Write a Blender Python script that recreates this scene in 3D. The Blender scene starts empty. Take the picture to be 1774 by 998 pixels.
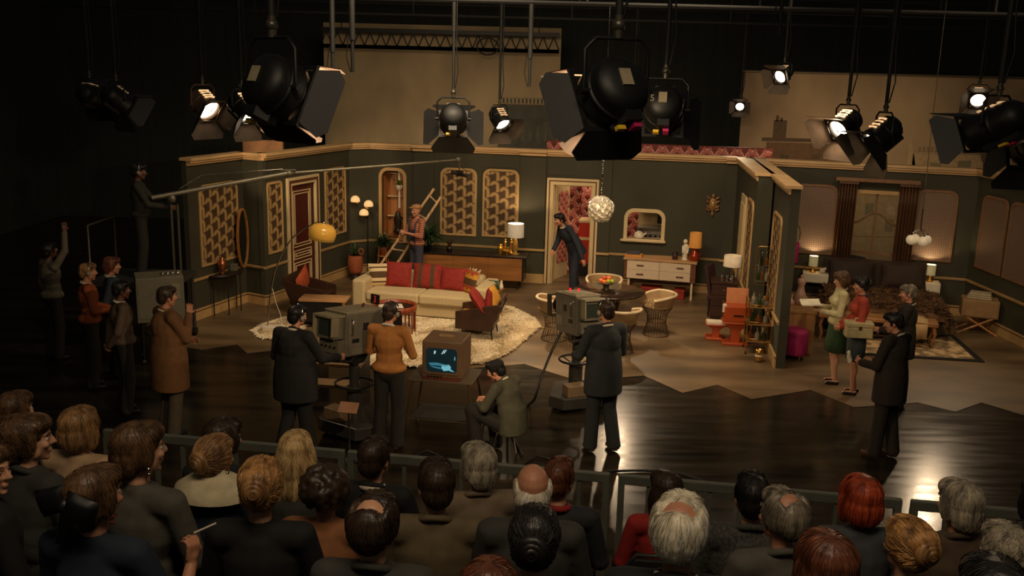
import bpy, math, random
from mathutils import Vector as V, Matrix as M, Euler, noise
random.seed(7)
S = bpy.context.scene
C = S.collection
# ---------------------------------------------------------------- camera, world, exposure
F, TH, RO, HC = 1640.0, math.radians(12.78), math.radians(1.46), 4.32
fw = V((0, math.cos(TH), -math.sin(TH))); up0 = V((0, math.sin(TH), math.cos(TH))); rt0 = V((1, 0, 0))
rt = rt0 * math.cos(RO) + up0 * math.sin(RO); up = -rt0 * math.sin(RO) + up0 * math.cos(RO)
cd = bpy.data.cameras.new('camera'); cam = bpy.data.objects.new('camera', cd); C.objects.link(cam)
cd.sensor_width = 36; cd.lens = F / 1774 * 36; cd.clip_end = 100
m = M.Identity(4)
for i in range(3): m[i][0] = rt[i]; m[i][1] = up[i]; m[i][2] = -fw[i]
m[2][3] = HC; cam.matrix_world = m
S.camera = cam
S.view_settings.view_transform = 'Standard'; S.view_settings.look = 'None'
S.view_settings.exposure = 0.0; S.view_settings.gamma = 1; S.view_settings.use_curve_mapping = False
S.cycles.use_denoising = True; S.cycles.max_bounces = 6; S.cycles.sample_clamp_indirect = 4
W = bpy.data.worlds.new('studio_dark'); S.world = W; W.use_nodes = True
W.node_tree.nodes['Background'].inputs[0].default_value = (1.0, 0.98, 0.86, 1)
W.node_tree.nodes['Background'].inputs[1].default_value = 0.024
def area(name, loc, aim, size, power, col=(1, .78, .52), sy=None, spread=180):
    l = bpy.data.lights.new(name, 'AREA'); l.energy = power; l.color = col; l.size = size; l.spread = math.radians(spread)
    if sy: l.shape = 'RECTANGLE'; l.size_y = sy
    o = bpy.data.objects.new(name, l); C.objects.link(o); o.location = loc
    o.rotation_euler = (V(aim) - V(loc)).to_track_quat('-Z', 'Y').to_euler(); return o
WARM = (1.0, .76, .50)
area('house_light', (0, 1.5, 7.5), (0, 5.5, 1.5), 3.5, 105, (1, .78, .54), 1.5)
area('living_room_soft_light', (-1.0, 12.6, 6.4), (-1.0, 17.4, .4), 2.6, 142, WARM, 1.6, 115)
area('dining_soft_light', (2.4, 13.4, 6.4), (2.4, 17.4, .6), 1.8, 62, WARM, 1.4, 115)
area('bedroom_soft_light', (6.6, 12.4, 6.2), (6.8, 16.4, .4), 1.8, 30, WARM, 1.2, 110)
area('backdrop_soft_light', (-1.2, 21.2, 2.6), (-1.8, 24.4, 4.0), 4.0, 19, (1, .76, .50), .3)
area('skyline_soft_light', (7.6, 19.6, 2.9), (8.4, 22.5, 3.6), 4.0, 27, (1, .75, .50), .3)
area('kitchen_fill_light', (1.7, 20.6, 2.7), (1.7, 20.6, 0), 1.6, 26, WARM, .5)  # added fill light without a fixture, brightens the kitchen behind the hatch
def ray(px, py): return fw + rt * ((px - 887) / F) - up * ((py - 499) / F)
def G(px, py, z=0.0):                       # the point at height z seen at that place of the photograph
    d = ray(px, py); return V((0, 0, HC)) + d * ((z - HC) / d.z)
def D(px, py, y):                           # the point at distance y
    d = ray(px, py); return V((0, 0, HC)) + d * (y / d.y)
def PX(y): return F / (y * math.cos(TH))    # pixels per metre, roughly
# ---------------------------------------------------------------- materials
MATS = {}
def s2l(c): return tuple(((x / 255) / 12.92 if x / 255 < .04045 else ((x / 255 + .055) / 1.055) ** 2.4) for x in c)
def mat(n, c, r=.6, me=0, var=.12, sc=9, bump=0, em=0, ec=None, st=None, c2=None, tr=0, sss=0, spec=.5, coat=0, edge=(.35, .65), det=4):
    if n in MATS: return MATS[n]
    a = bpy.data.materials.new(n); a.use_nodes = True; nt = a.node_tree; N = nt.nodes; L = nt.links
    b = N['Principled BSDF']; b.inputs['Roughness'].default_value = r; b.inputs['Metallic'].default_value = me
    b.inputs['Specular IOR Level'].default_value = spec; b.inputs['Coat Weight'].default_value = coat
    if tr: b.inputs['Transmission Weight'].default_value = tr
    c = s2l(c); c2 = s2l(c2) if c2 else None
    tc = N.new('ShaderNodeTexCoord'); mp = N.new('ShaderNodeMapping'); L.new(tc.outputs['Object'], mp.inputs[0])
    if st: mp.inputs['Scale'].default_value = st
    t = N.new('ShaderNodeTexNoise'); t.inputs['Scale'].default_value = sc; t.inputs['Detail'].default_value = det; L.new(mp.outputs[0], t.inputs['Vector'])
    rp = N.new('ShaderNodeValToRGB'); L.new(t.outputs['Fac'], rp.inputs[0])
    e = rp.color_ramp.elements; e[0].position, e[1].position = edge
    e[0].color = (*[x * (1 - var) for x in c], 1); e[1].color = (*(c2 or [min(1, x * (1 + var)) for x in c]), 1)
    L.new(rp.outputs[0], b.inputs['Base Color'])
    if bump:
        bp = N.new('ShaderNodeBump'); bp.inputs['Strength'].default_value = bump; bp.inputs['Distance'].default_value = .02
        L.new(t.outputs['Fac'], bp.inputs['Height']); L.new(bp.outputs[0], b.inputs['Normal'])
    if em:
        b.inputs['Emission Color'].default_value = (*s2l(ec or (255, 230, 190)), 1); b.inputs['Emission Strength'].default_value = em
    MATS[n] = a; return a
def wood(n, c, sc=3, ax=0, r=.45, var=.3):
    st = [6, 6, 6]; st[ax] = .6; return mat(n, c, r, 0, var, sc, 0.05, st=st)
BLACK = mat('black_metal', (30, 29, 27), .45, .3, .2)
DARK = mat('dark_grey_paint', (52, 50, 46), .5, .1)
CREAM = mat('cream_paint', (212, 188, 140), .5, 0, .06, 3)
GREEN = mat('dark_green_wall', (60, 57, 40), .75, 0, .14, 1.3, st=(1, 1, .5))
BRASS = mat('brass', (205, 160, 85), .28, .95)
CHROME = mat('chrome', (200, 195, 185), .15, 1)
GLASS = mat('clear_glass', (225, 225, 215), .06, 0, 0, tr=.9)
WHITE = mat('off_white', (225, 212, 188), .55, 0, .05)
# ---------------------------------------------------------------- geometry
class B:
    def __init__(s): s.v = []; s.f = []; s.mi = []; s.sm = []; s.k = 0; s.M = None
    def m(s, k): s.k = k; return s
    def at(s, M_=None): s.M = M_; return s
    def add(s, vs, fs, sm=False):
        o = len(s.v)
        for p in vs:
            p = V(p); s.v.append(s.M @ p if s.M else p)
        for f in fs: s.f.append([o + i for i in f]); s.mi.append(s.k); s.sm.append(sm)
        return s
    def box(s, c, d, rot=None, tp=1.0):
        h = [x / 2 for x in d]; R = Euler(rot).to_matrix() if rot else None; vs = []
        for z in (-1, 1):
            for x, y in ((-1, -1), (1, -1), (1, 1), (-1, 1)):
                k = tp if z > 0 else 1
                p = V((x * h[0] * k, y * h[1] * k, z * h[2])); vs.append((R @ p if R else p) + V(c))
        return s.add(vs, [(3, 2, 1, 0), (4, 5, 6, 7), (0, 1, 5, 4), (1, 2, 6, 5), (2, 3, 7, 6), (3, 0, 4, 7)])
    def b2(s, a, b): return s.box([(x + y) / 2 for x, y in zip(a, b)], [abs(y - x) for x, y in zip(a, b)])
    def tube(s, pts, r, n=8, closed=False, sx=1.0):
        pts = [V(p) for p in pts]; k = len(pts); rs = r if isinstance(r, (list, tuple)) else [r] * k
        vs = []; u = None
        for i, p in enumerate(pts):
            a = pts[(i - 1) % k] if closed or i else p; b = pts[(i + 1) % k] if closed or i < k - 1 else p
            t = (b - a).normalized() if (b - a).length > 1e-9 else V((0, 0, 1))
            if u is None: u = t.orthogonal().normalized()
            u = (u - t * u.dot(t)); u = u.normalized() if u.length > 1e-6 else t.orthogonal().normalized()
            w = t.cross(u)
            for j in range(n):
                q = 2 * math.pi * j / n; vs.append(p + u * (rs[i] * math.cos(q) * sx) + w * (rs[i] * math.sin(q)))
        fs = []
        for i in range(k if closed else k - 1):
            for j in range(n):
                a, b = i * n, ((i + 1) % k) * n; fs.append((a + j, a + (j + 1) % n, b + (j + 1) % n, b + j))
        s.add(vs, fs, True)
        if not closed:
            s.add(vs[:n], [tuple(range(n))[::-1]]); s.add(vs[-n:], [tuple(range(n))])
        return s
    def cyl(s, p, q, r0, r1=None, n=14): return s.tube([p, q], [r0, r0 if r1 is None else r1], n)
    def lathe(s, pr, c=(0, 0, 0), n=24, sx=1.0, sy=1.0, R=None, a0=0, a1=2 * math.pi):
        vs = []; fs = []; k = len(pr); full = abs(a1 - a0 - 2 * math.pi) < 1e-6; nn = n if full else n + 1
        for j in range(nn):
            q = a0 + (a1 - a0) * j / n
            for (r, z) in pr:
                p = V((r * math.cos(q) * sx, r * math.sin(q) * sy, z)); vs.append((R @ p if R else p) + V(c))
        for j in range(n):
            for i in range(k - 1):
                a, b = j * k, ((j + 1) % nn) * k; fs.append((a + i, b + i, b + i + 1, a + i + 1))
        return s.add(vs, fs, True)
    def ball(s, c, r, n=12, R=None):
        rx, ry, rz = r if isinstance(r, (tuple, list)) else (r, r, r); h = max(4, n // 2)
        pr = [(math.sin(math.pi * i / h) if 0 < i < h else 1e-4, -math.cos(math.pi * i / h)) for i in range(h + 1)]
        vs = []; fs = []; k = h + 1
        for j in range(n):
            q = 2 * math.pi * j / n
            for (a, z) in pr:
                p = V((a * math.cos(q) * rx, a * math.sin(q) * ry, z * rz)); vs.append((R @ p if R else p) + V(c))
        for j in range(n):
            for i in range(h): fs.append((j * k + i, ((j + 1) % n) * k + i, ((j + 1) % n) * k + i + 1, j * k + i + 1))
        return s.add(vs, fs, True)
    def cap(s, p, q, r0, r1=None, n=10):
        p, q = V(p), V(q); r1 = r0 if r1 is None else r1; t = (q - p); t = t.normalized() if t.length > 1e-6 else V((0, 0, 1))
        pts = []; rs = []
        for a in (-85, -55, -25): pts.append(p + t * (r0 * math.sin(math.radians(a)))); rs.append(r0 * math.cos(math.radians(a)))
        for a in (25, 55, 85): pts.append(q + t * (r1 * math.sin(math.radians(a)))); rs.append(r1 * math.cos(math.radians(a)))
        return s.tube(pts, rs, n)
    def prism(s, poly, d, fn=None):
        n = len(poly); f = fn or (lambda x, y, z: (x, y, z))
        vs = [f(x, y, 0) for x, y in poly] + [f(x, y, d) for x, y in poly]
        return s.add(vs, [tuple(range(n))[::-1], tuple(range(n, 2 * n))] + [(i, (i + 1) % n, n + (i + 1) % n, n + i) for i in range(n)])
    def band(s, A, Bp, d, fn):                 # ring between two outlines of equal length
        n = len(A); vs = [fn(*p, 0) for p in A] + [fn(*p, 0) for p in Bp] + [fn(*p, d) for p in A] + [fn(*p, d) for p in Bp]; fs = []
        for i in range(n):
            j = (i + 1) % n
            fs += [(i, j, n + j, n + i), (2 * n + i, 3 * n + i, 3 * n + j, 2 * n + j), (i, 2 * n + i, 2 * n + j, j), (n + i, n + j, 3 * n + j, 3 * n + i)]
        return s.add(vs, fs)
    def pillow(s, w, h, t, Mx, n=9, jag=0):
        vs = []; fs = []
        for sd in (1, -1):
            for i in range(n):
                for j in range(n):
                    u, v = 2 * i / (n - 1) - 1, 2 * j / (n - 1) - 1
                    e = (1 - abs(u) ** 2.6) * (1 - abs(v) ** 2.6); k = 1 - .07 * (1 - abs(u * v)) * (abs(u) ** 4 + abs(v) ** 4)
                    vs.append(Mx @ V((u * w / 2 * k, sd * t / 2 * max(e, 0) ** .5 + jag * noise.noise(V((u * 3, v * 3, sd))), v * h / 2 * k)))
        for sd in range(2):
            o = sd * n * n
            for i in range(n - 1):
                for j in range(n - 1):
                    q = (o + i * n + j, o + (i + 1) * n + j, o + (i + 1) * n + j + 1, o + i * n + j + 1); fs.append(q if sd else q[::-1])
        return s.add(vs, fs, True)
    def out(s, name, mats, par=None, bev=0, loc=None, rem=0, smo=0):
        me = bpy.data.meshes.new(name); me.from_pydata([tuple(p) for p in s.v], [], s.f)
        for a in (mats if isinstance(mats, (list, tuple)) else [mats]): me.materials.append(a)
        me.polygons.foreach_set('material_index', s.mi); me.polygons.foreach_set('use_smooth', s.sm); me.update()
        o = bpy.data.objects.new(name, me); C.objects.link(o)
        if par: o.parent = par
        if loc: o.location = loc
        if bev:
            b = o.modifiers.new('bevel', 'BEVEL'); b.width = bev; b.segments = 2; b.limit_method = 'ANGLE'
        if rem:
            r = o.modifiers.new('remesh', 'REMESH'); r.mode = 'VOXEL'; r.voxel_size = rem; r.use_smooth_shade = True
            if smo: k = o.modifiers.new('smooth', 'SMOOTH'); k.iterations = smo; k.factor = .5
            BAKE.append(o)
        return o
BAKE = []
def bake():                                    # turn the grown surfaces into plain meshes
    dg = bpy.context.evaluated_depsgraph_get()
    for o in BAKE:
        me = bpy.data.meshes.new_from_object(o.evaluated_get(dg)); old = o.data
        o.modifiers.clear(); o.data = me; me.name = o.name
        me.polygons.foreach_set('use_smooth', [True] * len(me.polygons)); bpy.data.meshes.remove(old)
    BAKE.clear()
def tag(o, label=None, cat=None, group=None, kind=None):
    if label: o['label'] = label
    if cat: o['category'] = cat
    if group: o['group'] = group
    if kind: o['kind'] = kind
    return o
def T(name, label, cat, loc=(0, 0, 0), rz=0, group=None):
    o = bpy.data.objects.new(name, None); C.objects.link(o); o.empty_display_size = .1
    o.location = loc; o.rotation_euler = (0, 0, rz); return tag(o, label, cat, group)
def kids(o): return [c for c in bpy.data.objects if c.parent == o]
def copy(o, loc=None, rz=None, label=None, par=None):
    c = o.copy(); C.objects.link(c)
    if par: c.parent = par
    if loc is not None: c.location = loc
    if rz is not None: c.rotation_euler = (0, 0, rz)
    if label: c['label'] = label
    for k in kids(o): copy(k, par=c)
    return c
def struct(o): o['kind'] = 'structure'; return o
def arc(cx, cy, r, a0, a1, n=10): return [(cx + r * math.cos(math.radians(a0 + (a1 - a0) * i / n)), cy + r * math.sin(math.radians(a0 + (a1 - a0) * i / n))) for i in range(n + 1)]
def rtop(w, h, R, n=6, bot=0):                 # outline with rounded top corners, centred on x, base at 0
    p = arc(w / 2 - R, h - R, R, 0, 90, n) + arc(-w / 2 + R, h - R, R, 90, 180, n)
    if bot: return p + arc(-w / 2 + bot, bot, bot, 180, 270, n) + arc(w / 2 - bot, bot, bot, 270, 360, n)
    return p + [(-w / 2, 0), (w / 2, 0)]
R_ = math.radians
# ---------------------------------------------------------------- studio shell
STF = mat('studio_floor_lino', (30, 28, 22), .24, 0, .55, 1.5, .012, st=(.5, 2.2, 1), c2=(50, 42, 31), det=9)
def rough(a, lo, hi, sc, st):
    nt = a.node_tree; N = nt.nodes; tc = N.new('ShaderNodeTexCoord'); mp = N.new('ShaderNodeMapping'); mp.inputs['Scale'].default_value = st; t = N.new('ShaderNodeTexNoise'); t.inputs['Scale'].default_value = sc; t.inputs['Detail'].default_value = 6
    r = N.new('ShaderNodeMapRange'); r.inputs[1].default_value = .3; r.inputs[2].default_value = .7; r.inputs[3].default_value = lo; r.inputs[4].default_value = hi
    nt.links.new(tc.outputs['Object'], mp.inputs[0]); nt.links.new(mp.outputs[0], t.inputs['Vector']); nt.links.new(t.outputs['Fac'], r.inputs[0]); nt.links.new(r.outputs[0], N['Principled BSDF'].inputs['Roughness'])
rough(STF, .15, .26, 2.6, (.5, 3.4, 1))
DRAPE = mat('black_drape', (58, 60, 53), .95, 0, .12, 2, st=(3, 3, .2))
struct(B().b2((-13, -3, -.1), (16, 27, 0)).out('floor', STF))
struct(B().b2((-13, 27, 0), (16, 27.1, 9)).out('wall_back', DRAPE))
struct(B().b2((-13.1, -3, 0), (-13, 27, 9)).out('wall_left', DRAPE))
struct(B().b2((16, -3, 0), (16.1, 27, 9)).out('wall_right', DRAPE))
zig = [(300, 598), (349, 606), (410, 597), (428, 612), (520, 602), (580, 628), (680, 615), (790, 640), (908, 631), (1000, 660), (1115, 651), (1182, 681), (1243, 667), (1302, 692), (1405, 676), (1480, 706), (1590, 698), (1655, 714), (1700, 698), (1774, 720), (1850, 712)]
pts = [tuple(G(*p)[:2]) for p in zig] + [(9.6, 14), (9.6, 22.6), (-6.2, 22.6), (-6.2, 15.2)]
SFL = mat('painted_set_floor', (98, 78, 54), .42, 0, .25, .9, .03, st=(.7, 2.0, 1), c2=(130, 106, 76), det=7)
struct(B().prism(pts, .006).out('floor_covering', SFL))
# ---------------------------------------------------------------- set walls
H = 2.8
STRIPE = mat('brown_stripe', (92, 52, 30), .6)
CORN = mat('cornice_paint', (210, 172, 122), .5, 0, .1, 3)
TAN = mat('tan_moulding', (186, 150, 98), .5, 0, .1, 3)
class WL:
    def __init__(s, a, b):
        s.a = V((a[0], a[1], 0)); s.b = V((b[0], b[1], 0)); s.L = (s.b - s.a).length; s.d = (s.b - s.a) / s.L
        s.n = V((s.d.y, -s.d.x, 0)); s.rz = math.atan2(s.d.y, s.d.x)
    def hit(s, px, py, off=0):
        r = ray(px, py); o = V((0, 0, HC)); t = ((s.a + s.n * off - o).dot(s.n)) / r.dot(s.n); p = o + r * t
        return (p - s.a).dot(s.d), p.z
    def P(s, u, z, off=0): p = s.a + s.d * u + s.n * off; return V((p.x, p.y, z))
    def rect(s, xl, xr, yt, yb, xm=None):
        ym = (yt + yb) / 2; xm = xm or (xl + xr) / 2
        return s.hit(xl, ym)[0], s.hit(xr, ym)[0], s.hit(xm, yb)[1], s.hit(xm, yt)[1]
    def wall(s, name, op=(), h=H, col=None, trim=True, corn=.12, th=.1, back=None):
        f = B(); us = sorted({0, s.L} | {o[0] for o in op} | {o[1] for o in op})
        for u0, u1 in zip(us, us[1:]):
            cut = sorted((o[2], o[3]) for o in op if o[0] < (u0 + u1) / 2 < o[1]); z = 0
            for z0, z1 in cut + [(h, h)]:
                if z0 > z + .001: f.b2((u0, 0, z), (u1, th, z0))
                z = z1
        w = struct(f.out(name, col or GREEN)); w.location = s.a; w.rotation_euler = (0, 0, s.rz)
        if not trim: return w
        c = B(); c.b2((-.02, -corn, h - .035), (s.L + .02, th + .02, h + .012)).b2((0, -corn * .75, h - .075), (s.L, 0, h - .03)).b2((0, -corn * .35, h - .12), (s.L, 0, h - .07))
        c.out('cornice', CORN, w)
        def runs(za, zb):
            r = [(0, s.L)]
            for o in op:
                if o[2] < zb and o[3] > za: r = [q for x in r for q in ((x[0], min(x[1], o[0])), (max(x[0], o[1]), x[1])) if q[1] > q[0] + .02]
            return r
        q = B()
        for a, b in runs(.66, .76): q.b2((a, -.025, .69), (b, 0, .735)).b2((a, -.04, .715), (b, 0, .735))
        q.out('dado_rail', TAN, w)
        q = B()
        for a, b in runs(0, .2): q.b2((a, -.03, 0), (b, 0, .15)); q.m(1).b2((a, -.018, .15), (b, 0, .172)).m(0).b2((a, -.035, .172), (b, 0, .197))
        q.out('baseboard', [TAN, STRIPE], w); return w
BW = WL((-3.1, 20.27), (4.4, 18.95)); L1 = WL((-5.48, 15.8), (-4.97, 17.28)); LR = WL((-4.97, 17.28), (-4.55, 17.05))
L2 = WL((-4.55, 17.05), (-3.5, 20.0)); LD = WL((-3.5, 20.0), (-3.1, 20.27)); BB = WL((4.55, 18.82), (8.62, 17.62)); RW = WL((8.62, 17.62), (8.72, 14.6))
DV = WL((4.43, 18.9), (4.03, 15.7)); DT = WL((4.74, 18.72), (4.07, 13.92))
def opx(w, xl, xr, yt, yb): return w.rect(xl, xr, yt, yb)
door = (BW.hit(957, 400)[0], BW.hit(1023, 400)[0], 0, BW.hit(990, 321)[1])
alc = opx(BW, 662, 699, 296, 411); hat = opx(BW, 1087, 1146, 368, 414)
d1 = (L2.hit(505, 420)[0], L2.hit(545, 420)[0], 0, L2.hit(524, 318)[1])
win = (BB.hit(1474, 400)[0], BB.hit(1554, 400)[0], .5, BB.hit(1514, 336)[1])
BW.wall('wall_living_back', [door, alc, hat]); L1.wall('wall_living_left'); LR.wall('wall_left_return'); L2.wall('wall_living_entry', [d1])
LD.wall('wall_corner'); BB.wall('wall_bedroom_back', [win]); RW.wall('wall_bedroom_right'); DV.wall('wall_divider', th=.25, corn=.06); DT.wall('wall_divider_end', corn=.09, th=.14)
# end face and reveal of the divider
q = B(); a = DV.P(DV.L, 0); b = DT.P(DT.L, 0)
# flat pilasters proud of the back wall
for x0, x1, i in ((717, 752, 1), (900, 944, 2), (1036, 1057, 3), (1252, 1282, 4)):
    u0, u1 = BW.hit(x0, 380)[0], BW.hit(x1, 380)[0]
    w = B().b2((u0, -.05, 0), (u1, 0, H - .1)).out('trim_%d' % i, GREEN); struct(w); w.location = BW.a; w.rotation_euler = (0, 0, BW.rz)
    B().b2((u0 - .01, -.09, .69), (u1 + .01, -.045, .735)).out('dado_rail', TAN, w)
    B().b2((u0 - .01, -.085, 0), (u1 + .01, -.045, .197)).out('baseboard', TAN, w)
    B().b2((u0 - .02, -.17, H - .05), (u1 + .02, -.04, H + .013)).b2((u0, -.11, H - .12), (u1, -.04, H - .05)).out('cornice', CORN, w)
# braces behind the left flat
w = struct(B().b2((-5.15, 18.0, 0), (-4.4, 18.1, 2.97)).out('trim_5', mat('raw_plywood', (150, 105, 66), .7, 0, .2, 4)))
# ---------------------------------------------------------------- wallpaper panels
HC1 = mat('wallpaper_cream', (190, 160, 108), .6, 0, .08, 20); HC2 = mat('wallpaper_gold', (154, 122, 74), .6, 0, .1, 20); HC3 = mat('wallpaper_brown', (72, 50, 30), .7, 0, .15, 9)
def hooks(f, w, h, dep):
    sp, pe = .205, .235
    for i in range(-1, int(w / sp) + 2):
        for j in range(-1, int(h / pe) + 2):
            cx = -w / 2 + .02 + i * sp; cy = j * pe + (i % 2) * pe / 2 + .03; dz = dep - .0012 * (i % 2)
            for k, (r0, r1) in enumerate(((.026, .05), (.053, .077), (.08, .104))):
                f.m(2 if k == 1 else 1); P = []
                for t in range(9):
                    a = math.pi * (1 - t / 8) ; P.append((cx + r0 * math.cos(a), cy + r0 * math.sin(a), cx + r1 * math.cos(a), cy + r1 * math.sin(a)))
                for t in range(1, 6): P.append((cx + r0, cy - t * .027, cx + r1, cy - t * .027))
                for p, q in zip(P, P[1:]):
                    if any(-w / 2 < x < w / 2 and 0 < y < h for x, y in ((p[0], p[1]), (p[2], p[3]), (q[0], q[1]), (q[2], q[3]))):
                        cl = lambda x, y: (max(-w / 2, min(w / 2, x)), dz, max(0, min(h, y))); f.add([cl(p[0], p[1]), cl(q[0], q[1]), cl(q[2], q[3]), cl(p[2], p[3])], [(0, 1, 2, 3)])
def panel(w, rc, label, kind, R=.16, fw_=.045):
    u0, u1, z0, z1 = rc; wd, h = u1 - u0, z1 - z0
    t = T('wallpaper_panel', label, 'wall panel', w.P((u0 + u1) / 2, z0), w.rz, 'arched wallpaper panels on the set walls')
    fn = lambda x, y, z: (x, -z, y)
    f = B(); f.m(0).prism(rtop(wd - .02, h - .01, R), .012, fn)
    if kind: hooks(f, wd - .06, h - .06, -.0135); f.out('wallpaper', [HC3, HC2, HC1], t)
    else: f.out('wallpaper', FANP, t)
    B().band(rtop(wd, h, R), [(x * (wd - 2 * fw_) / wd, fw_ + (y * (h - 2 * fw_) / h)) for x, y in rtop(wd, h, R)], .028, fn).out('frame', TAN if kind else FRB, t, bev=.005)
    return t
FRB = mat('bedroom_panel_frame', (128, 92, 62), .5)
def fine(n, c, c2, sc):
    a = mat(n, c); nt = a.node_tree; N = nt.nodes; L = nt.links; b = N['Principled BSDF']; tc = N.new('ShaderNodeTexCoord')
    k = N.new('ShaderNodeMapping'); k.inputs['Rotation'].default_value = (0, R_(45), 0); L.new(tc.outputs['Object'], k.inputs[0])
    ck = N.new('ShaderNodeTexChecker'); ck.inputs['Scale'].default_value = sc; ck.inputs[1].default_value = (*s2l(c), 1); ck.inputs[2].default_value = (*s2l(c2), 1)
    L.new(k.outputs[0], ck.inputs[0]); L.new(ck.outputs[0], b.inputs['Base Color']); b.inputs['Roughness'].default_value = .45; return a
FANP = fine('fan_wallpaper', (104, 82, 68), (132, 108, 88), 34)
panel(L1, L1.rect(345, 412, 316, 455, 378), 'arched hook-patterned wallpaper panel behind the boom operator, nearest the left end', 1)
panel(L2, L2.rect(462, 489, 314, 438, 476), 'narrow hook-patterned wallpaper panel left of the dark red door', 1, .08)
panel(L2, L2.rect(562, 598, 290, 407, 580), 'hook-patterned wallpaper panel between the red door and the globe lamp', 1, .12)
panel(BW, BW.rect(763, 826, 291, 408), 'hook-patterned wallpaper panel behind the microphone, above the wooden sideboard', 1)
panel(BW, BW.rect(836, 899, 293, 411), 'hook-patterned wallpaper panel behind the lit white drum lamp', 1)
panel(BB, BB.rect(1373, 1448, 319, 440), 'fine-patterned brown wallpaper panel left of the bedroom curtains', 0)
panel(BB, BB.rect(1581, 1655, 329, 453), 'fine-patterned brown wallpaper panel behind the white globe pendant', 0)
panel(RW, RW.rect(1697, 1742, 340, 475, 1722), 'dim arched panel on the bedroom side wall, next to the corner', 0)
u0 = RW.hit(1744, 420)[0]; rc = RW.rect(1697, 1742, 340, 475, 1722); panel(RW, (u0 + .02, u0 + .95, rc[2], rc[3]), 'dim arched panel on the bedroom side wall at the right edge', 0)
panel(DV, (2.2, 3.02, .52, 2.3), 'narrow wallpaper panel on the divider above the desk lamp', 1)
panel(DT, (3.3, 4.3, .52, 2.25), 'wallpaper panel on the divider end beside the drinks trolley', 1)
struct(B().b2((0, -.03, 0), (.72, 0, 2.25)).b2((.06, -.045, .25), (.66, -.03, 2.1)).out('door_2', CREAM, bev=.006)); o = bpy.data.objects['door_2']; o.location = DV.P(1.25, 0); o.rotation_euler = (0, 0, DV.rz)
# ---------------------------------------------------------------- doors and openings
def frame(w, rc, name, wd=.1, R=0, dep=.05, col=CREAM, sill=False, lining=.3):
    u0, u1, z0, z1 = rc; W_, h = u1 - u0, z1 - z0; fn = lambda x, y, z: (x, -z, y)
    t = struct(B().at().out(name, col)) if False else None
    f = B()
    if R: o_ = rtop(W_ + 2 * wd, h + 2 * wd if sill else h + wd, R, 6, 0); i_ = rtop(W_, h, max(R - wd * .8, .02), 6, 0); i_ = [(x, y + wd) for x, y in i_] if sill else i_
    else: o_ = [(W_ / 2 + wd, h + wd), (-W_ / 2 - wd, h + wd), (-W_ / 2 - wd, 0), (W_ / 2 + wd, 0)]; i_ = [(W_ / 2, h), (-W_ / 2, h), (-W_ / 2, 0), (W_ / 2, 0)]
    f.band(o_, i_, dep, fn)
    o = struct(f.out(name, col, bev=.006)); o.location = w.P((u0 + u1) / 2, z0 - (wd if sill else 0)); o.rotation_euler = (0, 0, w.rz); return o
# open doorway in the back wall
o = frame(BW, door, 'door_frame_1', .14); W_ = door[1] - door[0]
B().band([(W_ / 2 + .095, door[3] + .095), (-W_ / 2 - .095, door[3] + .095), (-W_ / 2 - .095, 0), (W_ / 2 + .095, 0)], [(W_ / 2 + .07, door[3] + .07), (-W_ / 2 - .07, door[3] + .07), (-W_ / 2 - .07, 0), (W_ / 2 + .07, 0)], .053, lambda x, y, z: (x, -z, y)).out('painted_line', STRIPE, o)
B().b2((-W_ / 2 - .01, 0, 0), (-W_ / 2 + .02, .45, door[3])).b2((W_ / 2 - .02, 0, 0), (W_ / 2 + .01, .3, door[3])).b2((-W_ / 2, 0, door[3] - .02), (W_ / 2, .3, door[3] + .02)).out('door_lining', CREAM, o)
# dark red panelled door
REDW = mat('oxblood_door', (78, 26, 18), .45, 0, .15, 3)
W_ = d1[1] - d1[0]; h = d1[3]
o = frame(L2, d1, 'door_frame_2', .15); B().band([(W_ / 2 + .1, h + .1), (-W_ / 2 - .1, h + .1), (-W_ / 2 - .1, 0), (W_ / 2 + .1, 0)], [(W_ / 2 + .045, h + .045), (-W_ / 2 - .045, h + .045), (-W_ / 2 - .045, 0), (W_ / 2 + .045, 0)], .054, lambda x, y, z: (x, -z, y)).out('painted_line', STRIPE, o)
dr = struct(B().b2((-W_ / 2, 0, 0), (W_ / 2, .045, h)).out('door_1', REDW)); dr.location = L2.P((d1[0] + d1[1]) / 2, 0, -.02); dr.rotation_euler = (0, 0, L2.rz)
f = B()
for z0, z1 in ((.12, .62), (.68, .86), (.92, h - .12)):
    for g in (0, .055):
        x = W_ / 2 - .1 - g; a = [(x, z1 - g), (-x, z1 - g), (-x, z0 + g), (x, z0 + g)]; k = .018
        if z1 - z0 - 2 * g > .06: f.band(a, [(x - k, z1 - g - k), (-x + k, z1 - g - k), (-x + k, z0 + g + k), (x - k, z0 + g + k)], .014, lambda x, y, z: (x, -z, y))
f.out('moulding', CREAM, dr); B().ball((-W_ / 2 + .06, -.04, 1.0), .03).cyl((-W_ / 2 + .06, 0, 1.0), (-W_ / 2 + .06, -.04, 1.0), .012).out('door_knob', BRASS, dr)
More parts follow.
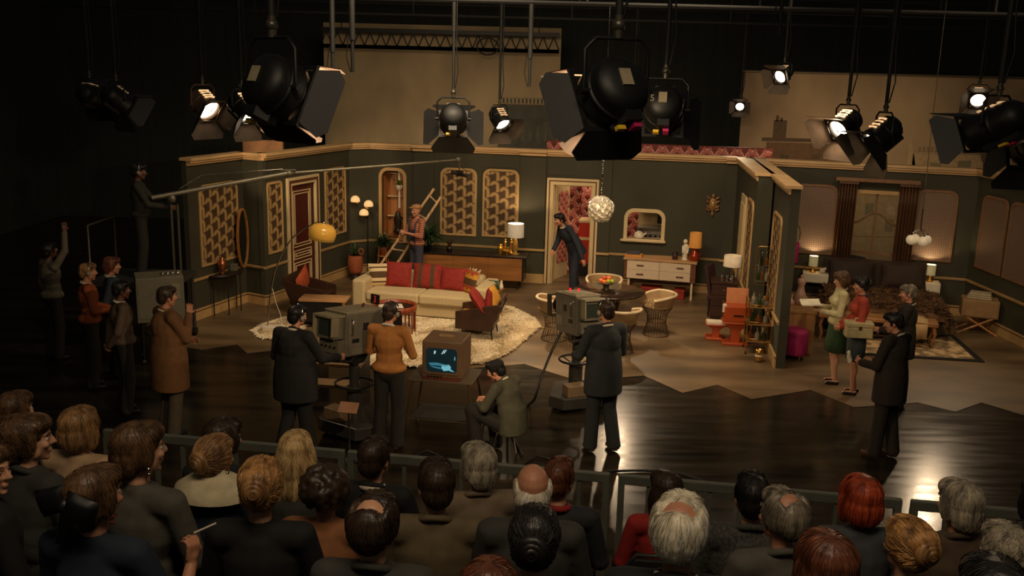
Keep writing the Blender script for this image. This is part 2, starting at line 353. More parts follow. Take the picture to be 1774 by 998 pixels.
# arched alcove with shelves
PINE = wood('pine_lining', (168, 112, 62), 3, 2)
o = frame(BW, alc, 'window_1', .07, .2, .03, TAN, True); u0, u1, z0, z1 = alc; w_ = u1 - u0; h = z1 - z0
B().b2((-w_ / 2 - .02, 0, .06), (-w_ / 2, .45, h + .1)).b2((w_ / 2, 0, .06), (w_ / 2 + .02, .45, h + .1)).b2((-w_ / 2, 0, h + .08), (w_ / 2, .45, h + .1)).b2((-w_ / 2 - .02, .45, .04), (w_ / 2 + .02, .47, h + .1)).b2((-w_ / 2, -.08, .03), (w_ / 2, .45, .07)).out('alcove_lining', PINE, o)
for z in (.3, .6, .95): B().b2((-w_ / 2 + .02, .3, .07 + h * z - .02), (w_ / 2, .44, .07 + h * z)).out('shelf', CREAM, o)
# serving hatch
o = frame(BW, hat, 'window_2', .075, .2, .035, CREAM, True); u0, u1, z0, z1 = hat; w_ = u1 - u0
B().b2((-w_ / 2 - .13, -.09, .02), (w_ / 2 + .1, .25, .06)).out('hatch_sill', CREAM, o, bev=.008)
# bedroom window: arched glazing bars, painted view lies behind
o = frame(BB, win, 'window_3', .07, 0, .05, TAN); w_ = win[1] - win[0]; h = win[3] - win[2]
f = B().b2((-.02, .02, 0), (.02, .06, h))
P_ = [(-w_ / 2 + w_ * i / 16, .04, h * (.66 + .13 * (.5 + .5 * math.cos((i - 8) / 8 * math.pi)))) for i in range(17)]
f.tube(P_, .022, 6).b2((-w_ / 2, .03, h * .32), (w_ / 2, .055, h * .35)); f.out('glazing_bars', FRB, o)
B().b2((-w_ / 2, .045, 0), (w_ / 2, .05, h)).out('window_pane', mat('window_glass', (235, 235, 225), .02, 0, 0, tr=.97), o)
# ---------------------------------------------------------------- kitchen seen through the door and hatch
FA = mat('fan_paper_dark', (124, 48, 40), .6); FB = mat('fan_paper_rose', (190, 104, 90), .6, 0, .12, 14); FC = mat('fan_paper_pink', (222, 166, 142), .6, 0, .06, 14)
def fans(f, x0, x1, z0, z1, y, r=.16):
    rows = int((z1 - z0) / (r * .8)) + 2
    for j in range(-1, rows):
        for i in range(-1, int((x1 - x0) / (2 * r)) + 2):
            cx = x0 + i * 2 * r + (j % 2) * r; cz = z0 + j * r * .8
            for k, (a, b) in enumerate(((.02, .4), (.4, .86), (.86, 1.0), )):
                f.m((0, 1, 2)[k])
                for t in range(10):
                    a0, a1 = math.pi * t / 10, math.pi * (t + 1) / 10
                    P = [(cx + r * q * math.cos(w), cz + r * q * math.sin(w)) for q, w in ((a, a0), (b, a0), (b, a1), (a, a1))]
                    if all(x0 <= p[0] <= x1 and z0 <= p[1] <= z1 for p in P): f.add([(p[0], y - .012 + .05 * (p[1] - cz) * .8, p[1]) for p in P], [(0, 1, 2, 3)])
KX = BW.P(3.35, 0, -1.7)
f = B().m(0).b2((0, 0, 0), (4.9, .06, 2.88)); fans(f, 0, 4.9, .1, 2.88, 0); o = struct(f.out('wall_kitchen_back', [FA, FB, FC])); o.location = BW.P(3.55, 0, -1.75); o.rotation_euler = (0, 0, BW.rz)
f = B().m(0).b2((0, 0, 0), (.38, .05, 2.88)); fans(f, 0, .38, .1, 2.88, 0); o = struct(f.out('wall_kitchen_side', [FA, FB, FC])); o.location = BW.P(4.08, 0, -1.0); o.rotation_euler = (0, 0, BW.rz + R_(18))
f = B().m(3).b2((0, 0, 0), (.62, .04, 2.02)); f.at(M.Translation((0, -.006, 0))); fans(f, .06, .56, .35, 1.9, 0, .12); o = struct(f.out('door_3', [FA, FB, FC, CREAM])); o.location = BW.P(door[0] + .03, 0, -.42); o.rotation_euler = (0, 0, BW.rz + R_(72))
# cream partition beyond the door
w = struct(B().b2((0, 0, 0), (.9, .05, 2.6)).out('wall_passage', mat('passage_cream', (176, 132, 92), .7))); w.location = BW.P(3.3, 0, -1.3); w.rotation_euler = (0, 0, BW.rz)
# ---------------------------------------------------------------- painted backdrops and truss
def skyc(n, a, b, sc): return mat(n, a, .9, 0, .0, sc, 0, c2=b, st=(1, 1, .7), edge=(.38, .62), det=3)
CL1 = skyc('backdrop_sand', (156, 136, 104), (182, 158, 120), .8); CL2 = mat('backdrop_slate', (84, 82, 70), .9, 0, .15, 3); CL3 = mat('backdrop_lattice', (150, 128, 92), .9)
t = T('painted_backdrop', 'tall beige painted cloth hanging from the truss behind the living room', 'backdrop', (0, 24, 0))
a, b = D(560, 45, 24), D(966, 250, 24); f = B().m(0).b2((a.x, 0, 0), (b.x, .02, 5.42)); f.out('cloth', CL1, t)
p, q = D(864, 180, 24), D(964, 240, 24); f = B().m(0).b2((p.x, -.006, 1.7), (b.x - .05, -.002, p.z)); f.m(1).b2((p.x, -.009, p.z), (b.x - .05, -.004, p.z + .03)).b2((p.x, -.009, p.z + .14), (b.x - .05, -.004, p.z + .17)); x = p.x; f.m(0)
for i in range(15): f.b2((x, -.008, p.z + .03), (x + .05, -.004, p.z + .14)); x += .095
f.m(2)
for i in range(7): f.b2((p.x + .2 + i * .19, -.009, p.z - .9), (p.x + .27 + i * .19, -.004, p.z - .62 + .1 * (i % 3)))
f.out('painted_terrace', [CL2, CL3, mat('backdrop_moss', (98, 94, 76), .9)], t)
t = T('painted_backdrop', 'wide painted skyline cloth hanging behind the bedroom set', 'backdrop', (0, 22.5, 0)); YB = 22.5
def dp(px, py): q = D(px, py, YB); return q.x, q.z
SK = skyc('skyline_haze', (140, 116, 88), (178, 150, 112), .5)
a = dp(1290, 123); b = dp(1830, 140); f = B().b2((a[0], 0, 0), (b[0] + .1, .02, (a[1] + b[1]) / 2)); f.out('cloth', SK, t)
f = B().tube([(a[0] - .05, -.03, (a[1] + b[1]) / 2 + .02), (b[0] + .1, -.03, (a[1] + b[1]) / 2 + .02)], .03, 8); f.out('batten', mat('batten_alloy', (120, 105, 82), .45, .6), t)
f = B()
def pr(x0, y0, x1, y1, m_, k=0): A_, B_ = dp(x0, y0), dp(x1, y1); f.m(m_).b2((A_[0], -.006 - k * .003, min(A_[1], B_[1])), (B_[0], -.001, max(A_[1], B_[1])))
pr(1328, 246, 1466, 330, 0); pr(1320, 238, 1468, 248, 1, 1); pr(1341, 208, 1361, 240, 1); pr(1345, 200, 1349, 210, 1); pr(1352, 204, 1356, 210, 1)
for x in (1352, 1405, 1440): pr(x, 268, x + 14, 276, 1, 1)
pr(1468, 318, 1900, 520, 2); pr(1500, 352, 1512, 372, 4, 1); pr(1534, 380, 1546, 402, 3, 1); pr(1470, 408, 1560, 412, 3, 1); pr(1582, 266, 1745, 330, 2); pr(1576, 262, 1752, 267, 3, 1); pr(1660, 278, 1680, 296, 4, 1); pr(1612, 282, 1628, 298, 4, 1); pr(1716, 284, 1732, 300, 4, 1)
A_ = [dp(1640, 263), dp(1718, 264), dp(1678, 247)]; f.m(2).prism([(x, z) for x, z in A_], .004, lambda x, y, z: (x, -.002 - z, y))
for i in range(7): pr(1592 + i * 7, 254, 1595 + i * 7, 263, 3)
A_ = [dp(1566, 330), dp(1590, 330), dp(1582, 255), dp(1576, 240)]; f.m(2).prism([(x, z) for x, z in A_], .004, lambda x, y, z: (x, -.002 - z, y))
f.out('painted_skyline', [mat('paint_umber', (112, 84, 58), .9), mat('paint_dark_umber', (92, 72, 52), .9), mat('paint_stone', (180, 152, 110), .9), mat('paint_stone_shade', (140, 114, 80), .9), mat('paint_sage', (132, 122, 90), .9)], t)
t = T('lighting_truss', 'dark lattice truss carrying the tall beige backdrop', 'truss', (0, 23.6, 0)); a, b = D(556, 46, 23.6), D(970, 40, 23.6)
z0, z1 = a.z - .42, a.z - .1
B().b2((a.x, -.05, z1), (b.x, .05, z1 + .09)).out('top_chord', BLACK, t)
for x in (a.x + .5, b.x - .5): B().cyl((x, 0, z1), (x, 0, 6.2), .012, n=6).out('hanger', BLACK, t); B().b2((a.x, -.05, z0 - .07), (b.x, .05, z0 + .02)).out('bottom_chord', BLACK, t)
f = B(); n = 22; dx = (b.x - a.x) / n
for i in range(n): f.cyl((a.x + i * dx, 0, z0), (a.x + (i + .5) * dx, 0, z1), .016, n=6).cyl((a.x + (i + .5) * dx, 0, z1), (a.x + (i + 1) * dx, 0, z0), .016, n=6)
f.out('lacing', BLACK, t)
f = B()
for k in range(3): f.tube([(D(845, 60, 23.5).x + .26 * math.cos(a_ * .5), -.055 - .012 * k, z0 + .05 + .2 * math.sin(a_ * .5)) for a_ in range(13)], .02, 6)
tag(f.out('cable_coil', BLACK), 'black cable coil hanging on the truss', 'cable').location = (0, 23.6, 0)
for i, (z, y, lb) in enumerate(((5.35, 18.6, 'nearer dark steel pipe of the lighting grid, above the set wall'), (5.35, 14.5, 'dark steel grid pipe over the middle of the studio'), (5.7, 20.8, 'high dark steel grid pipe behind the set walls'), (5.46, 16.4, 'dark steel grid pipe that carries the glass chandelier wire'), (6.2, 23.6, 'high dark steel grid pipe from which the truss hangs'))):
    f = B(); f.cyl((-9, 0, 0), (12, 0, 0), .024, n=8)
    for x in range(-8, 12, 3): f.cyl((x, 0, 0), (x, 0, 3.4 - i * .2), .02, n=6)
    o = tag(f.out('grid_pipe', mat('grid_black', (24, 24, 22), .8)), lb, 'lighting grid'); o.location = (0, y, z)
# ---------------------------------------------------------------- rail in front of the audience
RAILC = mat('rail_grey_green', (96, 98, 86), .6)
ra, rb = G(395, 762, 1.95), G(1750, 881, 1.95); rd = (rb - ra); rd.z = 0; RL = rd.length; rd /= RL; rrz = math.atan2(rd.y, rd.x)
def atpx(px):
    lo, hi = -3.0, RL + 2
    for _ in range(40):
        mid = (lo + hi) / 2; p = ra + rd * mid; v = p - V((0, 0, HC)); x = 887 + F * v.dot(rt) / v.dot(fw)
        if x < px: lo = mid
        else: hi = mid
    return lo
for (x0, x1, lb) in ((180, 597, 'grey guard rail section in front of the audience, left end'), (603, 1057, 'grey guard rail section before the white bald head, centre left'), (1072, 1563, 'grey guard rail section in front of the redhead, centre right'), (1579, 1900, 'grey guard rail section in front of the audience, right end')):
    u0, u1 = atpx(x0), atpx(x1); t = T('guard_rail', lb, 'railing', ra + rd * u0, rrz, 'guard rails of the audience stand'); t.location.z = .9; l = u1 - u0
    B().b2((0, -.02, .99), (l, .02, 1.05)).out('top_rail', RAILC, t, bev=.006); B().b2((0, -.015, .08), (l, .015, .12)).out('bottom_rail', RAILC, t)
    for x in (0.0, l - .04): B().b2((x, -.02, 0), (x + .04, .02, .995)).out('end_post', RAILC, t)
    n = max(2, int(l / .17))
    for i in range(1, n): B().b2((l * i / n - .012, -.012, .1), (l * i / n + .012, .012, 1.0)).out('baluster', RAILC, t)
# stepped audience stand
STEP = mat('stand_ply', (38, 34, 28), .8)
f = B(); OFF = (-.25, .12, 1.08, 1.98, 2.9); ZR = (.9, 1.0, 1.24, 1.52, 1.8)
for k in range(5): f.b2((-7, -OFF[k + 1] if k < 4 else -7, 0), (7, -OFF[k], ZR[k]))
o = struct(f.out('floor_stand', STEP)); o.location = (ra + rd * RL / 2); o.location.z = 0; o.rotation_euler = (0, 0, rrz)
# ================================================================ living room
LINEN = mat('oatmeal_linen', (198, 176, 132), .85, 0, .06, 30, .05); RED = mat('red_velvet', (142, 38, 28), .8, 0, .18, 14, .15, st=(1, 1, 1)); ORNG = mat('burnt_orange_velvet', (164, 72, 36), .8, 0, .15, 12, .1)
OLIVE = mat('olive_stripe', (84, 58, 30), .85); MUST = mat('mustard_cloth', (200, 140, 44), .7); WALN = wood('walnut', (98, 58, 32), 3, 0); TEAK = wood('teak_front', (158, 104, 54), 2.5, 0, .4, .22); LEATH = mat('brown_leather', (58, 36, 24), .4, 0, .2, 5)
GOLD = mat('gilt', (206, 156, 66), .3, .8, .2, 12); TERRA = mat('terracotta', (158, 82, 46), .7, 0, .2, 6); LEAF = mat('dark_leaf', (52, 74, 34), .6, 0, .35, 5); LEAF2 = mat('bright_leaf', (92, 116, 44), .6, 0, .3, 5); SOIL = mat('soil', (40, 30, 22), .9)
SOFA = T('sofa', 'long oatmeal linen sofa with square arms behind the round coffee table', 'sofa', (-1.66, 16.3, .006), R_(-12.5)); t = SOFA
B().b2((-1.22, .06, .05), (1.22, .95, .27)).out('base', LINEN, t, bev=.02)
for sx in (-1, 1): B().b2((sx * 1.0, 0, .07), (sx * 1.25, .97, .64)).out('arm', LINEN, t, bev=.045)
B().b2((-1.0, .72, .25), (1.0, .97, .70)).out('backrest', LINEN, t, bev=.05)
for x0, x1 in ((-.99, .0), (.005, .99)): B().b2((x0, .0, .275), (x1, .74, .45)).out('seat_cushion', LINEN, t, bev=.035)
for x in (-1.1, 1.1):
    for y in (.12, .85): B().cyl((x, y, 0), (x, y, .06), .025).out('foot', WALN, t)
def onto(root, p): return root.matrix_world @ V(p) if False else (M.Translation(root.location) @ Euler(root.rotation_euler).to_matrix().to_4x4()) @ V(p)
def cushion(root, p, w, h, th, tilt, yaw, m1, label, stripes=None, piping=None, roll=0, fringe=0, grp='scatter cushions on the sofa'):
    o_ = onto(root, p); t = T('cushion', label, 'cushion', o_, root.rotation_euler.z + yaw, grp); Mx = M.Translation((0, 0, h / 2 - .01)) @ Euler((tilt, roll, 0)).to_matrix().to_4x4()
    f = B(); f.pillow(w, h, th, Mx, 15)
    if stripes:
        for i, fc in enumerate(f.f):
            c_ = sum((f.v[q] for q in fc), V()) / 4; u = (Mx.inverted() @ c_)[stripes[0]] / w + .5; f.mi[i] = stripes[1][min(len(stripes[1]) - 1, max(0, int(u * len(stripes[1]))))]
    f.out('cover', m1, t)
    e = [Mx @ V((a * w / 2 * .97, 0, b * h / 2 * .97)) for a, b in ((-1, -1), (0, -.95), (1, -1), (.95, 0), (1, 1), (0, .95), (-1, 1), (-.95, 0))]
    B().tube(e, .007, 6, True).out('piping', piping or m1 if not isinstance(m1, list) else (piping or m1[0]), t)
    if fringe:
        g = B()
        for i in range(26):
            a = random.uniform(-1, 1); s_ = random.choice((0, 1)); b = Mx @ (V((a * w / 2, 0, h / 2)) if s_ else V((w / 2, 0, a * h / 2))); d_ = (b - Mx @ V((0, 0, 0))).normalized() * .05
            g.tube([b, b + d_ + V((random.gauss(0, .012), random.gauss(0, .02), random.gauss(0, .012)))], [.012, .003], 5)
        g.out('fringe', WHITE, t)['kind'] = 'stuff'
    return t
cushion(SOFA, (-.90, .50, .45), .42, .42, .15, R_(-14), R_(28), [CREAM, OLIVE, RED], 'cream and olive striped cushion at the left end of the sofa', (2, (0, 1, 0, 1, 1, 0, 1, 0)), CREAM)
cushion(SOFA, (-.56, .56, .45), .50, .46, .17, R_(-16), R_(4), RED, 'plain red velvet cushion, second from the left arm of the sofa')
cushion(SOFA, (-.02, .58, .45), .54, .46, .17, R_(-16), 0, [RED, OLIVE], 'red cushion with broad olive stripes in the middle of the sofa', (0, (0, 0, 1, 0, 0, 1, 0, 0)))
cushion(SOFA, (.48, .57, .45), .50, .42, .17, R_(-16), R_(-4), RED, 'plain red velvet cushion beside the fringed cushion on the sofa')
cushion(SOFA, (.84, .46, .45), .40, .42, .14, R_(-14), R_(-42), [MUST, OLIVE, ORNG], 'mustard and brown patterned cushion with white fringe by the right sofa arm', (2, (0, 2, 1, 1, 0, 2)), None, 0, 1)
# armchair: leather side shells, slanted back
def armchair(label, loc, rz, c1, c2):
    t = T('armchair', label, 'armchair', loc, rz)
    B().b2((-.36, -.36, .22), (.30, .36, .30)).out('seat_frame', LEATH, t)
    for sy in (-1, 1):
        B().prism([(-.44, .20), (.24, .17), (.46, .66), (.36, .68), (-.44, .52)], .05, lambda x, y, z: (x, sy * .38 - z * sy, y)).out('arm', LEATH, t, bev=.01)
    B().box((.33, 0, .5), (.06, .72, .56), (0, R_(22), 0)).out('backrest', LEATH, t, bev=.015)
    B().b2((-.42, -.33, .30), (.2, .33, .42)).out('seat_cushion', c2, t, bev=.03)
    for x, y in ((-.3, -.28), (-.3, .28), (.24, -.28), (.24, .28)): B().cyl((x * 1.15, y * 1.15, 0), (x, y, .22), .012, .016, 8).out('leg', BLACK, t)
    o = B().pillow(.6, .48, .16, M.Identity(4)).out('back_cushion', c1, t); o.location = (.16, 0, .62); o.rotation_euler = (0, R_(24), R_(90)); return t
armchair('brown leather armchair with red cushion on the shag rug, seen from its side', (-.50, 15.28, .03), R_(-8), RED, MUST)
o = cushion(bpy.data.objects['armchair'], (.20, .1, .42), .46, .42, .14, R_(-24), R_(84), MUST, 'mustard cushion tucked behind the red one in the leather armchair', grp='cushions in the armchairs')
o = cushion(bpy.data.objects['armchair'], (-.04, -.12, .42), .48, .44, .16, R_(-34), R_(96), RED, 'red velvet cushion lying in the leather armchair', grp='cushions in the armchairs')
armchair('brown leather armchair with orange back cushion below the red door', G(538, 540), R_(170), ORNG, LEATH)
for o in (bpy.data.objects['armchair'], bpy.data.objects['armchair.001']): o.scale = (.86, .86, .9)
# dark media cabinet with lit top
a, b = G(517, 522, .5), G(598, 517, .5); t = T('low_cabinet', 'low dark cabinet with pale wooden top in front of the left armchair', 'cabinet', ((a.x + b.x) / 2, (a.y + b.y) / 2, 0), R_(-2)); l = (b - a).length
B().b2((-l / 2, 0, .10), (l / 2, .38, .46)).out('carcass', BLACK, t); B().b2((-l / 2 - .01, -.01, .46), (l / 2 + .01, .39, .5)).out('top', wood('pale_ash', (176, 132, 88), 3, 0), t, bev=.005)
B().b2((l / 2 - .05, -.006, .1), (l / 2, .1, .46)).out('end_panel', TEAK, t)
for x in (-l / 2 + .08, l / 2 - .08):
    for y in (.06, .32): B().cyl((x, y, 0), (x, y, .1), .018).out('leg', BLACK, t)
# coffee table
c = G(683, 532, .45); t = T('coffee_table', 'round slatted coffee table with dark top in front of the sofa', 'table', (c.x, c.y, .03))
CHERRY = wood('cherry', (140, 62, 30), 3, 2)
B().lathe([(0, .40), (.36, .40), (.36, .42), (0, .42)], n=32).out('tabletop', BLACK, t); B().lathe([(.345, .37), (.375, .37), (.375, .47), (.345, .47), (.345, .37)], n=32).out('rim', CHERRY, t)
for i in range(14):
    a = i * math.tau / 14; B().cyl((.35 * math.cos(a), .35 * math.sin(a), 0), (.35 * math.cos(a), .35 * math.sin(a), .38), .014, n=8).out('leg', CHERRY, t)
t = T('magazine', 'open white magazine lying on the round coffee table', 'magazine', (c.x - .06, c.y + .02, .45), R_(14))
B().prism([(-.2, 0), (0, .006), (0, .016), (-.1, .018), (-.2, .008)], .28, lambda x, y, z: (x, z - .14, y)).out('left_page', WHITE, t); B().prism([(.2, 0), (0, .006), (0, .016), (.1, .018), (.2, .008)], .28, lambda x, y, z: (x, z - .14, y)).out('right_page', WHITE, t)
# telephone table
c = G(856, 548); t = T('side_table', 'small brass side table beside the right arm of the sofa', 'table', (c.x, c.y, 0))
B().lathe([(0, .5), (.19, .5), (.19, .515), (0, .515)], n=24).out('tabletop', BRASS, t)
for x, y in ((.14, -.12), (.14, .12), (-.14, -.12), (-.14, .12)): B().cyl((x, y, 0), (x, y, .5), .008, n=8).out('leg', BRASS, t)
p = T('telephone', 'green dial telephone on the brass side table', 'telephone', (c.x - .03, c.y, .516), R_(-20)); PHG = mat('phone_green', (58, 84, 62), .25)
B().box((0, 0, .045), (.2, .2, .09), tp=.62).out('body', PHG, p, bev=.012); B().tube([(-.11, .04, .10), (-.09, .04, .125), (.09, .04, .125), (.11, .04, .10)], [.026, .018, .018, .026], 10).out('handset', PHG, p)
B().lathe([(0, 0), (.05, 0), (.045, .012), (0, .012)], (0, -.045, .07), R=Euler((R_(28), 0, 0)).to_matrix()).out('dial', CHROME, p)
tag(B().lathe([(0, 0), (.03, 0), (.04, .05), (.025, .10), (.018, .14), (.024, .16), (0, .15)], n=16).out('bud_vase', WHITE), 'small white bud vase beside the green telephone', 'vase').location = (c.x + .12, c.y - .04, .516)
# fur rugs
FUR = mat('cream_fur', (232, 216, 184), .95, 0, .08, 20)
def furrug(name, label, poly, n, ln):
    P = [V(p) for p in poly]; k = len(P); c = sum(P, V()) / k; f = B(); f.add([(p.x, p.y, .008) for p in P] + [(p.x, p.y, .03) for p in P], [tuple(range(k, 2 * k))] + [(i, (i + 1) % k, k + (i + 1) % k, k + i) for i in range(k)])
    for i in range(n):
        j = random.randrange(k); a, b = P[j], P[(j + 1) % k]; r1 = random.random(); q = a + (b - a) * r1; r2 = 1 - random.random() ** 1.5 * .98 if i % 4 else 1.0; p = c + (q - c) * r2
        an = noise.noise(p * 1.3) * 6 + random.gauss(0, .5); d_ = V((math.cos(an), math.sin(an), 0)); 
        if r2 > .96: d_ = (q - c).normalized() + V((random.gauss(0, .4), random.gauss(0, .4), 0))
        w_ = V((-d_.y, d_.x, 0)) * .012; z0 = V((p.x, p.y, .02)); e = z0 + d_ * ln * random.uniform(.6, 1.2) + V((0, 0, random.uniform(.004, .02)))
        f.add([z0 - w_, z0 + w_, (z0 + e) / 2 + w_ * .7 + V((0, 0, .02)), e, (z0 + e) / 2 - w_ * .7 + V((0, 0, .02))], [(0, 1, 2, 3, 4)])
    return tag(f.out(name, FUR), label, 'rug')
furrug('shag_rug', 'large cream shag rug under the sofa and armchair', [G(*p, .02) for p in ((604, 575), (640, 553), (700, 546), (790, 543), (850, 528), (885, 534), (922, 553), (931, 567), (905, 586), (884, 604), (866, 615), (835, 628), (760, 633), (690, 633), (620, 632), (600, 604))], 26000, .06)
furrug('sheepskin_rug', 'small sheepskin rug under the foot of the arc lamp', [G(*p, .02) for p in ((442, 574), (462, 562), (490, 552), (512, 552), (524, 566), (515, 582), (486, 587), (455, 585))], 2600, .06)
# arc lamp
YA = G(468, 574).y; pts = [D(x, y, YA) for x, y in ((464, 572), (465, 545), (468, 510), (476, 470), (489, 437), (507, 412), (528, 395), (548, 386), (562, 386))]
t = T('arc_lamp', 'arc floor lamp with mustard dome shade in front of the red door', 'lamp', (pts[0].x, pts[0].y, .03)); o_ = V(t.location)
B().box((.1, 0, .035), (.34, .2, .07)).out('base', WHITE, t, bev=.01)
sm = []
for i in range(len(pts) - 1):
    for k in range(4): q = k / 4; sm.append(pts[i].lerp(pts[i + 1], q) - o_)
sm.append(pts[-1] - o_); sm[0].z = .05; B().tube(sm, .012, 8).out('stem', CHROME, t)
q = D(559, 401, YA) - o_; Rm = Euler((0, R_(9), 0)).to_matrix(); r = .225
B().lathe([(.02, .13), (.09, .125), (.16, .10), (.205, .05), (.225, -.02), (.222, -.08), (.205, -.14), (.198, -.14), (.215, -.08), (.218, -.02), (.2, .045), (.15, .095), (.02, .12)], q, 28, R=Rm).out('lamp_shade', mat('mustard_gloss', (205, 156, 66), .18, 0, .05, em=.05, ec=(255, 186, 70)), t)
B().ball(q + V((0, 0, -.02)), .05).out('bulb', mat('frosted_bulb', (255, 240, 210), .4, em=1.0), t); B().cyl(q + V((.02, 0, .12)), q + V((.03, 0, .17)), .025, .012).out('shade_cap', CHROME, t)
f = B().tube([D(*p, YA - .05) - V((0, 0, 0)) for p in ((472, 500), (478, 525), (486, 545), (490, 566))], .006, 6); tag(f.out('lamp_cable', WHITE), 'white cable hanging beside the arc lamp stem', 'cable')
# copper amphora on wall console
c = L1.P(.72, 0); t = T('console_table', 'dark half-round console table with slim legs on the left wall', 'table', L1.P(.78, 0, .05), L1.rz)
DKW = mat('dark_wood', (38, 28, 20), .4, 0, .2, 5)
B().lathe([(0, .70), (.38, .70), (.38, .73), (0, .73)], n=20, a0=math.pi, a1=math.tau, sy=.8).out('tabletop', DKW, t)
for x, y in ((-.33, -.04), (.33, -.04), (-.18, -.24), (.18, -.24)): B().cyl((x, y, 0), (x, y, .7), .012, n=8).out('leg', DKW, t)
COP = mat('copper', (186, 116, 80), .25, .9)
p = T('amphora', 'copper amphora with two handles on the left console', 'vase', L1.P(.62, .731, .17), L1.rz)
B().lathe([(0, 0), (.06, 0), (.03, .03), (.05, .08), (.085, .16), (.075, .23), (.04, .27), (.05, .3), (.042, .3), (.03, .27), (0, .2)]).out('body', COP, p)
for s_ in (-1, 1): B().tube([(s_ * .045, 0, .28), (s_ * .11, 0, .27), (s_ * .11, 0, .2), (s_ * .08, 0, .17)], .009, 8).out('handle', COP, p)
tag(B().b2((-.06, -.05, 0), (.06, .05, .12)).out('trinket_box', mat('grey_box', (96, 90, 74), .6), bev=.008), 'small grey box beside the copper amphora', 'box').location = L1.P(.98, .731, .16)
t = T('oval_mirror', 'tall oval mirror leaning in the corner left of the narrow wallpaper panel', 'mirror', LR.P(.16, .72, .24), R_(78))
B().band([(.2 * math.cos(a * .2618), .55 + .55 * math.sin(a * .2618)) for a in range(24)], [(.17 * math.cos(a * .2618), .55 + .515 * math.sin(a * .2618)) for a in range(24)], .04, lambda x, y, z: (x, -z, y)).out('frame', TEAK, t)
B().prism([(.175 * math.cos(a * .2618), .55 + .52 * math.sin(a * .2618)) for a in range(24)], .01, lambda x, y, z: (x, -.02 + z, y)).out('glass', mat('mirror', (160, 160, 150), .06, 1), t)
# plants
def fronds(f, c, n, L_, w, droop=.6, up=1.0, seed=1):
    r_ = random.Random(seed)
    for i in range(n):
        a = r_.uniform(0, math.tau); e = r_.uniform(.25, 1.0); l = L_ * r_.uniform(.6, 1.1); d_ = V((math.cos(a) * e, math.sin(a) * e, up * (1.25 - e * .6))); d_.normalize()
        p = V(c); pts = [p.copy()]
        for k in range(6): p = p + d_ * l / 6; d_ = (d_ + V((0, 0, -droop / 6 * (1 + k * .4)))).normalized(); pts.append(p.copy())
        sd = d_.cross(V((0, 0, 1))); sd = sd.normalized() if sd.length > .01 else V((1, 0, 0))
        for k in range(6):
            q = w * (1 - k / 6.2); 
            for s_ in (-1, 1):
                b = pts[k]; m_ = (pts[k + 1] - pts[k]); f.add([b, b + m_ * .9 + sd * s_ * q, b + m_ * 1.2 + sd * s_ * q * .5, pts[k + 1]], [(0, 1, 2, 3)])
def potplant(name, label, loc, pot, potm, leafm, n, L_, w, droop=.6, up=1.0, seed=1, z=None):
    t = T(name, label, 'plant', loc); B().lathe(pot, n=18).out('pot', potm, t); h = pot[-1][1] if z is None else z
    B().lathe([(0, h - .02), (pot[-1][0] * .98, h - .02)], n=14).out('soil', SOIL, t); f = B(); fronds(f, (0, 0, h - .01), n, L_, w, droop, up, seed); f.out('leaves', leafm, t); return t
POT = [(0, 0), (.07, 0), (.1, .15), (.11, .16), (.11, .18), (.1, .18)]
c = G(616, 484); t = potplant('urn_planter', 'terracotta drum urn on dark feet holding a dark plant, in the corner', (c.x, c.y, .12), [(0, 0), (.1, 0), (.15, .08), (.165, .2), (.155, .34), (.13, .40), (.12, .40)], TERRA, LEAF, 26, .34, .03, .5, 1.2, 3)
B().lathe([(0, -.12), (.13, -.12), (.1, -.08), (.09, 0), (0, 0)]).out('foot', DKW, t); B().tube([(.14 + .05 * math.cos(a * .6), -.1, .5 + .06 * math.sin(a * .6)) for a in range(11)], .012, 6).out('ring_handle', TERRA, t)
c = G(664, 482); t = T('plant_stand', 'tall wooden plant stand on splayed legs behind the sofa', 'stand', (c.x, c.y, 0))
for a in range(4): q = a * math.pi / 2 + .7; B().cyl((.17 * math.cos(q), .17 * math.sin(q), 0), (.1 * math.cos(q), .1 * math.sin(q), .66), .013, n=8).out('leg', TEAK, t)
B().lathe([(0, .48), (.13, .48), (.13, .5), (0, .5)]).out('shelf', TEAK, t)
potplant('potted_fern', 'bushy green fern in a terracotta pot on the wooden plant stand', (c.x, c.y, .501), POT, TERRA, LEAF, 160, .40, .04, .9, 1.0, 5)
c = G(762, 442, .7); SBR = R_(-8.5)
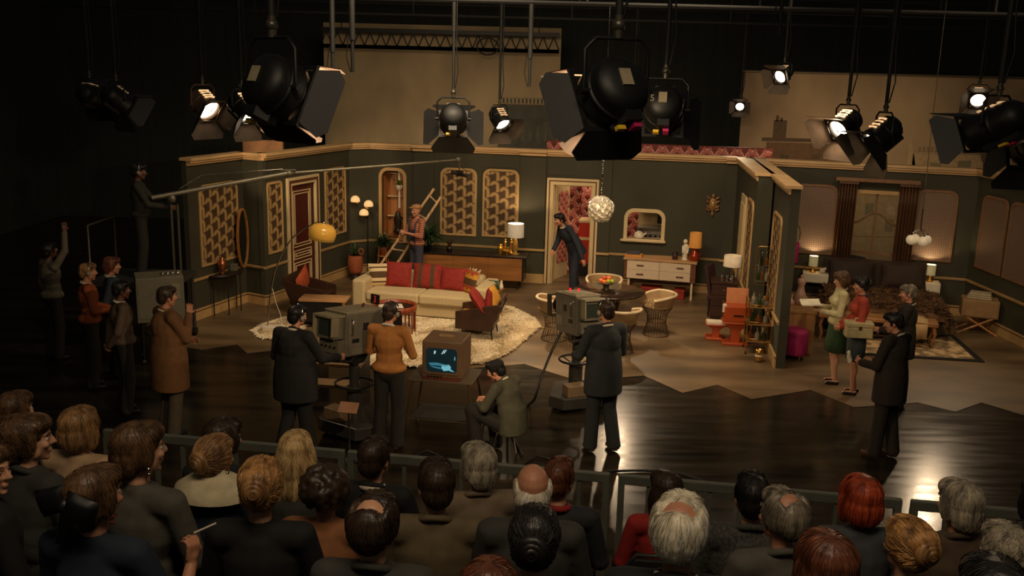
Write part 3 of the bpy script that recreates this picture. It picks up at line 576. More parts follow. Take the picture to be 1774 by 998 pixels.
# wooden sideboard
t = T('wooden_sideboard', 'long low wooden sideboard with dark top under the two wallpaper panels', 'sideboard', (-.86, 18.96, 0), SBR); hl = 1.09
B().b2((-hl, 0, .19), (hl, .46, .66)).out('carcass', DKW, t); B().b2((-hl - .02, -.02, .66), (hl + .06, .48, .7)).out('top', DKW, t, bev=.005)
for x0, x1 in ((-hl + .01, -.365), (-.36, .36), (.365, hl - .03)): B().b2((x0, -.012, .2), (x1, .0, .655)).out('door', TEAK, t)
for x in (-hl + .15, hl - .12):
    for y in (.07, .4): B().cyl((x, y, 0), (x, y, .19), .018).out('leg', BLACK, t)
def lamp(name, label, loc, shade, zs, base, bm, shm, cap=None, e=0, lc=(1, .72, .4), rad=.03, rz=0):
    t = T(name, label, 'lamp', loc, rz); r0, r1, h = shade
    B().lathe(base, n=20).out('base', bm, t)
    B().lathe([(r0, zs), (r1, zs + h), (r1 - .004, zs + h), (r0 - .004, zs)], n=32).out('lamp_shade', shm, t)
    B().ball((0, 0, zs + h * .55), .035).out('bulb', mat('lit_bulb_' + name, (255, 236, 200), .4, em=8 if e else .2, ec=(255, 190, 110)), t)
    B().cyl((0, 0, base[-1][1] - .01), (0, 0, zs + h * .5), .008, n=6).out('stem', BRASS, t)
    if e:
        l = bpy.data.lights.new('glow', 'POINT'); l.energy = e; l.color = lc; l.shadow_soft_size = rad; o = bpy.data.objects.new('glow', l); C.objects.link(o); o.parent = t; o.location = (0, 0, zs + h * .55 + .05)
    return t
SH_W = mat('white_shade', (206, 200, 188), .7, 0, .03, em=.07, ec=(255, 214, 160)); SH_O = mat('amber_shade', (196, 132, 58), .7, 0, .06, 20, em=.10, ec=(255, 165, 65), st=(1, 1, .05))
def onS(u, v, z=.701): return onto(bpy.data.objects['wooden_sideboard'], (u, v, z))
lamp('drum_lamp', 'lit table lamp with white drum shade on the wooden sideboard', onS(.88, .25), (.17, .165, .28), .36, [(0, 0), (.09, 0), (.09, .02), (.04, .03), (.05, .10), (.06, .18), (.05, .28), (.03, .33)], mat('amber_glass', (190, 150, 80), .1, 0, .1, tr=.5), SH_W, e=22)
for u, v, k, lb in ((.58, .2, 0, 'squat gilt vase, left of the gilt ornaments on the sideboard'), (.66, .3, 1, 'tall gilt figurine behind the other gilt ornaments'), (.72, .14, 2, 'gilt bowl at the front of the gilt ornaments'), (.79, .3, 1, 'gilt figurine standing next to the drum lamp base')):
    pr_ = ([(0, 0), (.05, 0), (.03, .03), (.07, .09), (.06, .15), (.03, .18), (.045, .21), (.03, .21), (0, .15)], [(0, 0), (.05, 0), (.045, .03), (.02, .05), (.035, .12), (.02, .18), (.032, .22), (.03, .25), (0, .27)], [(0, 0), (.04, 0), (.02, .03), (.07, .07), (.09, .10), (.08, .10), (0, .05)])[k]
    t = T('gilt_ornament', lb, 'ornament', onS(u, v), group='gilt ornaments on the wooden sideboard'); B().lathe(pr_, n=14).out('body', GOLD, t); B().ball((0, 0, pr_[-1][1] + .02), .022).out('finial', GOLD, t)
potplant('potted_fern', 'large dark green fern at the left end of the wooden sideboard', onS(-.95, .14), POT, DKW, LEAF, 230, .55, .05, 1.0, 1.0, 8)
t = potplant('potted_plant', 'reddish dried plant in a small pot between the fern and the gilt ornaments', onS(-.5, .25), [(0, 0), (.05, 0), (.06, .1), (.055, .1)], DKW, mat('red_stems', (96, 44, 34), .7), 16, .26, .025, .3, 1.4, 4)
# three-globe floor lamp
YG = 20.0; c = D(637, 372, YG); t = T('globe_lamp', 'slim black floor lamp with three cream half globes near the corner', 'lamp', (c.x, c.y, 0))
B().lathe([(0, 0), (.14, 0), (.13, .02), (0, .03)]).out('base', BLACK, t); B().cyl((0, 0, 0), (0, 0, c.z), .012, n=8).out('pole', BLACK, t)
for px, py in ((615.5, 347), (638.5, 355), (630.5, 370)):
    q = D(px, py, YG - .08) - V((c.x, c.y, 0)); B().lathe([(.1 * math.cos(a * .16), .1 * math.sin(a * .16)) for a in range(-2, 11)], q, 20).out('globe', mat('opal_globe', (240, 206, 150), .3, 0, .02, em=.5, ec=(255, 205, 140)), t)
    B().lathe([(0, -.085), (.05, -.075), (.085, -.05), (.094, -.03)], q, 20).out('reflector', BRASS, t); B().tube([q + V((0, 0, -.08)), (q + V((0, 0, c.z))) * .5 + V((0, 0, -.08)), (0, 0, c.z - .1)], .007, 6).out('arm', BLACK, t)
# alcove things
z0 = alc[2]; u = (alc[0] + alc[1]) / 2
c = BW.P(u + .1, z0 + 1.12, -.16); t = T('hanging_planter', 'white hanging planter with trailing leaves in the arched alcove', 'plant', c)
B().lathe([(0, -.12), (.05, -.12), (.08, -.04), (.082, 0), (.075, 0)], n=16).out('pot', WHITE, t); f = B(); fronds(f, (0, 0, -.01), 30, .2, .03, 1.3, 1.0, 6); f.out('leaves', LEAF2, t)
f = B(); f.cyl((0, 0, .1), (0, 0, .36), .028, .028, 8).tube([(-.08, 0, .36), (0, 0, .50), (.08, 0, .36)], .008, 6).tube([(-.08, 0, .36), (.08, 0, .36)], .008, 6).cyl((0, 0, -.12), (0, 0, -.5), .02, .03, 8); f.out('macrame', WHITE, t)
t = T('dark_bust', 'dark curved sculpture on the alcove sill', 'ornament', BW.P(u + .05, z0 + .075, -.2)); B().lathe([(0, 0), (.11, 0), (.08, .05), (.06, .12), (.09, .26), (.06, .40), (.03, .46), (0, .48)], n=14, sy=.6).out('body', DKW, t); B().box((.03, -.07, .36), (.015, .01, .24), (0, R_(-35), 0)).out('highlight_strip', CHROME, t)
for k, du in enumerate((-.17, .19)): tag(B().lathe([(0, 0), (.03, 0), (.035, .05), (.02, .08), (0, .09)], n=12).out('small_jar', WHITE), ('small white jar at the left of the alcove sill', 'small white jar at the right of the alcove sill')[k], 'jar', 'small jars on the alcove sill').location = BW.P(u + du, z0 + .005, .03)
# ================================================================ dining area
WIRE = mat('bronze_wire', (110, 88, 60), .35, .7); RIMC = mat('cream_upholstery', (206, 184, 146), .7); SEATF = mat('grizzled_fur', (186, 158, 116), .95, 0, .35, 40)
DT_ = G(1056, 503, .72); CW = mat('dark_table', (46, 32, 24), .18, 0, .2, 4, coat=.3)
t = T('dining_table', 'round dark gloss dining table with bead-trimmed pedestal under the glass chandelier', 'table', (DT_.x, DT_.y, 0))
B().lathe([(0, .685), (.6, .685), (.62, .70), (.61, .72), (0, .72)], n=40).out('tabletop', CW, t, bev=0); B().lathe([(0, 0), (.36, 0), (.34, .03), (.2, .08), (.15, .3), (.2, .55), (.3, .68), (0, .69)], n=28).out('pedestal', CW, t)
f = B()
for i in range(26): a = i * math.tau / 26; f.ball((.245 * math.cos(a), .245 * math.sin(a), .58), .017, 8)
f.out('bead_trim', mat('bone_bead', (206, 192, 160), .4), t)
def chair(label, loc, rz):
    t = T('wire_chair', label, 'chair', loc, rz, 'wire-based dining chairs')
    f = B(); n = 26
    for i in range(n):
        a = i * math.tau / n; c_, s_ = math.cos(a), math.sin(a); f.tube([(.22 * c_, .22 * s_, .012), (.16 * c_, .16 * s_, .22), (.17 * c_, .17 * s_, .36), (.25 * c_, .25 * s_, .49)], .005, 4)
    for r, z in ((.22, .012), (.25, .49), (.158, .24)): f.tube([(r * math.cos(i * math.tau / 28), r * math.sin(i * math.tau / 28), z) for i in range(28)], .008, 6, True)
    f.out('wire_base', WIRE, t)
    f = B(); g = B(); P0 = []; P1 = []
    for i in range(25):
        a = R_(-120 + 240 * i / 24) - math.pi / 2; k = abs(i - 12) / 12; zt = .715 - .08 * max(0, k - .55) ** 1.2 * 2.2; P1.append(V((.32 * math.cos(a), .31 * math.sin(a), zt))); P0.append(V((.245 * math.cos(a), .245 * math.sin(a), .5)))
    f.tube(P1, .024, 8); f.out('back_rim', RIMC, t)
    vs = [p * .99 for p in P1] + P0 + [p * .93 for p in P1] + [p * .93 for p in P0]; k = 25; fs = [(i, i + 1, k + i + 1, k + i) for i in range(24)] + [(2 * k + i, 3 * k + i, 3 * k + i + 1, 2 * k + i + 1) for i in range(24)]
    g.add([V((p[0], p[1], P1[i % 25].z if (i // 25) % 2 == 0 else .5)) for i, p in enumerate(vs)], fs, True).out('backrest', mat('tan_upholstery', (150, 120, 82), .75), t)
    f = B(); f.ball((0, 0, .52), (.26, .25, .06), 20)
    for i in range(900):
        a = random.uniform(0, math.tau); r = .26 * random.random() ** .5; z = .52 + .06 * max(0, 1 - (r / .26) ** 2) ** .5; p = V((r * math.cos(a), r * math.sin(a), z - .005)); d_ = V((math.cos(a) * r * 2 + random.gauss(0, .4), math.sin(a) * r * 2 + random.gauss(0, .4), .5 - r)).normalized() * .06; w_ = V((-d_.y, d_.x, 0)).normalized() * .008 if abs(d_.x) + abs(d_.y) > 1e-4 else V((.008, 0, 0)); f.add([p - w_, p + w_, p + d_], [(0, 1, 2)])
    f.out('fur_seat', SEATF, t); return t
c = G(960, 588); ch = chair('wire-based dining chair at the left of the round table, beside the shag rug', (c.x, c.y, .006), R_(-62))
c = G(1136, 580); copy(ch, (c.x, c.y, .006), R_(100), 'wire-based dining chair at the right of the round table, nearest the divider')
copy(ch, (DT_.x + .0, DT_.y + 1.02, .006), R_(172), 'wire-based dining chair behind the fruit bowl, facing the audience')
c = G(1062, 610); copy(ch, (c.x + .1, c.y, .006), R_(20), 'wire-based dining chair in front of the table, mostly behind the right cameraman')
# fruit bowl
t = T('fruit_bowl', 'black footed bowl of fruit in the middle of the dining table', 'bowl', (DT_.x - .06, DT_.y + .02, .722)); B().lathe([(0, 0), (.09, 0), (.05, .02), (.05, .08), (.12, .11), (.19, .145), (.185, .15), (.1, .12), (0, .1)], n=28).out('body', mat('pewter_bowl', (88, 76, 58), .35, .4), t)
OR = mat('orange_fruit', (222, 104, 34), .45); AP = mat('green_apple', (156, 164, 48), .4); RA = mat('red_apple', (196, 62, 34), .4)
for i, (x, y, z, r, m_, nm, lb) in enumerate(((-.09, -.02, .165, .042, OR, 'orange', 'orange at the left of the fruit bowl'), (-.04, -.09, .16, .04, OR, 'orange', 'orange at the front of the fruit bowl'), (.05, .02, .20, .042, OR, 'orange', 'orange on top of the fruit pile'), (.0, .05, .17, .04, AP, 'apple', 'green apple at the back of the fruit bowl'), (.10, -.03, .16, .04, AP, 'apple', 'green apple at the right of the fruit bowl'), (.03, -.06, .165, .04, AP, 'apple', 'green apple at the front right of the fruit bowl'), (-.03, .0, .21, .038, RA, 'apple', 'red apple on top of the fruit pile, left of the orange'))):
    q = T(nm, lb, 'fruit', (t.location.x + x, t.location.y + y, t.location.z + z), group='fruit in the bowl'); B().ball((0, 0, 0), (r, r, r * .92), 14).out('flesh', m_, q); B().cyl((0, 0, r * .8), (.004, 0, r * 1.15), .003, n=5).out('stem', DKW, q)
# white sideboard
a, b = G(1082, 446, .78), G(1206, 455, .78); ang = math.atan2(b.y - a.y, b.x - a.x); l = (b - a).length; WSB = t = T('white_sideboard', 'sideboard with white drawers and wooden top under the serving hatch', 'sideboard', (a.x, a.y, 0), ang)
B().b2((0, 0, .36), (l, .45, .74)).out('carcass', WALN, t); B().b2((-.02, -.02, .74), (l + .02, .47, .78)).out('top', wood('blond_wood', (186, 142, 96), 3, 0), t, bev=.004)
WDR = mat('white_laminate', (206, 184, 154), .45, 0, .03)
for x0, x1 in ((.06, l / 2 - .003), (l / 2 + .003, l - .1)):
    for z0, z1 in ((.375, .552), (.556, .73)):
        d_ = B().b2((x0, -.014, z0), (x1, 0, z1)).out('drawer', WDR, t); xm = (x0 + x1) / 2 - (.06 if x0 < .1 else -.1); B().b2((xm - .07, -.028, (z0 + z1) / 2 - .014), (xm + .07, -.01, (z0 + z1) / 2 + .014)).out('handle', mat('handle_brown', (96, 66, 46), .5), d_)
for x in (.1, l - .06):
    for y in (.04, .4): B().b2((x - .02, y - .02, 0), (x + .02, y + .02, .36)).out('leg', RIMC if y < .1 else WALN, t)
def onW(u, v, z=.781): return onto(WSB, (u, v, z))
tag(B().b2((-.17, -.11, 0), (.17, .11, .05)).out('book', mat('ochre_book', (196, 130, 56), .6), bev=.004), 'thick ochre book at the bottom of the pile on the white sideboard', 'book', 'books on the white sideboard').location = onW(.16, .2); bpy.data.objects['book'].rotation_euler.z = ang
o = tag(B().b2((-.13, -.09, 0), (.13, .09, .045)).out('book', mat('navy_book', (54, 56, 70), .6), bev=.004), 'navy book lying on top of the ochre book', 'book', 'books on the white sideboard'); o.location = onW(.15, .2, .832); o.rotation_euler.z = ang + .05
t = T('storage_jar', 'small dark lidded jar left of the white statuette', 'jar', onW(.98, .2)); B().lathe([(0, 0), (.055, 0), (.06, .08), (.05, .12), (0, .12)], n=16).out('body', mat('plum_glaze', (70, 44, 40), .3), t); B().lathe([(.07, .12), (.07, .135), (.01, .15), (0, .17)], n=16).out('lid', DKW, t)
t = tag(B().cap((0, 0, .03), (.01, 0, .26), .055, .062).ball((0, 0, .01), (.07, .06, .02)).ball((-.005, -.01, .37), (.045, .05, .052)).cap((0, 0, .27), (0, 0, .34), .035).cap((.06, -.01, .27), (.04, -.05, .15), .02).cap((-.05, -.01, .27), (-.05, -.05, .15), .02).ball((-.02, -.055, .36), .012).out('statuette', mat('white_plaster', (222, 210, 186), .6), rem=.009, smo=2), 'white plaster statuette of a figure on the white sideboard', 'statue'); t.location = onW(1.17, .2)
lamp('amber_lamp', 'table lamp with tall amber shade and copper jug base on the white sideboard', onW(1.36, .22), (.125, .115, .30), .26, [(0, 0), (.10, 0), (.11, .03), (.105, .11), (.09, .13), (.06, .19), (.03, .24), (.03, .26)], mat('copper_glaze', (150, 58, 28), .15, .4), SH_O, e=0)
tag(B().tube([(.09, 0, .1), (.13, 0, .13), (.12, 0, .2), (.05, 0, .21)], .01, 6).out('jug_handle', MATS['copper_glaze']), None).parent = bpy.data.objects['amber_lamp']
for x0, x1, lb, y_ in ((1.02, 1.22, 'red storage box on the floor under the right end of the white sideboard', .1), (.35, .75, 'red storage box on the floor under the middle of the white sideboard', .14)):
    t = T('storage_box', lb, 'box', onto(WSB, ((x0 + x1) / 2, y_, .006)), ang, 'red boxes under the white sideboard'); w_ = (x1 - x0) / 2; B().b2((-w_, -.1, 0), (w_, .2, .17)).out('body', mat('lacquer_red', (142, 42, 26), .35), t, bev=.01); B().b2((-w_ - .008, -.108, .15), (w_ + .008, .208, .19)).out('lid', MATS['lacquer_red'], t, bev=.006)
# wall cartouche
u, z = BW.hit(1235, 354); t = T('wall_cartouche', 'carved gilt wall ornament right of the serving hatch', 'ornament', BW.P(u, z, .02), BW.rz); f = B()
f.ball((0, 0, 0), (.085, .03, .14), 14).ball((0, -.02, .17), (.03, .02, .05)).ball((0, -.01, -.19), (.025, .02, .06))
for s_ in (-1, 1):
    for q in (.12, .04, -.06, -.12): f.tube([(s_ * .06, -.01, q), (s_ * .12, -.02, q + .03), (s_ * .1, -.02, q + .06)], [.022, .018, .008], 8)
f.out('carving', mat('old_gilt', (150, 112, 66), .5, .3, .2, 10), t); B().ball((0, -.03, 0), (.04, .012, .06)).out('boss', mat('boss_gilt', (176, 136, 84), .4, .4), t)
# chandelier
c = D(1041, 362, 16.4); t = T('glass_chandelier', 'round chandelier of clear glass discs hanging over the dining table', 'chandelier', c); DISC = mat('glass_disc', (240, 232, 212), .08, 0, .06, 20, spec=.9, tr=.6)
f = B(); n = 84; R0 = .21
for i in range(n):
    zz = 1 - 2 * (i + .5) / n; a = i * 2.39996; r = (1 - zz * zz) ** .5; d_ = V((r * math.cos(a), r * math.sin(a), zz)) ; d2 = (d_ + V((random.gauss(0, .18), random.gauss(0, .18), random.gauss(0, .18)))).normalized(); Rm = d2.to_track_quat('Z', 'Y').to_matrix()
    f.lathe([(0, .002), (.018, -.004), (.045, .0), (.052, .012), (.055, .012), (.046, -.004), (.018, -.009), (0, -.006)], d_ * R0, 12, R=Rm)
f.out('glass_discs', DISC, t); f = B()
for i in range(n):
    if i % 2: continue
    zz = 1 - 2 * (i + .5) / n; a = i * 2.39996; r = (1 - zz * zz) ** .5; f.cyl((0, 0, 0), V((r * math.cos(a), r * math.sin(a), zz)) * R0, .003, n=4)
f.out('wire_frame', CHROME, t); B().ball((0, 0, .11), .03).out('core', CHROME, t)
for k in range(6): B().ball((.10 * math.cos(k * 1.05), .10 * math.sin(k * 1.05), .05 * (-1) ** k), .022).out('bulb', mat('chandelier_bulb', (255, 235, 200), .4, em=9, ec=(255, 206, 140)), t)
f = B()
for k in range(46): f.tube([(.016 * math.cos(a * .785) * (k % 2), .016 * math.cos(a * .785) * (1 - k % 2), .27 + k * .042 + .028 * math.sin(a * .785)) for a in range(8)], .0045, 5, True)
f.cyl((0, 0, .2), (0, 0, .28), .012, n=8).cyl((0, 0, .4), (0, 0, .6), .012, .016, 8); f.out('chain', CHROME, t); B().cyl((0, 0, 2.18), (0, 0, 5.45 - c.z), .006, n=5).out('hang_wire', CHROME, t)
l = bpy.data.lights.new('glow', 'POINT'); l.energy = 16; l.color = (1, .78, .5); l.shadow_soft_size = .03; o = bpy.data.objects.new('glow', l); C.objects.link(o); o.parent = t
# kitchen things through hatch and door
hz = hat[2]; hm = (hat[0] + hat[1]) / 2; STEEL = mat('brushed_steel', (190, 184, 172), .25, .8)
t = T('cooker', 'white cooker with chrome rails seen through the serving hatch', 'cooker', BW.P(hm + .12, 0, -1.45), BW.rz); B().b2((-.32, -.28, 0), (.32, .28, hz + .02)).out('body', WHITE, t); B().b2((-.32, -.285, hz - .02), (.32, .28, hz + .05)).out('hob', STEEL, t)
B().b2((-.32, .2, hz + .05), (.32, .28, hz + .5)).out('splashback', CREAM, t); B().b2((-.34, -.1, hz + .42), (.36, .28, hz + .48)).out('plate_rack', mat('rack_plum', (120, 80, 66), .5), t)
B().b2((0.1, .1, hz + .1), (.36, .2, hz + .26)).out('oven_window', BLACK, t); B().tube([(-.3, -.31, hz - .06), (.3, -.31, hz - .06)], .012, 8).out('rail', CHROME, t)
for k in range(5): B().cyl((-.24 + k * .11, -.29, hz - .12), (-.24 + k * .11, -.32, hz - .12), .025, n=10).out('knob', BLACK, t)
t = T('kettle', 'white kettle on the hatch sill', 'kettle', BW.P(hat[0] + .24, hz - .012, -.12), 0); B().lathe([(0, 0), (.1, 0), (.11, .04), (.09, .11), (.04, .15), (0, .16)], n=18).out('body', mat('enamel', (216, 204, 180), .25), t); B().tube([(.09, 0, .06), (.14, 0, .10), (.15, 0, .13)], [.02, .014, .01], 8).out('spout', MATS['enamel'], t); B().tube([(-.07, 0, .13), (-.04, 0, .2), (.04, 0, .2), (.07, 0, .13)], .009, 6).out('handle', BLACK, t); B().ball((0, 0, .17), .016).out('lid_knob', BLACK, t)
t = T('red_cabinet', 'red kitchen cabinet with cream edges seen through the doorway', 'cabinet', BW.P(4.74, 0, -1.1), BW.rz); REDC = mat('red_cabinet', (184, 44, 26), .4, 0, .05)
B().b2((-.3, -.22, .3), (.3, .22, 1.2)).out('carcass', REDC, t); B().b2((-.31, -.235, 1.2), (.31, .23, 1.25)).out('top', CREAM, t); B().b2((-.3, -.235, .82), (.3, -.2, .88)).out('band', CREAM, t); B().b2((-.28, -.2, 0), (.28, .2, .3)).out('plinth', BLACK, t); B().b2((-.29, -.23, .32), (.29, -.22, .81)).out('door', REDC, t)
potplant('potted_plant', 'dark leafy plant on top of the red kitchen cabinet', BW.P(4.74, 1.251, -1.1), POT, TERRA, LEAF, 40, .3, .04, .8, 1.1, 11)
# ================================================================ divider corner and bedroom
ORP = mat('orange_lacquer', (172, 72, 32), .3, 0, .06); MAG = mat('magenta_velvet', (168, 34, 92), .75, 0, .1, 9, ec=None)
# dark writing desk with lamp
a, b = G(1258, 487, .74), G(1299, 489, .74); t = T('writing_desk', 'dark brown writing desk against the divider, behind the orange case', 'desk', (a.x - .28, a.y - .05, 0), R_(-10)); l = (b - a).length + .05
DK2 = wood('dark_mahogany', (62, 36, 26), 3, 0)
B().b2((0, -.02, .70), (l, .5, .74)).out('top', DK2, t, bev=.005); B().b2((.02, 0, .06), (l - .02, .48, .7)).out('carcass', DK2, t)
for z in (.1, .3, .5): d_ = B().b2((.03, -.012, z), (l - .03, 0, z + .18)).out('drawer', DK2, t); B().ball((l / 2, -.02, z + .09), .012).out('knob', BRASS, d_)
DESK = t
lamp('desk_lamp', 'table lamp with wide white drum shade on the dark writing desk', onto(DESK, (l * .30 + .22, .2, .741)), (.165, .155, .2), .26, [(0, 0), (.06, 0), (.07, .02), (.03, .06), (.045, .14), (.02, .22), (.02, .25)], CHROME, mat('white_shade_plain', (226, 208, 178), .7, em=.06, ec=(255, 220, 170)))
for k in range(3): tag(B().lathe([(0, 0), (.02, 0), (.006, .01), (.006, .05), (.026, .07), (.024, .11), (.022, .11), (.022, .07), (0, .05)], n=12).out('wine_glass', GLASS), ('left wine glass under the white desk lamp', 'middle wine glass under the white desk lamp', 'right wine glass under the white desk lamp')[k], 'glass', 'glasses on the writing desk').location = onto(DESK, (l * .4 + k * .09, .07, .741))
t = T('slipper_chair', 'tall dark maroon chair back beside the writing desk', 'chair', G(1246, 548), R_(60)); PLUM = mat('plum_velvet', (54, 26, 28), .8)
B().box((0, .2, .66), (.42, .07, .62), (R_(-12), 0, 0)).out('backrest', PLUM, t, bev=.03); B().b2((-.22, -.24, .32), (.22, .2, .42)).out('seat', PLUM, t, bev=.03)
for x in (-.18, .18):
    for y in (-.2, .16): B().cyl((x, y, 0), (x, y, .33), .014, .02, 8).out('leg', DKW, t)
# orange pedestal tables and case
def tee(label, loc, w, d, h, rz): 
    t = T('pedestal_table', label, 'table', loc, rz, 'orange pedestal tables by the divider')
    B().b2((-w / 2, -d / 2, h - .035), (w / 2, d / 2, h)).out('tabletop', ORP, t, bev=.012); B().b2((-w / 2 * .95, -d / 2, 0), (w / 2 * .95, d / 2, .05)).out('base', ORP, t, bev=.012)
    B().prism([(-w * .16, 0), (w * .16, 0), (w * .16, h * .62), (w * .42, h - .03), (-w * .42, h - .03), (-w * .16, h * .62)], d * .7, lambda x, y, z: (x, z - d * .35, y)).out('stem', ORP, t, bev=.01); return t
c = G(1273, 597); tee('taller orange pedestal table carrying the orange case', (c.x, c.y + .05, .006), .46, .36, .40, R_(-8))
c2 = G(1243, 590); tee('lower orange pedestal table with a white tray on it, left of the taller one', (c2.x - .02, c2.y + .1, .006), .36, .3, .28, R_(-8))
t = T('orange_case', 'glossy orange case with open pale lid on the taller pedestal table', 'case', (c.x, c.y + .05, .407), R_(-8)); B().b2((-.21, -.16, 0), (.21, .16, .26)).out('body', ORP, t, bev=.012); B().box((.01, .17, .38), (.36, .025, .26), (R_(-12), 0, 0)).out('lid', mat('peach_lid', (196, 124, 78), .4), t, bev=.006); B().b2((-.06, -.168, .1), (.1, -.158, .125)).out('slot', BLACK, t); B().b2((-.24, -.14, .16), (-.18, -.04, .28)).out('side_box', WHITE, t)
t = T('tray', 'white tray lying on the lower orange pedestal table', 'tray', (c2.x - .03, c2.y + .08, .288), R_(-8)); B().b2((-.15, -.11, 0), (.15, .11, .012)).out('bottom', WHITE, t); B().band([(-.16, -.12), (.16, -.12), (.16, .12), (-.16, .12)], [(-.15, -.11), (.15, -.11), (.15, .11), (-.15, .11)], .03, lambda x, y, z: (x, y, z)).out('rim', WHITE, t)
# drinks trolley
c = G(1312, 612); TR = t = T('drinks_trolley', 'three-tier brass drinks trolley beside the divider end wall', 'trolley', (c.x, c.y + .1, .006), R_(-8))
for z in (.2, .48, .76): B().b2((-.19, -.2, z), (.19, .2, z + .015)).out('shelf', mat('amber_tray', (150, 108, 62), .2), t); B().tube([(-.19, -.2, z + .05), (.19, -.2, z + .05), (.19, .2, z + .05), (-.19, .2, z + .05)], .006, 6, True).out('gallery_rail', BRASS, t)
for x in (-.19, .19):
    for y in (-.2, .2): B().cyl((x, y, .04), (x, y, .86), .009, n=8).out('post', BRASS, t); B().cyl((x - .01, y, .025), (x + .01, y, .025), .025, n=12).out('wheel', BLACK, t)
B().tube([(-.19, -.2, .86), (-.19, -.12, .9), (-.19, .12, .9), (-.19, .2, .86)], .009, 8).out('push_handle', BRASS, t)
BOT = [(0, 0), (.034, 0), (.036, .02), (.036, .11), (.014, .15), (.013, .195), (0, .197)]; GLS = [(0, 0), (.03, 0), (.035, .09), (.032, .09), (.028, .01), (0, .01)]
GG = mat('green_bottle_glass', (48, 70, 34), .1, tr=.4); GA = mat('amber_bottle_glass', (128, 76, 28), .1, tr=.4); GC = mat('pale_bottle_glass', (190, 184, 160), .08, tr=.6)
k = 0
for z, tier in ((.776, 'top'), (.496, 'middle'), (.216, 'bottom')):
    for i, (x, y) in enumerate(((-.12, -.13), (-.02, -.14), (.09, -.12), (-.1, .02), (.04, .03), (.12, .1), (-.06, .13))):
        if tier != 'top' and i > 3: continue
        m_ = (GC, GG, GA)[k % 3]; cn = ('clear', 'green', 'amber')[k % 3]; gl = (i % 2 == 0 and tier == 'top'); pos = ('front left', 'front middle', 'front right', 'centre left', 'centre right', 'back right', 'back left')[i]
        o = T('tumbler' if gl else 'bottle', f'{cn} {"tumbler" if gl else "bottle"} at the {pos} of the trolley\'s {tier} tier', 'glass' if gl else 'bottle', onto(TR, (x, y, z)), 0, 'bottles and glasses on the drinks trolley')
        B().lathe(GLS if gl else BOT, n=14).out('body', GLASS if gl else m_, o)
        if not gl: B().cyl((0, 0, .19), (0, 0, .22), .015, n=10).out('stopper', CHROME if i % 2 else BRASS, o)
        k += 1
c = G(1317, 628); t = T('floor_vase', 'small brass vase with a white band on the floor by the trolley', 'vase', (c.x - .02, c.y + .03, .006)); B().lathe([(0, 0), (.05, 0), (.07, .05), (.05, .14), (.06, .2), (.05, .2), (.04, .14), (0, .1)], n=18).out('body', BRASS, t); B().lathe([(.061, .085), (.063, .1), (.058, .115)], n=18).out('band', WHITE, t)
# wall rack with bottles on the divider
u, z = DT.hit(1334, 470); t = T('wall_rack', 'brass wall rack with two open shelves of bottles on the divider', 'rack', V((4.0, 15.3, 1.02)), R_(-8)); 
B().tube([(0, -.02, .03), (0, -.02, .6), (.04, -.02, .64), (.21, -.02, .64), (.21, -.02, .0), (.04, -.02, 0)], .009, 6, True).out('hoop', BRASS, t)
for z in (.06, .32): B().b2((.02, -.07, z), (.22, .03, z + .012)).out('shelf', GLASS, t)
B().band([(.05, .33), (.22, .33), (.22, .6), (.05, .6)], [(.065, .345), (.205, .345), (.205, .585), (.065, .585)], .02, lambda x, y, z: (x, -.1 + z, y)).out('square_frame', CHROME, t)
RK = t
for i, (x, z) in enumerate(((.05, .073), (.115, .073), (.18, .073), (.09, .333), (.165, .333))):
    o = T('bottle', ('green', 'amber', 'clear', 'amber', 'clear')[i] + (' bottle at the left of the rack\'s lower shelf', ' bottle in the middle of the rack\'s lower shelf', ' bottle at the right of the rack\'s lower shelf', ' bottle at the left of the rack\'s upper shelf', ' bottle at the right of the rack\'s upper shelf')[i], 'bottle', onto(RK, (x, -.03, z)), 0, 'bottles on the brass wall rack'); B().lathe([(r * .75, h * .95) for r, h in BOT], n=14).out('body', (GG, GA, GC)[i % 3], o); B().ball((0, 0, .205), .013, 8).out('stopper', CHROME, o)
# dressing table, ottoman
a, b = G(1364, 537, .75), G(1408, 538, .75); DRS = t = T('dressing_table', 'pale wooden dressing table behind the divider end, above the magenta stool', 'table', (a.x, a.y, 0), R_(-8)); BLD = wood('dressing_wood', (178, 132, 82), 2, 2, .4, .15)
B().b2((-.02, 0, .70), (.47, 1.25, .75)).out('top', BLD, t, bev=.005); B().b2((0, .02, .0), (.45, 1.2, .7)).out('carcass', BLD, t); B().b2((.02, 0, .05), (.43, .02, .68)).out('end_panel', BLD, t)
t = T('stool', 'round magenta velvet stool with brass feet in front of the dressing table', 'stool', G(1374, 622)); t.location.z = .006
B().lathe([(0, .09), (.19, .09), (.205, .11), (.205, .44), (.195, .475), (.16, .495), (0, .50)], n=32).out('seat', MAG, t)
for a in range(4): q = a * math.pi / 2 + .3; B().cyl((.15 * math.cos(q), .15 * math.sin(q), 0), (.17 * math.cos(q), .17 * math.sin(q), .1), .012, .018, 8).out('leg', BRASS, t)
PNK = mat('pink_porcelain', (206, 160, 140), .35)
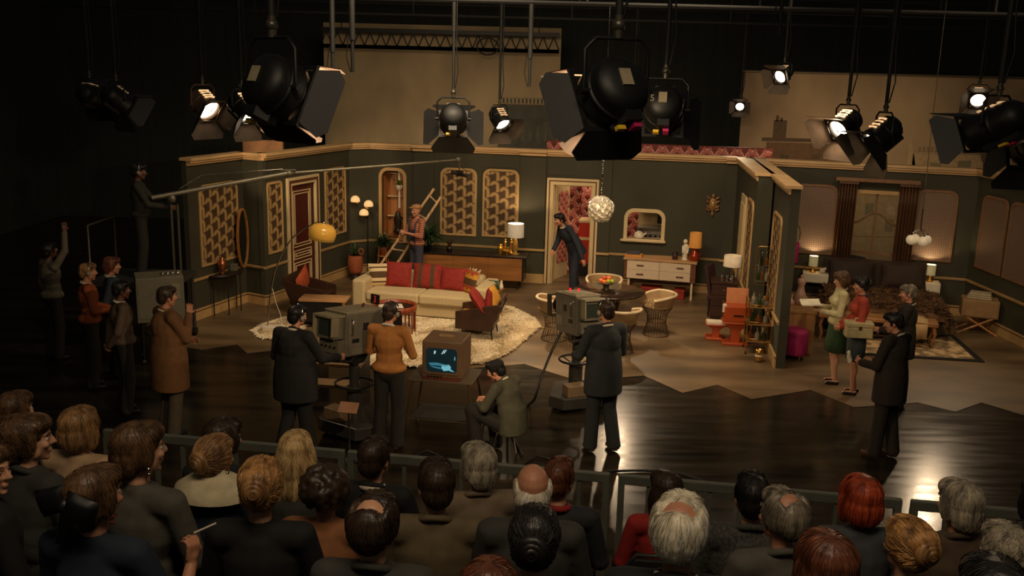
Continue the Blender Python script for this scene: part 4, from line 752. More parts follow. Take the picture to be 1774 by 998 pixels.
for i, (u, v, pr_, m_, nm, lb) in enumerate(((.26, .5, [(0, 0), (.13, 0), (.12, .06), (.06, .24), (.05, .3), (.075, .36), (.06, .42), (0, .44)], PNK, 'porcelain_lady', 'pink porcelain lady figurine on the dressing table'), (.06, .62, [(0, 0), (.06, 0), (.07, .1), (.06, .2), (.03, .24), (.035, .3), (0, .31)], GC, 'perfume_bottle', 'tall smoky perfume bottle beside the porcelain lady'), (.10, .34, [(0, 0), (.05, 0), (.06, .05), (.045, .09), (.02, .10), (.02, .13), (0, .14)], PNK, 'powder_jar', 'small pink powder jar at the front of the dressing table'))):
    o = T(nm, lb, 'figurine' if i == 0 else ('bottle', 'jar')[i - 1], onto(DRS, (u, v, .751))); B().lathe(pr_, n=18).out('body', m_, o); B().ball((0, 0, pr_[-1][1] + .015), .03 if i == 0 else .018, 10).out('head' if i == 0 else 'lid', m_, o)
# magenta floor lamp with pale mirror
c = D(1374, 437, 17.3); t = T('magenta_lamp', 'slim floor lamp with magenta cylinder shade behind the divider end', 'lamp', (c.x, c.y, 0)); B().lathe([(0, 0), (.13, 0), (.12, .02), (0, .03)]).out('base', BRASS, t); B().cyl((0, 0, 0), (0, 0, c.z + .1), .01, n=8).out('pole', BRASS, t); B().lathe([(.1, c.z - .19), (.1, c.z + .18), (.095, c.z + .18), (.095, c.z - .19)]).out('lamp_shade', MAG, t)
c = D(1376, 407, 17.6); t = T('oval_mirror', 'pale oval mirror standing above the magenta lamp shade', 'mirror', (c.x, c.y, 0), R_(-30)); B().prism([(.1 * math.cos(a * .3142), c.z + .2 * math.sin(a * .3142)) for a in range(20)], .012, lambda x, y, z: (x, z, y)).out('glass', mat('pale_mirror', (200, 184, 150), .3, .3), t); B().band([(.115 * math.cos(a * .3142), c.z + .215 * math.sin(a * .3142)) for a in range(20)], [(.1 * math.cos(a * .3142), c.z + .2 * math.sin(a * .3142)) for a in range(20)], .02, lambda x, y, z: (x, z, y)).out('frame', BRASS, t); B().cyl((0, .02, 0), (0, .02, c.z - .2), .012, n=8).out('pole', BRASS, t); B().lathe([(0, 0), (.12, 0), (.1, .02), (0, .03)]).out('base', BRASS, t)
# curtains and pelmet
CUR = mat('brown_satin', (86, 58, 36), .35, 0, .2, 3, st=(6, 1, .4))
def curtain(x0, x1, label):
    u0, u1 = BB.hit(x0, 390, .12)[0], BB.hit(x1, 390, .12)[0]; t = T('curtain', label, 'curtain', BB.P(u0, 0, .13), BB.rz, 'bedroom curtains'); w = u1 - u0; n = 40; vs = []; fs = []
    for j, z in enumerate((.03, .9, 1.6, 2.05, 2.42)):
        sq = 1 - .25 * (j == 1) * 0
        for i in range(n + 1): x = i / n; vs.append((w * x, .045 * math.sin(x * 6 * math.tau + .4 * math.sin(z * 2)) , z))
    for j in range(4):
        for i in range(n): q = j * (n + 1) + i; fs.append((q, q + 1, q + n + 2, q + n + 1))
    o = B().add(vs, fs, True).out('drape', CUR, t); s_ = o.modifiers.new('solid', 'SOLIDIFY'); s_.thickness = .012; B().b2((-.02, -.05, 2.42), (w + .02, .05, 2.47)).out('heading', CUR, t)
curtain(1449, 1479, 'brown satin curtain hanging at the left of the bedroom window'); curtain(1553, 1586, 'brown satin curtain hanging at the right of the bedroom window')
u0, u1 = BB.hit(1446, 330)[0], BB.hit(1592, 330)[0]; t = T('curtain_rail', 'brown pelmet rail above the bedroom window', 'curtain rail', BB.P(u0, 2.47, .14), BB.rz); B().b2((0, -.06, 0), (u1 - u0, .08, .07)).out('pelmet', FRB, t, bev=.01)
for x in (.1, u1 - u0 - .1): B().b2((x, .0, .01), (x + .03, .14, .05)).out('bracket', BRASS, t)
# bed
uC = BB.hit(1522, 450)[0]; BED = t = T('bed', 'double bed under dark covers below the bedroom window', 'bed', BB.P(uC, .006, .1), BB.rz); DBR = mat('chocolate_bedding', (52, 36, 26), .8, 0, .2, 6)
B().b2((-.95, -2.1, .12), (.95, -.05, .32)).out('bed_base', DKW, t); B().b2((-.93, -2.08, .32), (.93, -.06, .52)).out('mattress', DBR, t, bev=.06); B().b2((-1.0, -.08, .1), (1.0, 0, .98)).out('headboard', DBR, t, bev=.05)
for x in (-.85, .85):
    for y in (-2.0, -.15): B().cyl((x, y, 0), (x, y, .13), .03).out('leg', DKW, t)
for i, (x, lb) in enumerate(((-.5, 'dark brown pillow at the left of the bed head'), (.45, 'dark brown pillow at the right of the bed head'))):
    o = T('pillow', lb, 'pillow', onto(BED, (x, -.28, .53)), BED.rotation_euler.z, 'pillows on the bed'); B().pillow(.8, .5, .2, M.Translation((0, 0, .23)) @ Euler((R_(-22), 0, 0)).to_matrix().to_4x4(), 13).out('cover', DBR, o)
FUR2 = mat('brown_fur', (96, 66, 40), .95, 0, .5, 7, .2, c2=(128, 92, 58))
f = B(); n, m_ = 30, 24; vs = []; fs = []
for j in range(m_ + 1):
    for i in range(n + 1):
        x = -1.08 + 2.16 * i / n; y = -2.16 + 1.4 * j / m_; e = max(0, abs(x) - .93) / .15; g = max(0, -2.08 - y) / .08; z = .56 + .05 * noise.noise(V((x * 3, y * 3, 1))) + .03 * noise.noise(V((x * 9, y * 9, 4))) - .22 * e - .2 * g; vs.append((x, y, z))
for j in range(m_):
    for i in range(n): q = j * (n + 1) + i; fs.append((q, q + 1, q + n + 2, q + n + 1))
o = f.add(vs, fs, True)
for i in range(5000):
    p = V(random.choice(vs)) + V((random.uniform(-.04, .04), random.uniform(-.04, .04), 0)); d_ = V((random.gauss(0, .6), -.6 + random.gauss(0, .4), .5)).normalized() * .07; f.add([p + V((-.008, 0, 0)), p + V((.008, 0, 0)), p + d_], [(0, 1, 2)])
o = tag(f.out('fur_throw', FUR2), 'shaggy brown fur throw spread over the foot of the bed', 'throw'); o.location = BED.location; o.rotation_euler = BED.rotation_euler; o.modifiers.new('solid', 'SOLIDIFY').thickness = .02
BN = wood('bench_wood', (170, 118, 70), 3, 0); p0 = onto(BED, (-.15, -2.52, 0)); BEN = t = T('bench', 'low wooden bench at the foot of the bed', 'bench', (p0.x, p0.y, .006), BED.rotation_euler.z)
B().b2((-.95, -.2, .38), (.95, .2, .45)).out('seat', BN, t, bev=.015)
for x in (-.88, .88):
    for y in (-.15, .15): B().tube([(x, y, .4), (x * 1.04, y, .25), (x * .99, y, .1), (x * 1.02, y, 0)], [.035, .03, .022, .026], 8).out('leg', BN, t)
f = B(); vs = []; fs = []
for j in range(13):
    for i in range(9): x = .48 + .3 * i / 8; y = -.26 + .5 * j / 12; vs.append((x, y, .47 + .035 * noise.noise(V((x * 7, y * 7, 2))) + (-.28 * ((-.2 - y) / .06) if y < -.2 else 0) + (.1 * (y - .1) if y > .1 else 0)))
for j in range(12):
    for i in range(8): q = j * 9 + i; fs.append((q, q + 1, q + 10, q + 9))
o = tag(f.add(vs, fs, True).out('blanket', mat('cream_blanket', (204, 168, 116), .9, 0, .2, 8)), 'cream blanket draped over the right end of the bench', 'blanket'); o.location = BEN.location; o.rotation_euler = BEN.rotation_euler; o.modifiers.new('solid', 'SOLIDIFY').thickness = .015
c = G(1464, 520); t = T('tub_chair', 'rounded dark brown tub chair behind the two women', 'armchair', (c.x, c.y + .25, .006), R_(-30)); FB2 = mat('umber_plush', (74, 50, 32), .9, 0, .2, 5)
B().lathe([(0, .1), (.4, .1), (.43, .2), (.43, .3), (0, .3)], n=28).out('seat', FB2, t); B().lathe([(.34, .28), (.42, .26), (.46, .6), (.45, .78), (.41, .83), (.36, .78), (.34, .45)], n=28, a0=R_(-20), a1=R_(200)).out('backrest', FB2, t); B().lathe([(0, 0), (.3, 0), (.3, .1), (0, .1)], n=20).out('plinth', DKW, t)
# night stands and lamps
for i, (px, py, lb, ll) in enumerate(((1413, 478, 'white night stand left of the bed', 'lit cylinder lamp on the left night stand'), (1606, 492, 'white night stand right of the bed', 'lit cylinder lamp on the right night stand'))):
    c = D(px, py, BB.P(BB.hit(px, py)[0], 0).y - .38); t = T('night_stand', lb, 'table', (c.x, c.y, .006), BB.rz, 'night stands'); B().b2((-.24, -.0, .48), (.24, .36, .66)).out('body', WHITE, t, bev=.006); B().b2((-.21, -.014, .5), (.21, 0, .64)).out('drawer', WHITE, t)
    for x in (-.2, .2):
        for y in (.03, .32): B().cyl((x, y, 0), (x, y, .48), .012, n=8).out('leg', CHROME, t)
    lamp('bedside_lamp', ll, onto(t, (-.06 + .12 * i, .17, .667)), (.085, .085, .2), .12, [(0, 0), (.06, 0), (.06, .02), (.02, .03), (.02, .11)], GOLD, mat('pale_green_shade', (186, 186, 150), .6, em=.10, ec=(255, 220, 150)), e=9, rad=.012)
    o = T('bedside_ornament', ('white shell ornament on the left night stand', 'small gilt clock on the right night stand')[i], 'ornament', onto(t, (.12 - .24 * i, .12, .667))); B().ball((0, 0, .05), (.06, .04, .05)).out('body', WHITE if i == 0 else GOLD, o); B().ball((.04, -.02, .09), .03).out('top', WHITE if i == 0 else BRASS, o)
# bedroom rug
q = [G(*p) for p in ((1470, 588), (1652, 582), (1706, 629), (1440, 613))]; f = B().m(0).prism([(p.x, p.y) for p in q], .016, lambda x, y, z: (x, y, z + .006)); c = sum(q, V()) / 4; f.m(1).prism([(c.x + (p.x - c.x) * .9, c.y + (p.y - c.y) * .84) for p in q], .004, lambda x, y, z: (x, y, z + .021))
tag(f.out('patterned_rug', [mat('rug_border', (30, 26, 22), .95), mat('rug_field', (190, 160, 116), .95, 0, .5, 6, det=6, edge=(.42, .58))]), 'cream patterned rug with dark border at the foot of the bed', 'rug')
# pendant
c = D(1593, 412, 16.1); t = T('globe_pendant', 'pendant lamp with four white glass globes above the bedroom', 'pendant lamp', c); OPAL = mat('opal_white', (232, 220, 196), .25, 0, .02, em=.14, ec=(255, 226, 180))
for x, y in ((-.13, .02), (.13, .02), (.02, -.12), (-.03, .12)): B().ball((x, y, -.04), .088, 18).out('globe', OPAL, t); B().tube([(0, 0, .16), (x * .6, y * .6, .12), (x, y, .05)], .009, 6).out('arm', CHROME, t); B().cyl((x, y, .03), (x, y, .07), .025).out('cap', CHROME, t)
B().cyl((0, 0, .12), (0, 0, .5), .01, n=6).out('stem', CHROME, t); q = D(1640, 0, 16.1) - c; B().tube([(0, 0, .5), q * .5 + V((-.01, 0, .2)), (q.x, q.y, q.z + .8)], .007, 5).out('hang_wire', mat('steel_wire', (110, 100, 80), .4, .5), t)
# chest on crossed legs
c = G(1722, 578); t = T('side_chest', 'tan box chest on crossed wooden legs by the bedroom side wall', 'cabinet', (c.x - .3, c.y + .05, .006), R_(-20)); TANL = mat('tan_hide', (150, 116, 76), .6)
B().b2((-.3, -.2, .3), (.3, .22, .62)).out('body', TANL, t, bev=.015); B().b2((-.27, -.215, .33), (.27, -.2, .59)).out('front_panel', TANL, t)
for s_ in (-1, 1): B().tube([(s_ * .32, -.18, 0), (-s_ * .24, -.18, .32)], .02, 8).out('leg', BN, t); B().tube([(s_ * .32, .18, 0), (-s_ * .24, .18, .32)], .02, 8).out('leg', BN, t)
o = T('folded_linen', 'pile of pale folded linen on the tan box chest', 'linen', (c.x - .31, c.y + .07, .627), R_(-28))
for k in range(3): B().b2((-.2 + .02 * k, -.14, .035 * k), (.2 - .01 * k, .15, .035 * k + .034)).out('sheet', mat('pale_linen', (172, 158, 128), .9), o, bev=.012)
# ================================================================ people
SKIN = mat('skin_light', (206, 154, 120), .5, 0, .06, 12); SKIN2 = mat('skin_warm', (190, 132, 100), .5, 0, .06, 12); SKIN3 = mat('skin_brown', (104, 66, 46), .5, 0, .06, 12)
EYE = mat('eye_white', (214, 204, 190), .3); IRIS = mat('iris_dark', (40, 28, 20), .3)
def hairm(n, c, c2=None, sc=26): return mat('hair_' + n, c, .42, 0, .45, sc, .35, st=(1, 1, .12), c2=c2, det=3)
def cloth(n, c, sc=14, var=.14, r=.85, bump=.06): return mat('cloth_' + n, c, r, 0, var, sc, bump)
def rotm(yaw=0, pitch=0, roll=0): return Euler((R_(pitch), R_(roll), R_(yaw)), 'XYZ').to_matrix()
STAND = dict(pel=(0, 0, .95), wai=(0, .01, 1.10), che=(0, .0, 1.30), nec=(0, -.01, 1.50), hea=(0, .02, 1.635), shL=(-.2, -.01, 1.43), shR=(.2, -.01, 1.43), elL=(-.25, -.03, 1.14), elR=(.25, -.03, 1.14), wrL=(-.235, .06, .89), wrR=(.235, .06, .89),
    hiL=(-.09, 0, .92), hiR=(.09, 0, .92), knL=(-.105, .02, .50), knR=(.105, .02, .50), anL=(-.115, -.03, .09), anR=(.115, -.03, .09))
SIT = dict(STAND, pel=(0, -.02, .53), wai=(0, -.02, .68), che=(0, 0, .88), nec=(0, -.01, 1.08), hea=(0, .015, 1.215), shL=(-.18, -.01, 1.01), shR=(.18, -.01, 1.01), elL=(-.24, .04, .74), elR=(.24, .04, .74), wrL=(-.10, .24, .66), wrR=(.10, .24, .66), hiL=(-.09, .02, .5), hiR=(.09, .02, .5), knL=(-.12, .44, .5), knR=(.12, .44, .5), anL=(-.12, .42, .09), anR=(.12, .42, .09))
def ellip(f, c, r, R): f.ball(c, r, 14, R)
def hand(f, w, d, nrm, curl=.5, side=1, s=1.0):
    w, d, n_ = V(w), V(d).normalized(), V(nrm).normalized(); n_ = (n_ - d * n_.dot(d)).normalized(); u = d.cross(n_) * side
    f.cap(w - d * .02 * s, w + d * .03 * s, .026 * s, .028 * s)
    for k in range(3): q = (k - 1) * .022 * s; f.cap(w + d * .03 * s + u * q, w + d * .085 * s + u * q * 1.15, .017 * s, .015 * s, 8)
    for k, ln in enumerate((.068, .078, .072, .055)):
        q = (k - 1.5) * .0215 * s; p = w + d * .09 * s + u * q; a = 0
        for j, fr in enumerate((.45, .32, .25)):
            a += curl * (.75, 1.0, .8)[j]; v = d * math.cos(a) + n_ * math.sin(a); e = p + v * ln * fr * s + u * q * .08; f.cap(p, e, (.0088, .0082, .0076)[j] * s, (.0082, .0076, .007)[j] * s, 7); p = e
    p = w + d * .03 * s - u * .028 * s; a = p + (d * .6 - u * .7 + n_ * .3).normalized() * .038 * s; b = a + (d * .9 - u * .15 + n_ * (.2 + curl * .5)).normalized() * .032 * s; f.cap(p, a, .013 * s, .011 * s, 7).cap(a, b, .0105 * s, .009 * s, 7)
def person(name, label, loc, face, pose=None, Hh=1.75, skin=None, hair=('short', None), top=None, bottom=None, shoes=None, collar=None, hd=(0, 0, 0), extra=None, base=STAND, grp=None, fem=0, hands=((0, 0), (0, 0)), fat=1.0, skirt=None, sleeve=1, hem=.0, fine=.0085, legs=True, glasses=False):
    """face: heading in degrees (0 = away from the audience, +Y); pose: joint overrides in metres for a 1.75 m figure"""
    skin = skin or SKIN; k = Hh / 1.75; J = dict(base); J.update(pose or {}); J = {a: V(b) * k for a, b in J.items() if len(b) == 3}
    t = T(name, label, 'person', loc, R_(face), grp); t['category'] = 'person'
    upv = (J['che'] - J['pel']).normalized(); rv = (J['shR'] - J['shL']).normalized(); fv = upv.cross(rv) if False else rv.cross(upv) * -1
    fv = upv.cross(rv).normalized(); rv = fv.cross(upv).normalized()
    RT = M((rv, fv, upv)).transposed(); rp = (J['hiR'] - J['hiL']).normalized(); fp = V((0, 0, 1)).cross(rp).normalized(); RP = M((rp, fp, rp.cross(fp))).transposed()
    sx = (.92 if fem else 1) * k; dg_ = fat * k
    def torso(f, g, long=0):
        ellip(f, J['pel'] + V((0, 0, .04 if g > .01 and not long and base is STAND else 0)), ((.155 + g + (.026 if g > .01 and not long else 0)) * k * (1.06 if fem else 1) * fat, (.105 + g + (.026 if g > .01 and not long else 0)) * dg_, (.13 + g if g < .01 or base is SIT else .085) * k), RP); ellip(f, J['wai'], ((.130 + g) * sx * fat, (.092 + g) * dg_, .17 * k), RT)
        if long: ellip(f, J['wai'], ((.160 + g) * sx * fat, (.112 + g) * dg_, .30 * k), RT)
        ellip(f, J['che'], ((.158 + g) * sx, (.108 + g) * dg_, (.19 + g * .5) * k), RT); f.cap(J['shL'] * .92 + J['shR'] * .08, J['shR'] * .92 + J['shL'] * .08, (.054 + g * .8) * k, n=12); f.cap(J['che'] + upv * .08 * k, J['nec'] - upv * .03 * k, (.09 + g * .7) * k, (.05 + g * .5) * k, 12)
        if fem: 
            for s_ in (-1, 1): ellip(f, J['che'] + rv * s_ * .07 * k + fv * .085 * k, ((.06 + g * .7) * k, (.045 + g) * k, (.058 + g * .7) * k), RT)
        if long: f.lathe([(0, .24), (.84, .22), (.95, .1), (1, 0), (1.02, -long / k - .02), (0, -long / k - .02)], J['pel'], 24, sx=(.168 + g) * k * fat, sy=(.122 + g) * dg_, R=(RT if base is STAND else RP) @ M.Diagonal((1, 1, k)))
    def arm(f, g, frm=0.0, to=1.0):
        for s_ in 'LR':
            a, b, c = J['sh' + s_], J['el' + s_], J['wr' + s_]; f.cap(a, b, (.047 + g) * k, (.039 + g) * k)
            f.cap(b, b.lerp(c, to), (.040 + g) * k, (.040 + (.027 - .040) * to + g) * k)
    def leg(f, g, to=1.0, st=0):
        for s_ in 'LR':
            a, b, c = J['hi' + s_], J['kn' + s_], J['an' + s_]; f.cap(a, b, (.082 + g) * k * fat, (.054 + g + st * .4) * k); f.cap(b, b.lerp(c, to), (.055 + g + st * .4) * k, ((.034 if to > .9 else .05) + g + st) * k)
            if not st: f.ball(b.lerp(c, .28) + V((0, -.015, 0)) * k, ((.05 + g) * k, (.05 + g) * k, .1 * k), 10)
    # skin
    f = B(); torso(f, 0); f.cap(J['che'] + upv * .1 * k, J['nec'], .075 * k, .052 * k); f.cap(J['nec'] - upv * .03 * k, J['hea'] - V((0, .005, .02)), .053 * k, .05 * k)
    Rh = RT.copy() if False else (rotm(*hd)); hc = J['hea']; h_ = k * (.97 if fem else 1)
    def hp(x, y, z): return hc + Rh @ V((x, y, z)) * h_
    def he(c, r, q=f): ellip(q, hp(*c), tuple(a * h_ for a in r), Rh)
    he((0, -.012, .03), (.074, .094, .086)); he((0, .02, -.02), (.064, .074, .09)); he((0, .035, -.075), (.042, .048, .036)); he((0, .072, -.098), (.022, .018, .016)); he((0, .078, .028), (.05, .022, .016))
    f.cap(hp(0, .09, .02), hp(0, .112, -.022), .009 * h_, .014 * h_, 8); he((-.011, .098, -.026), (.009, .012, .008)); he((.011, .098, -.026), (.009, .012, .008)); he((0, .088, -.058), (.024, .012, .007)); he((0, .086, -.068), (.02, .012, .007))
    for s_ in (-1, 1): he((s_ * .04, .072, -.022), (.022, .018, .018)); he((s_ * .074, -.008, -.012), (.010, .02, .032)); he((s_ * .052, .02, -.055), (.016, .03, .03))
    arm(f, 0)
    for i, s_ in enumerate('LR'):
        c = J['wr' + s_]; d_ = (c - J['el' + s_]).normalized(); hh = hands[i]; sg = -1 if s_ == 'L' else 1
        dd = V(hh[1]) if len(hh) > 1 and hh[1] else d_; nn = V(hh[2]) if len(hh) > 2 else V((-sg, .2, -.1))
        hand(f, c, dd, nn, hh[0] or .35, sg, k * (.92 if fem else 1))
    if legs:
        leg(f, 0)
        for s_ in 'LR': a = J['an' + s_]; f.cap(a - V((0, .03, .05)) * k, a + V((0, .12, -.06)) * k, .035 * k, .026 * k)
    f.out('body', skin, t, rem=fine * k, smo=1)
    g = B()
    for s_ in (-1, 1): g.m(0).ball(hp(s_ * .032, .078, .006), .0115 * h_, 10); g.m(1).ball(hp(s_ * .032, .0865, .005), .0055 * h_, 8)
    g.out('eyes', [EYE, IRIS], t)
    b_ = B()
    for s_ in (-1, 1): b_.tube([hp(s_ * .016, .094, .03), hp(s_ * .034, .092, .036), hp(s_ * .05, .08, .03)], .0045 * h_, 5)
    hs, hm_ = hair; hm_ = hm_ or HAIRS['black']; b_.out('eyebrows', hm_, t)['kind'] = 'stuff'
    # clothes
    if bottom:
        f = B(); ellip(f, J['pel'], (.172 * k * fat, .124 * dg_, .15 * k), RP); leg(f, .022, 1.0, .034); f.out('trousers', bottom, t, rem=.014, smo=2)
    if skirt:
        m_, ln, fl = skirt; f = B(); c = J['pel']; n = 28; vs = []; fs = []; R0 = [(.135, .10, .12), (.175, .13, 0), (.185 + fl * .4, .135 + fl * .4, -ln * .45), (.18 + fl, .13 + fl, -ln)]
        for rx, ry, z in R0 + [(a - .012, b - .012, c2) for a, b, c2 in R0[::-1]]:
            for i in range(n): a = i * math.tau / n; w = 1 + (.03 * math.sin(a * 9) * max(0, -z) / ln); vs.append(c + RP @ V((rx * w * math.cos(a), ry * w * math.sin(a), z)) * k)
        for j in range(len(R0) * 2 - 1):
            for i in range(n): fs.append((j * n + i, j * n + (i + 1) % n, (j + 1) * n + (i + 1) % n, (j + 1) * n + i))
        f.add(vs, fs, True).out('skirt', m_, t)
    if top:
        f = B(); torso(f, .034 if hem else .026, hem * k); arm(f, .024 if hem else .018, 0, .93 if sleeve == 1 else sleeve)
        if hem > .3: 
            pass
        f.out('jacket' if hem or top is SUITN else 'shirt', top, t, rem=.0125, smo=9 if hem else 3)
    if collar:
        f = B(); n = 20; up_ = (J['hea'] - J['nec']).normalized(); rr = up_.orthogonal().normalized(); ww = up_.cross(rr); c = J['nec'] - up_ * .012 * k
        f.tube([c + rr * (.062 * k * math.cos(i * math.tau / n)) + ww * (.062 * k * math.sin(i * math.tau / n)) + fv * (-.004) + up_ * (-.012 * math.sin(i * math.tau / n) * 0) for i in range(n)], .017 * k, 8, True); f.out('collar', collar, t)
    if top and hem:
        up_ = (J['hea'] - J['nec']).normalized(); rr = rv; ww = up_.cross(rr); c = J['nec'] - up_ * .022 * k; B().tube([c + rr * (.066 * k * math.cos(a)) + ww * (.062 * k * math.sin(a)) - up_ * (.03 * k * math.sin(a)) for a in [i * math.tau / 18 for i in range(18)]], .017 * k, 8, True).out('coat_collar', top, t)
    if legs:
        for s_ in 'LR':
            a = J['an' + s_]; f = B(); fw_ = V((0, 1, 0)); 
            if fem: f.cap(a + V((0, -.03, -.062)) * k, a + V((0, .11, -.066)) * k, .042 * k, .034 * k, 8).cap(a + V((0, -.045, -.05)) * k, a + V((0, -.05, -.082)) * k, .02 * k, .01 * k, 8)
            else: f.cap(a + V((0, -.035, -.045)) * k, a + V((0, .13, -.058)) * k, .042 * k, .034 * k, 10).cap(a + V((0, 0, .03)) * k, a + V((0, -.01, -.04)) * k, .045 * k, .042 * k)
            f.out('shoe', shoes or BLACK, t, rem=.011, smo=1)
    hairdo(t, hs, hm_, hp, Rh, h_, he)
    t['_hp'] = 0; del t['_hp']
    if extra: extra(t, J, hp, k)
    return t
HAIRS = {}; HAIRL = {}
for n, c, c2 in (('black', (30, 26, 24), None), ('darkbrown', (56, 42, 30), None), ('brown', (90, 64, 42), (112, 82, 54)), ('lightbrown', (136, 100, 64), (172, 130, 84)), ('blonde', (188, 146, 92), (226, 188, 132)), ('goldbrown', (150, 106, 64), (200, 150, 92)), ('red', (144, 52, 28), (186, 80, 44)), ('auburn', (100, 56, 36), (120, 70, 46)), ('grey', (140, 130, 112), (182, 170, 146)), ('white', (212, 198, 168), (236, 224, 196)), ('darkgrey', (104, 96, 82), (146, 134, 114))): HAIRS[n] = hairm(n, c, c2); HAIRL[HAIRS[n].name] = hairm(n + '_light', [min(255, x * 1.3 + 8) for x in c], [min(255, x * 1.25 + 8) for x in (c2 or c)])
def hairdo(t, hs, m_, hp, Rh, h_, he):
    if hs == 'none': return
    f = B(); E = lambda c, r: ellip(f, hp(*c), tuple(a * h_ for a in r), Rh)
    thin = m_
    if hs in ('short', 'side'):
        E((0, -.022, .045), (.082, .098, .082)); E((0, -.06, -.01), (.07, .058, .075)); E((0, .03, .08), (.072, .072, .045))
        for s_ in (-1, 1): E((s_ * .07, -.01, .03), (.014, .042, .045)); E((s_ * .073, .018, .0), (.008, .012, .035))
        E((.02, .055, .085), (.045, .04, .03))
    elif hs in ('full', 'shaggy'):
        E((0, -.025, .05), (.094, .108, .09)); E((0, -.065, -.02), (.083, .068, .095)); E((0, .03, .08), (.082, .078, .05))
        for s_ in (-1, 1): E((s_ * .078, -.015, .01), (.02, .05, .075))
    elif hs == 'bob':
        E((0, -.02, .05), (.10, .112, .09)); E((0, -.06, -.03), (.10, .075, .10)); E((0, .03, .08), (.082, .078, .05))
        for s_ in (-1, 1): E((s_ * .086, -.01, -.035), (.026, .06, .085)); E((s_ * .08, .03, .03), (.02, .04, .06))
    elif hs == 'long':
        E((0, -.02, .052), (.098, .11, .09)); E((0, -.07, -.06), (.105, .07, .14)); E((0, -.085, -.17), (.105, .055, .12)); E((0, .03, .08), (.082, .078, .05))
        for s_ in (-1, 1): E((s_ * .085, -.02, -.06), (.032, .06, .12)); E((s_ * .07, -.07, -.22), (.045, .04, .09))
    elif hs in ('bun', 'updo'):
        E((0, -.02, .052), (.094, .108, .09)); E((0, -.05, -.01), (.086, .07, .075)); E((0, .03, .08), (.082, .078, .05))
        for s_ in (-1, 1): E((s_ * .076, .0, .025), (.02, .05, .055))
        if hs == 'updo': E((0, -.075, .07), (.075, .07, .06))
    elif hs == 'afro':
        r_ = random.Random(3)
        for i in range(150):
            zz = r_.uniform(-.75, 1); a = r_.uniform(0, math.tau); q = (1 - zz * zz) ** .5; c = (.112 * q * math.cos(a), .112 * q * math.sin(a) - .03, .105 * zz + .03)
            if c[1] < .05 or c[2] > .07: E(c, (.024, .024, .024))
        E((0, -.03, .035), (.105, .105, .1))
    elif hs == 'spot':
        E((0, -.07, .012), (.08, .053, .09)); E((0, .03, .082), (.074, .07, .046))
        for s_ in (-1, 1): E((s_ * .066, -.02, .03), (.026, .075, .075)); E((s_ * .073, .018, -.002), (.01, .014, .045))
    elif hs in ('bald', 'thin'):
        E((0, -.065, -.015), (.075, .05, .06)); 
        for s_ in (-1, 1): E((s_ * .069, -.02, .015), (.014, .055, .042)); E((s_ * .073, .018, -.005), (.008, .012, .04))
        if hs == 'thin': E((0, -.075, .05), (.068, .048, .055)); E((0, .035, .1), (.058, .05, .022))
    elif hs == 'cap':
        E((0, -.04, .0), (.078, .075, .06))
    o = f.out('hair', m_, t, rem=.0075 * h_ if hs != 'afro' else .009, smo=2 if hs != 'afro' else 1)
    g = B(); r_ = random.Random(hash(t.name) % 999)
    if hs in ('bun', 'updo'):        # coil pinned at the back
        c0 = (0, -.122, .02) if hs == 'bun' else (0, -.125, .035)
        for k in range(3):
            R1 = .044 - .014 * k; g.tube([hp(c0[0] + R1 * math.cos(a * .45 + k), c0[1] - .012 * k, c0[2] + R1 * math.sin(a * .45 + k)) for a in range(14)], [(.021 - .003 * k) * h_] * 14, 8, True)
        g.ball(hp(c0[0], c0[1] - .02, c0[2]), .02 * h_, 10)
        g.out('hair_bun', m_, t)
    if hs not in ('cap', 'afro'): STRANDS.append((o, t, hs, m_, [tuple(hp(0, -.035, .15)), tuple(hp(0, -.12, .02)), tuple(hp(0, .3, 0) - hp(0, 0, 0))], h_))
STRANDS = []
def grow_strands():                  # fine locks lying on the finished hair surface
    from mathutils.bvhtree import BVHTree
    for o, t, hs, m_, (crown, bun, fwd), h_ in STRANDS:
        me = o.data; vs = [v.co.copy() for v in me.vertices]; bv = BVHTree.FromPolygons(vs, [tuple(p.vertices) for p in me.polygons]); g = B(); r_ = random.Random(len(vs)); crown = V(crown); bun = V(bun); fwd = V(fwd).normalized()
        n = {'long': 900, 'bob': 750, 'shaggy': 800, 'bald': 320}.get(hs, 620); wav = {'shaggy': .9, 'long': .35, 'full': .3}.get(hs, .12)
        for k in range(n):
            p = vs[r_.randrange(len(vs))]; g.m(0 if r_.random() < .6 else 1); P = []; ph = r_.uniform(0, 6)
            for q in range(6):
                loc, nr, _, _ = bv.find_nearest(p)
                if loc is None: break
                P.append(loc + nr * (.0012 + .0022 * math.sin(q / 5 * math.pi)) * h_)
                d_ = (bun - loc) if hs in ('bun', 'updo') else (loc - crown) * .8 + V((0, 0, -.10 if hs in ('long', 'bob') else -.05))
                d_ = d_ - nr * d_.dot(nr); sd = nr.cross(d_)
                if d_.length < 1e-5: break
                d_ = d_.normalized() + sd.normalized() * wav * math.sin(ph + q * 1.5) if sd.length > 1e-6 else d_.normalized(); p = loc + d_ * {'long': .02, 'bob': .014}.get(hs, .010) * h_
            if len(P) > 3: w = r_.uniform(.0011, .002) * h_; g.tube(P, [w] * (len(P) - 1) + [w * .3], 3)
        g.out('hair_locks', [m_, HAIRL[m_.name]], t)['kind'] = 'stuff'
def headset(t, J, hp, k):
    f = B(); f.tube([hp(.09 * math.cos(a * .3142), .0, .03 + .108 * math.sin(a * .3142)) for a in range(11)], .008, 6)
    f.out('headset_band', CHROME, t)
    for s_ in (-1, 1): B().lathe([(0, -.016), (.029, -.014), (.032, 0), (.028, .014), (0, .016)], hp(s_ * .092, 0, -.008), 14, R=Euler((0, R_(90), R_(t.get('hy', 0)))).to_matrix()).out('ear_cup', mat('headset_grey', (150, 138, 118), .5), t)
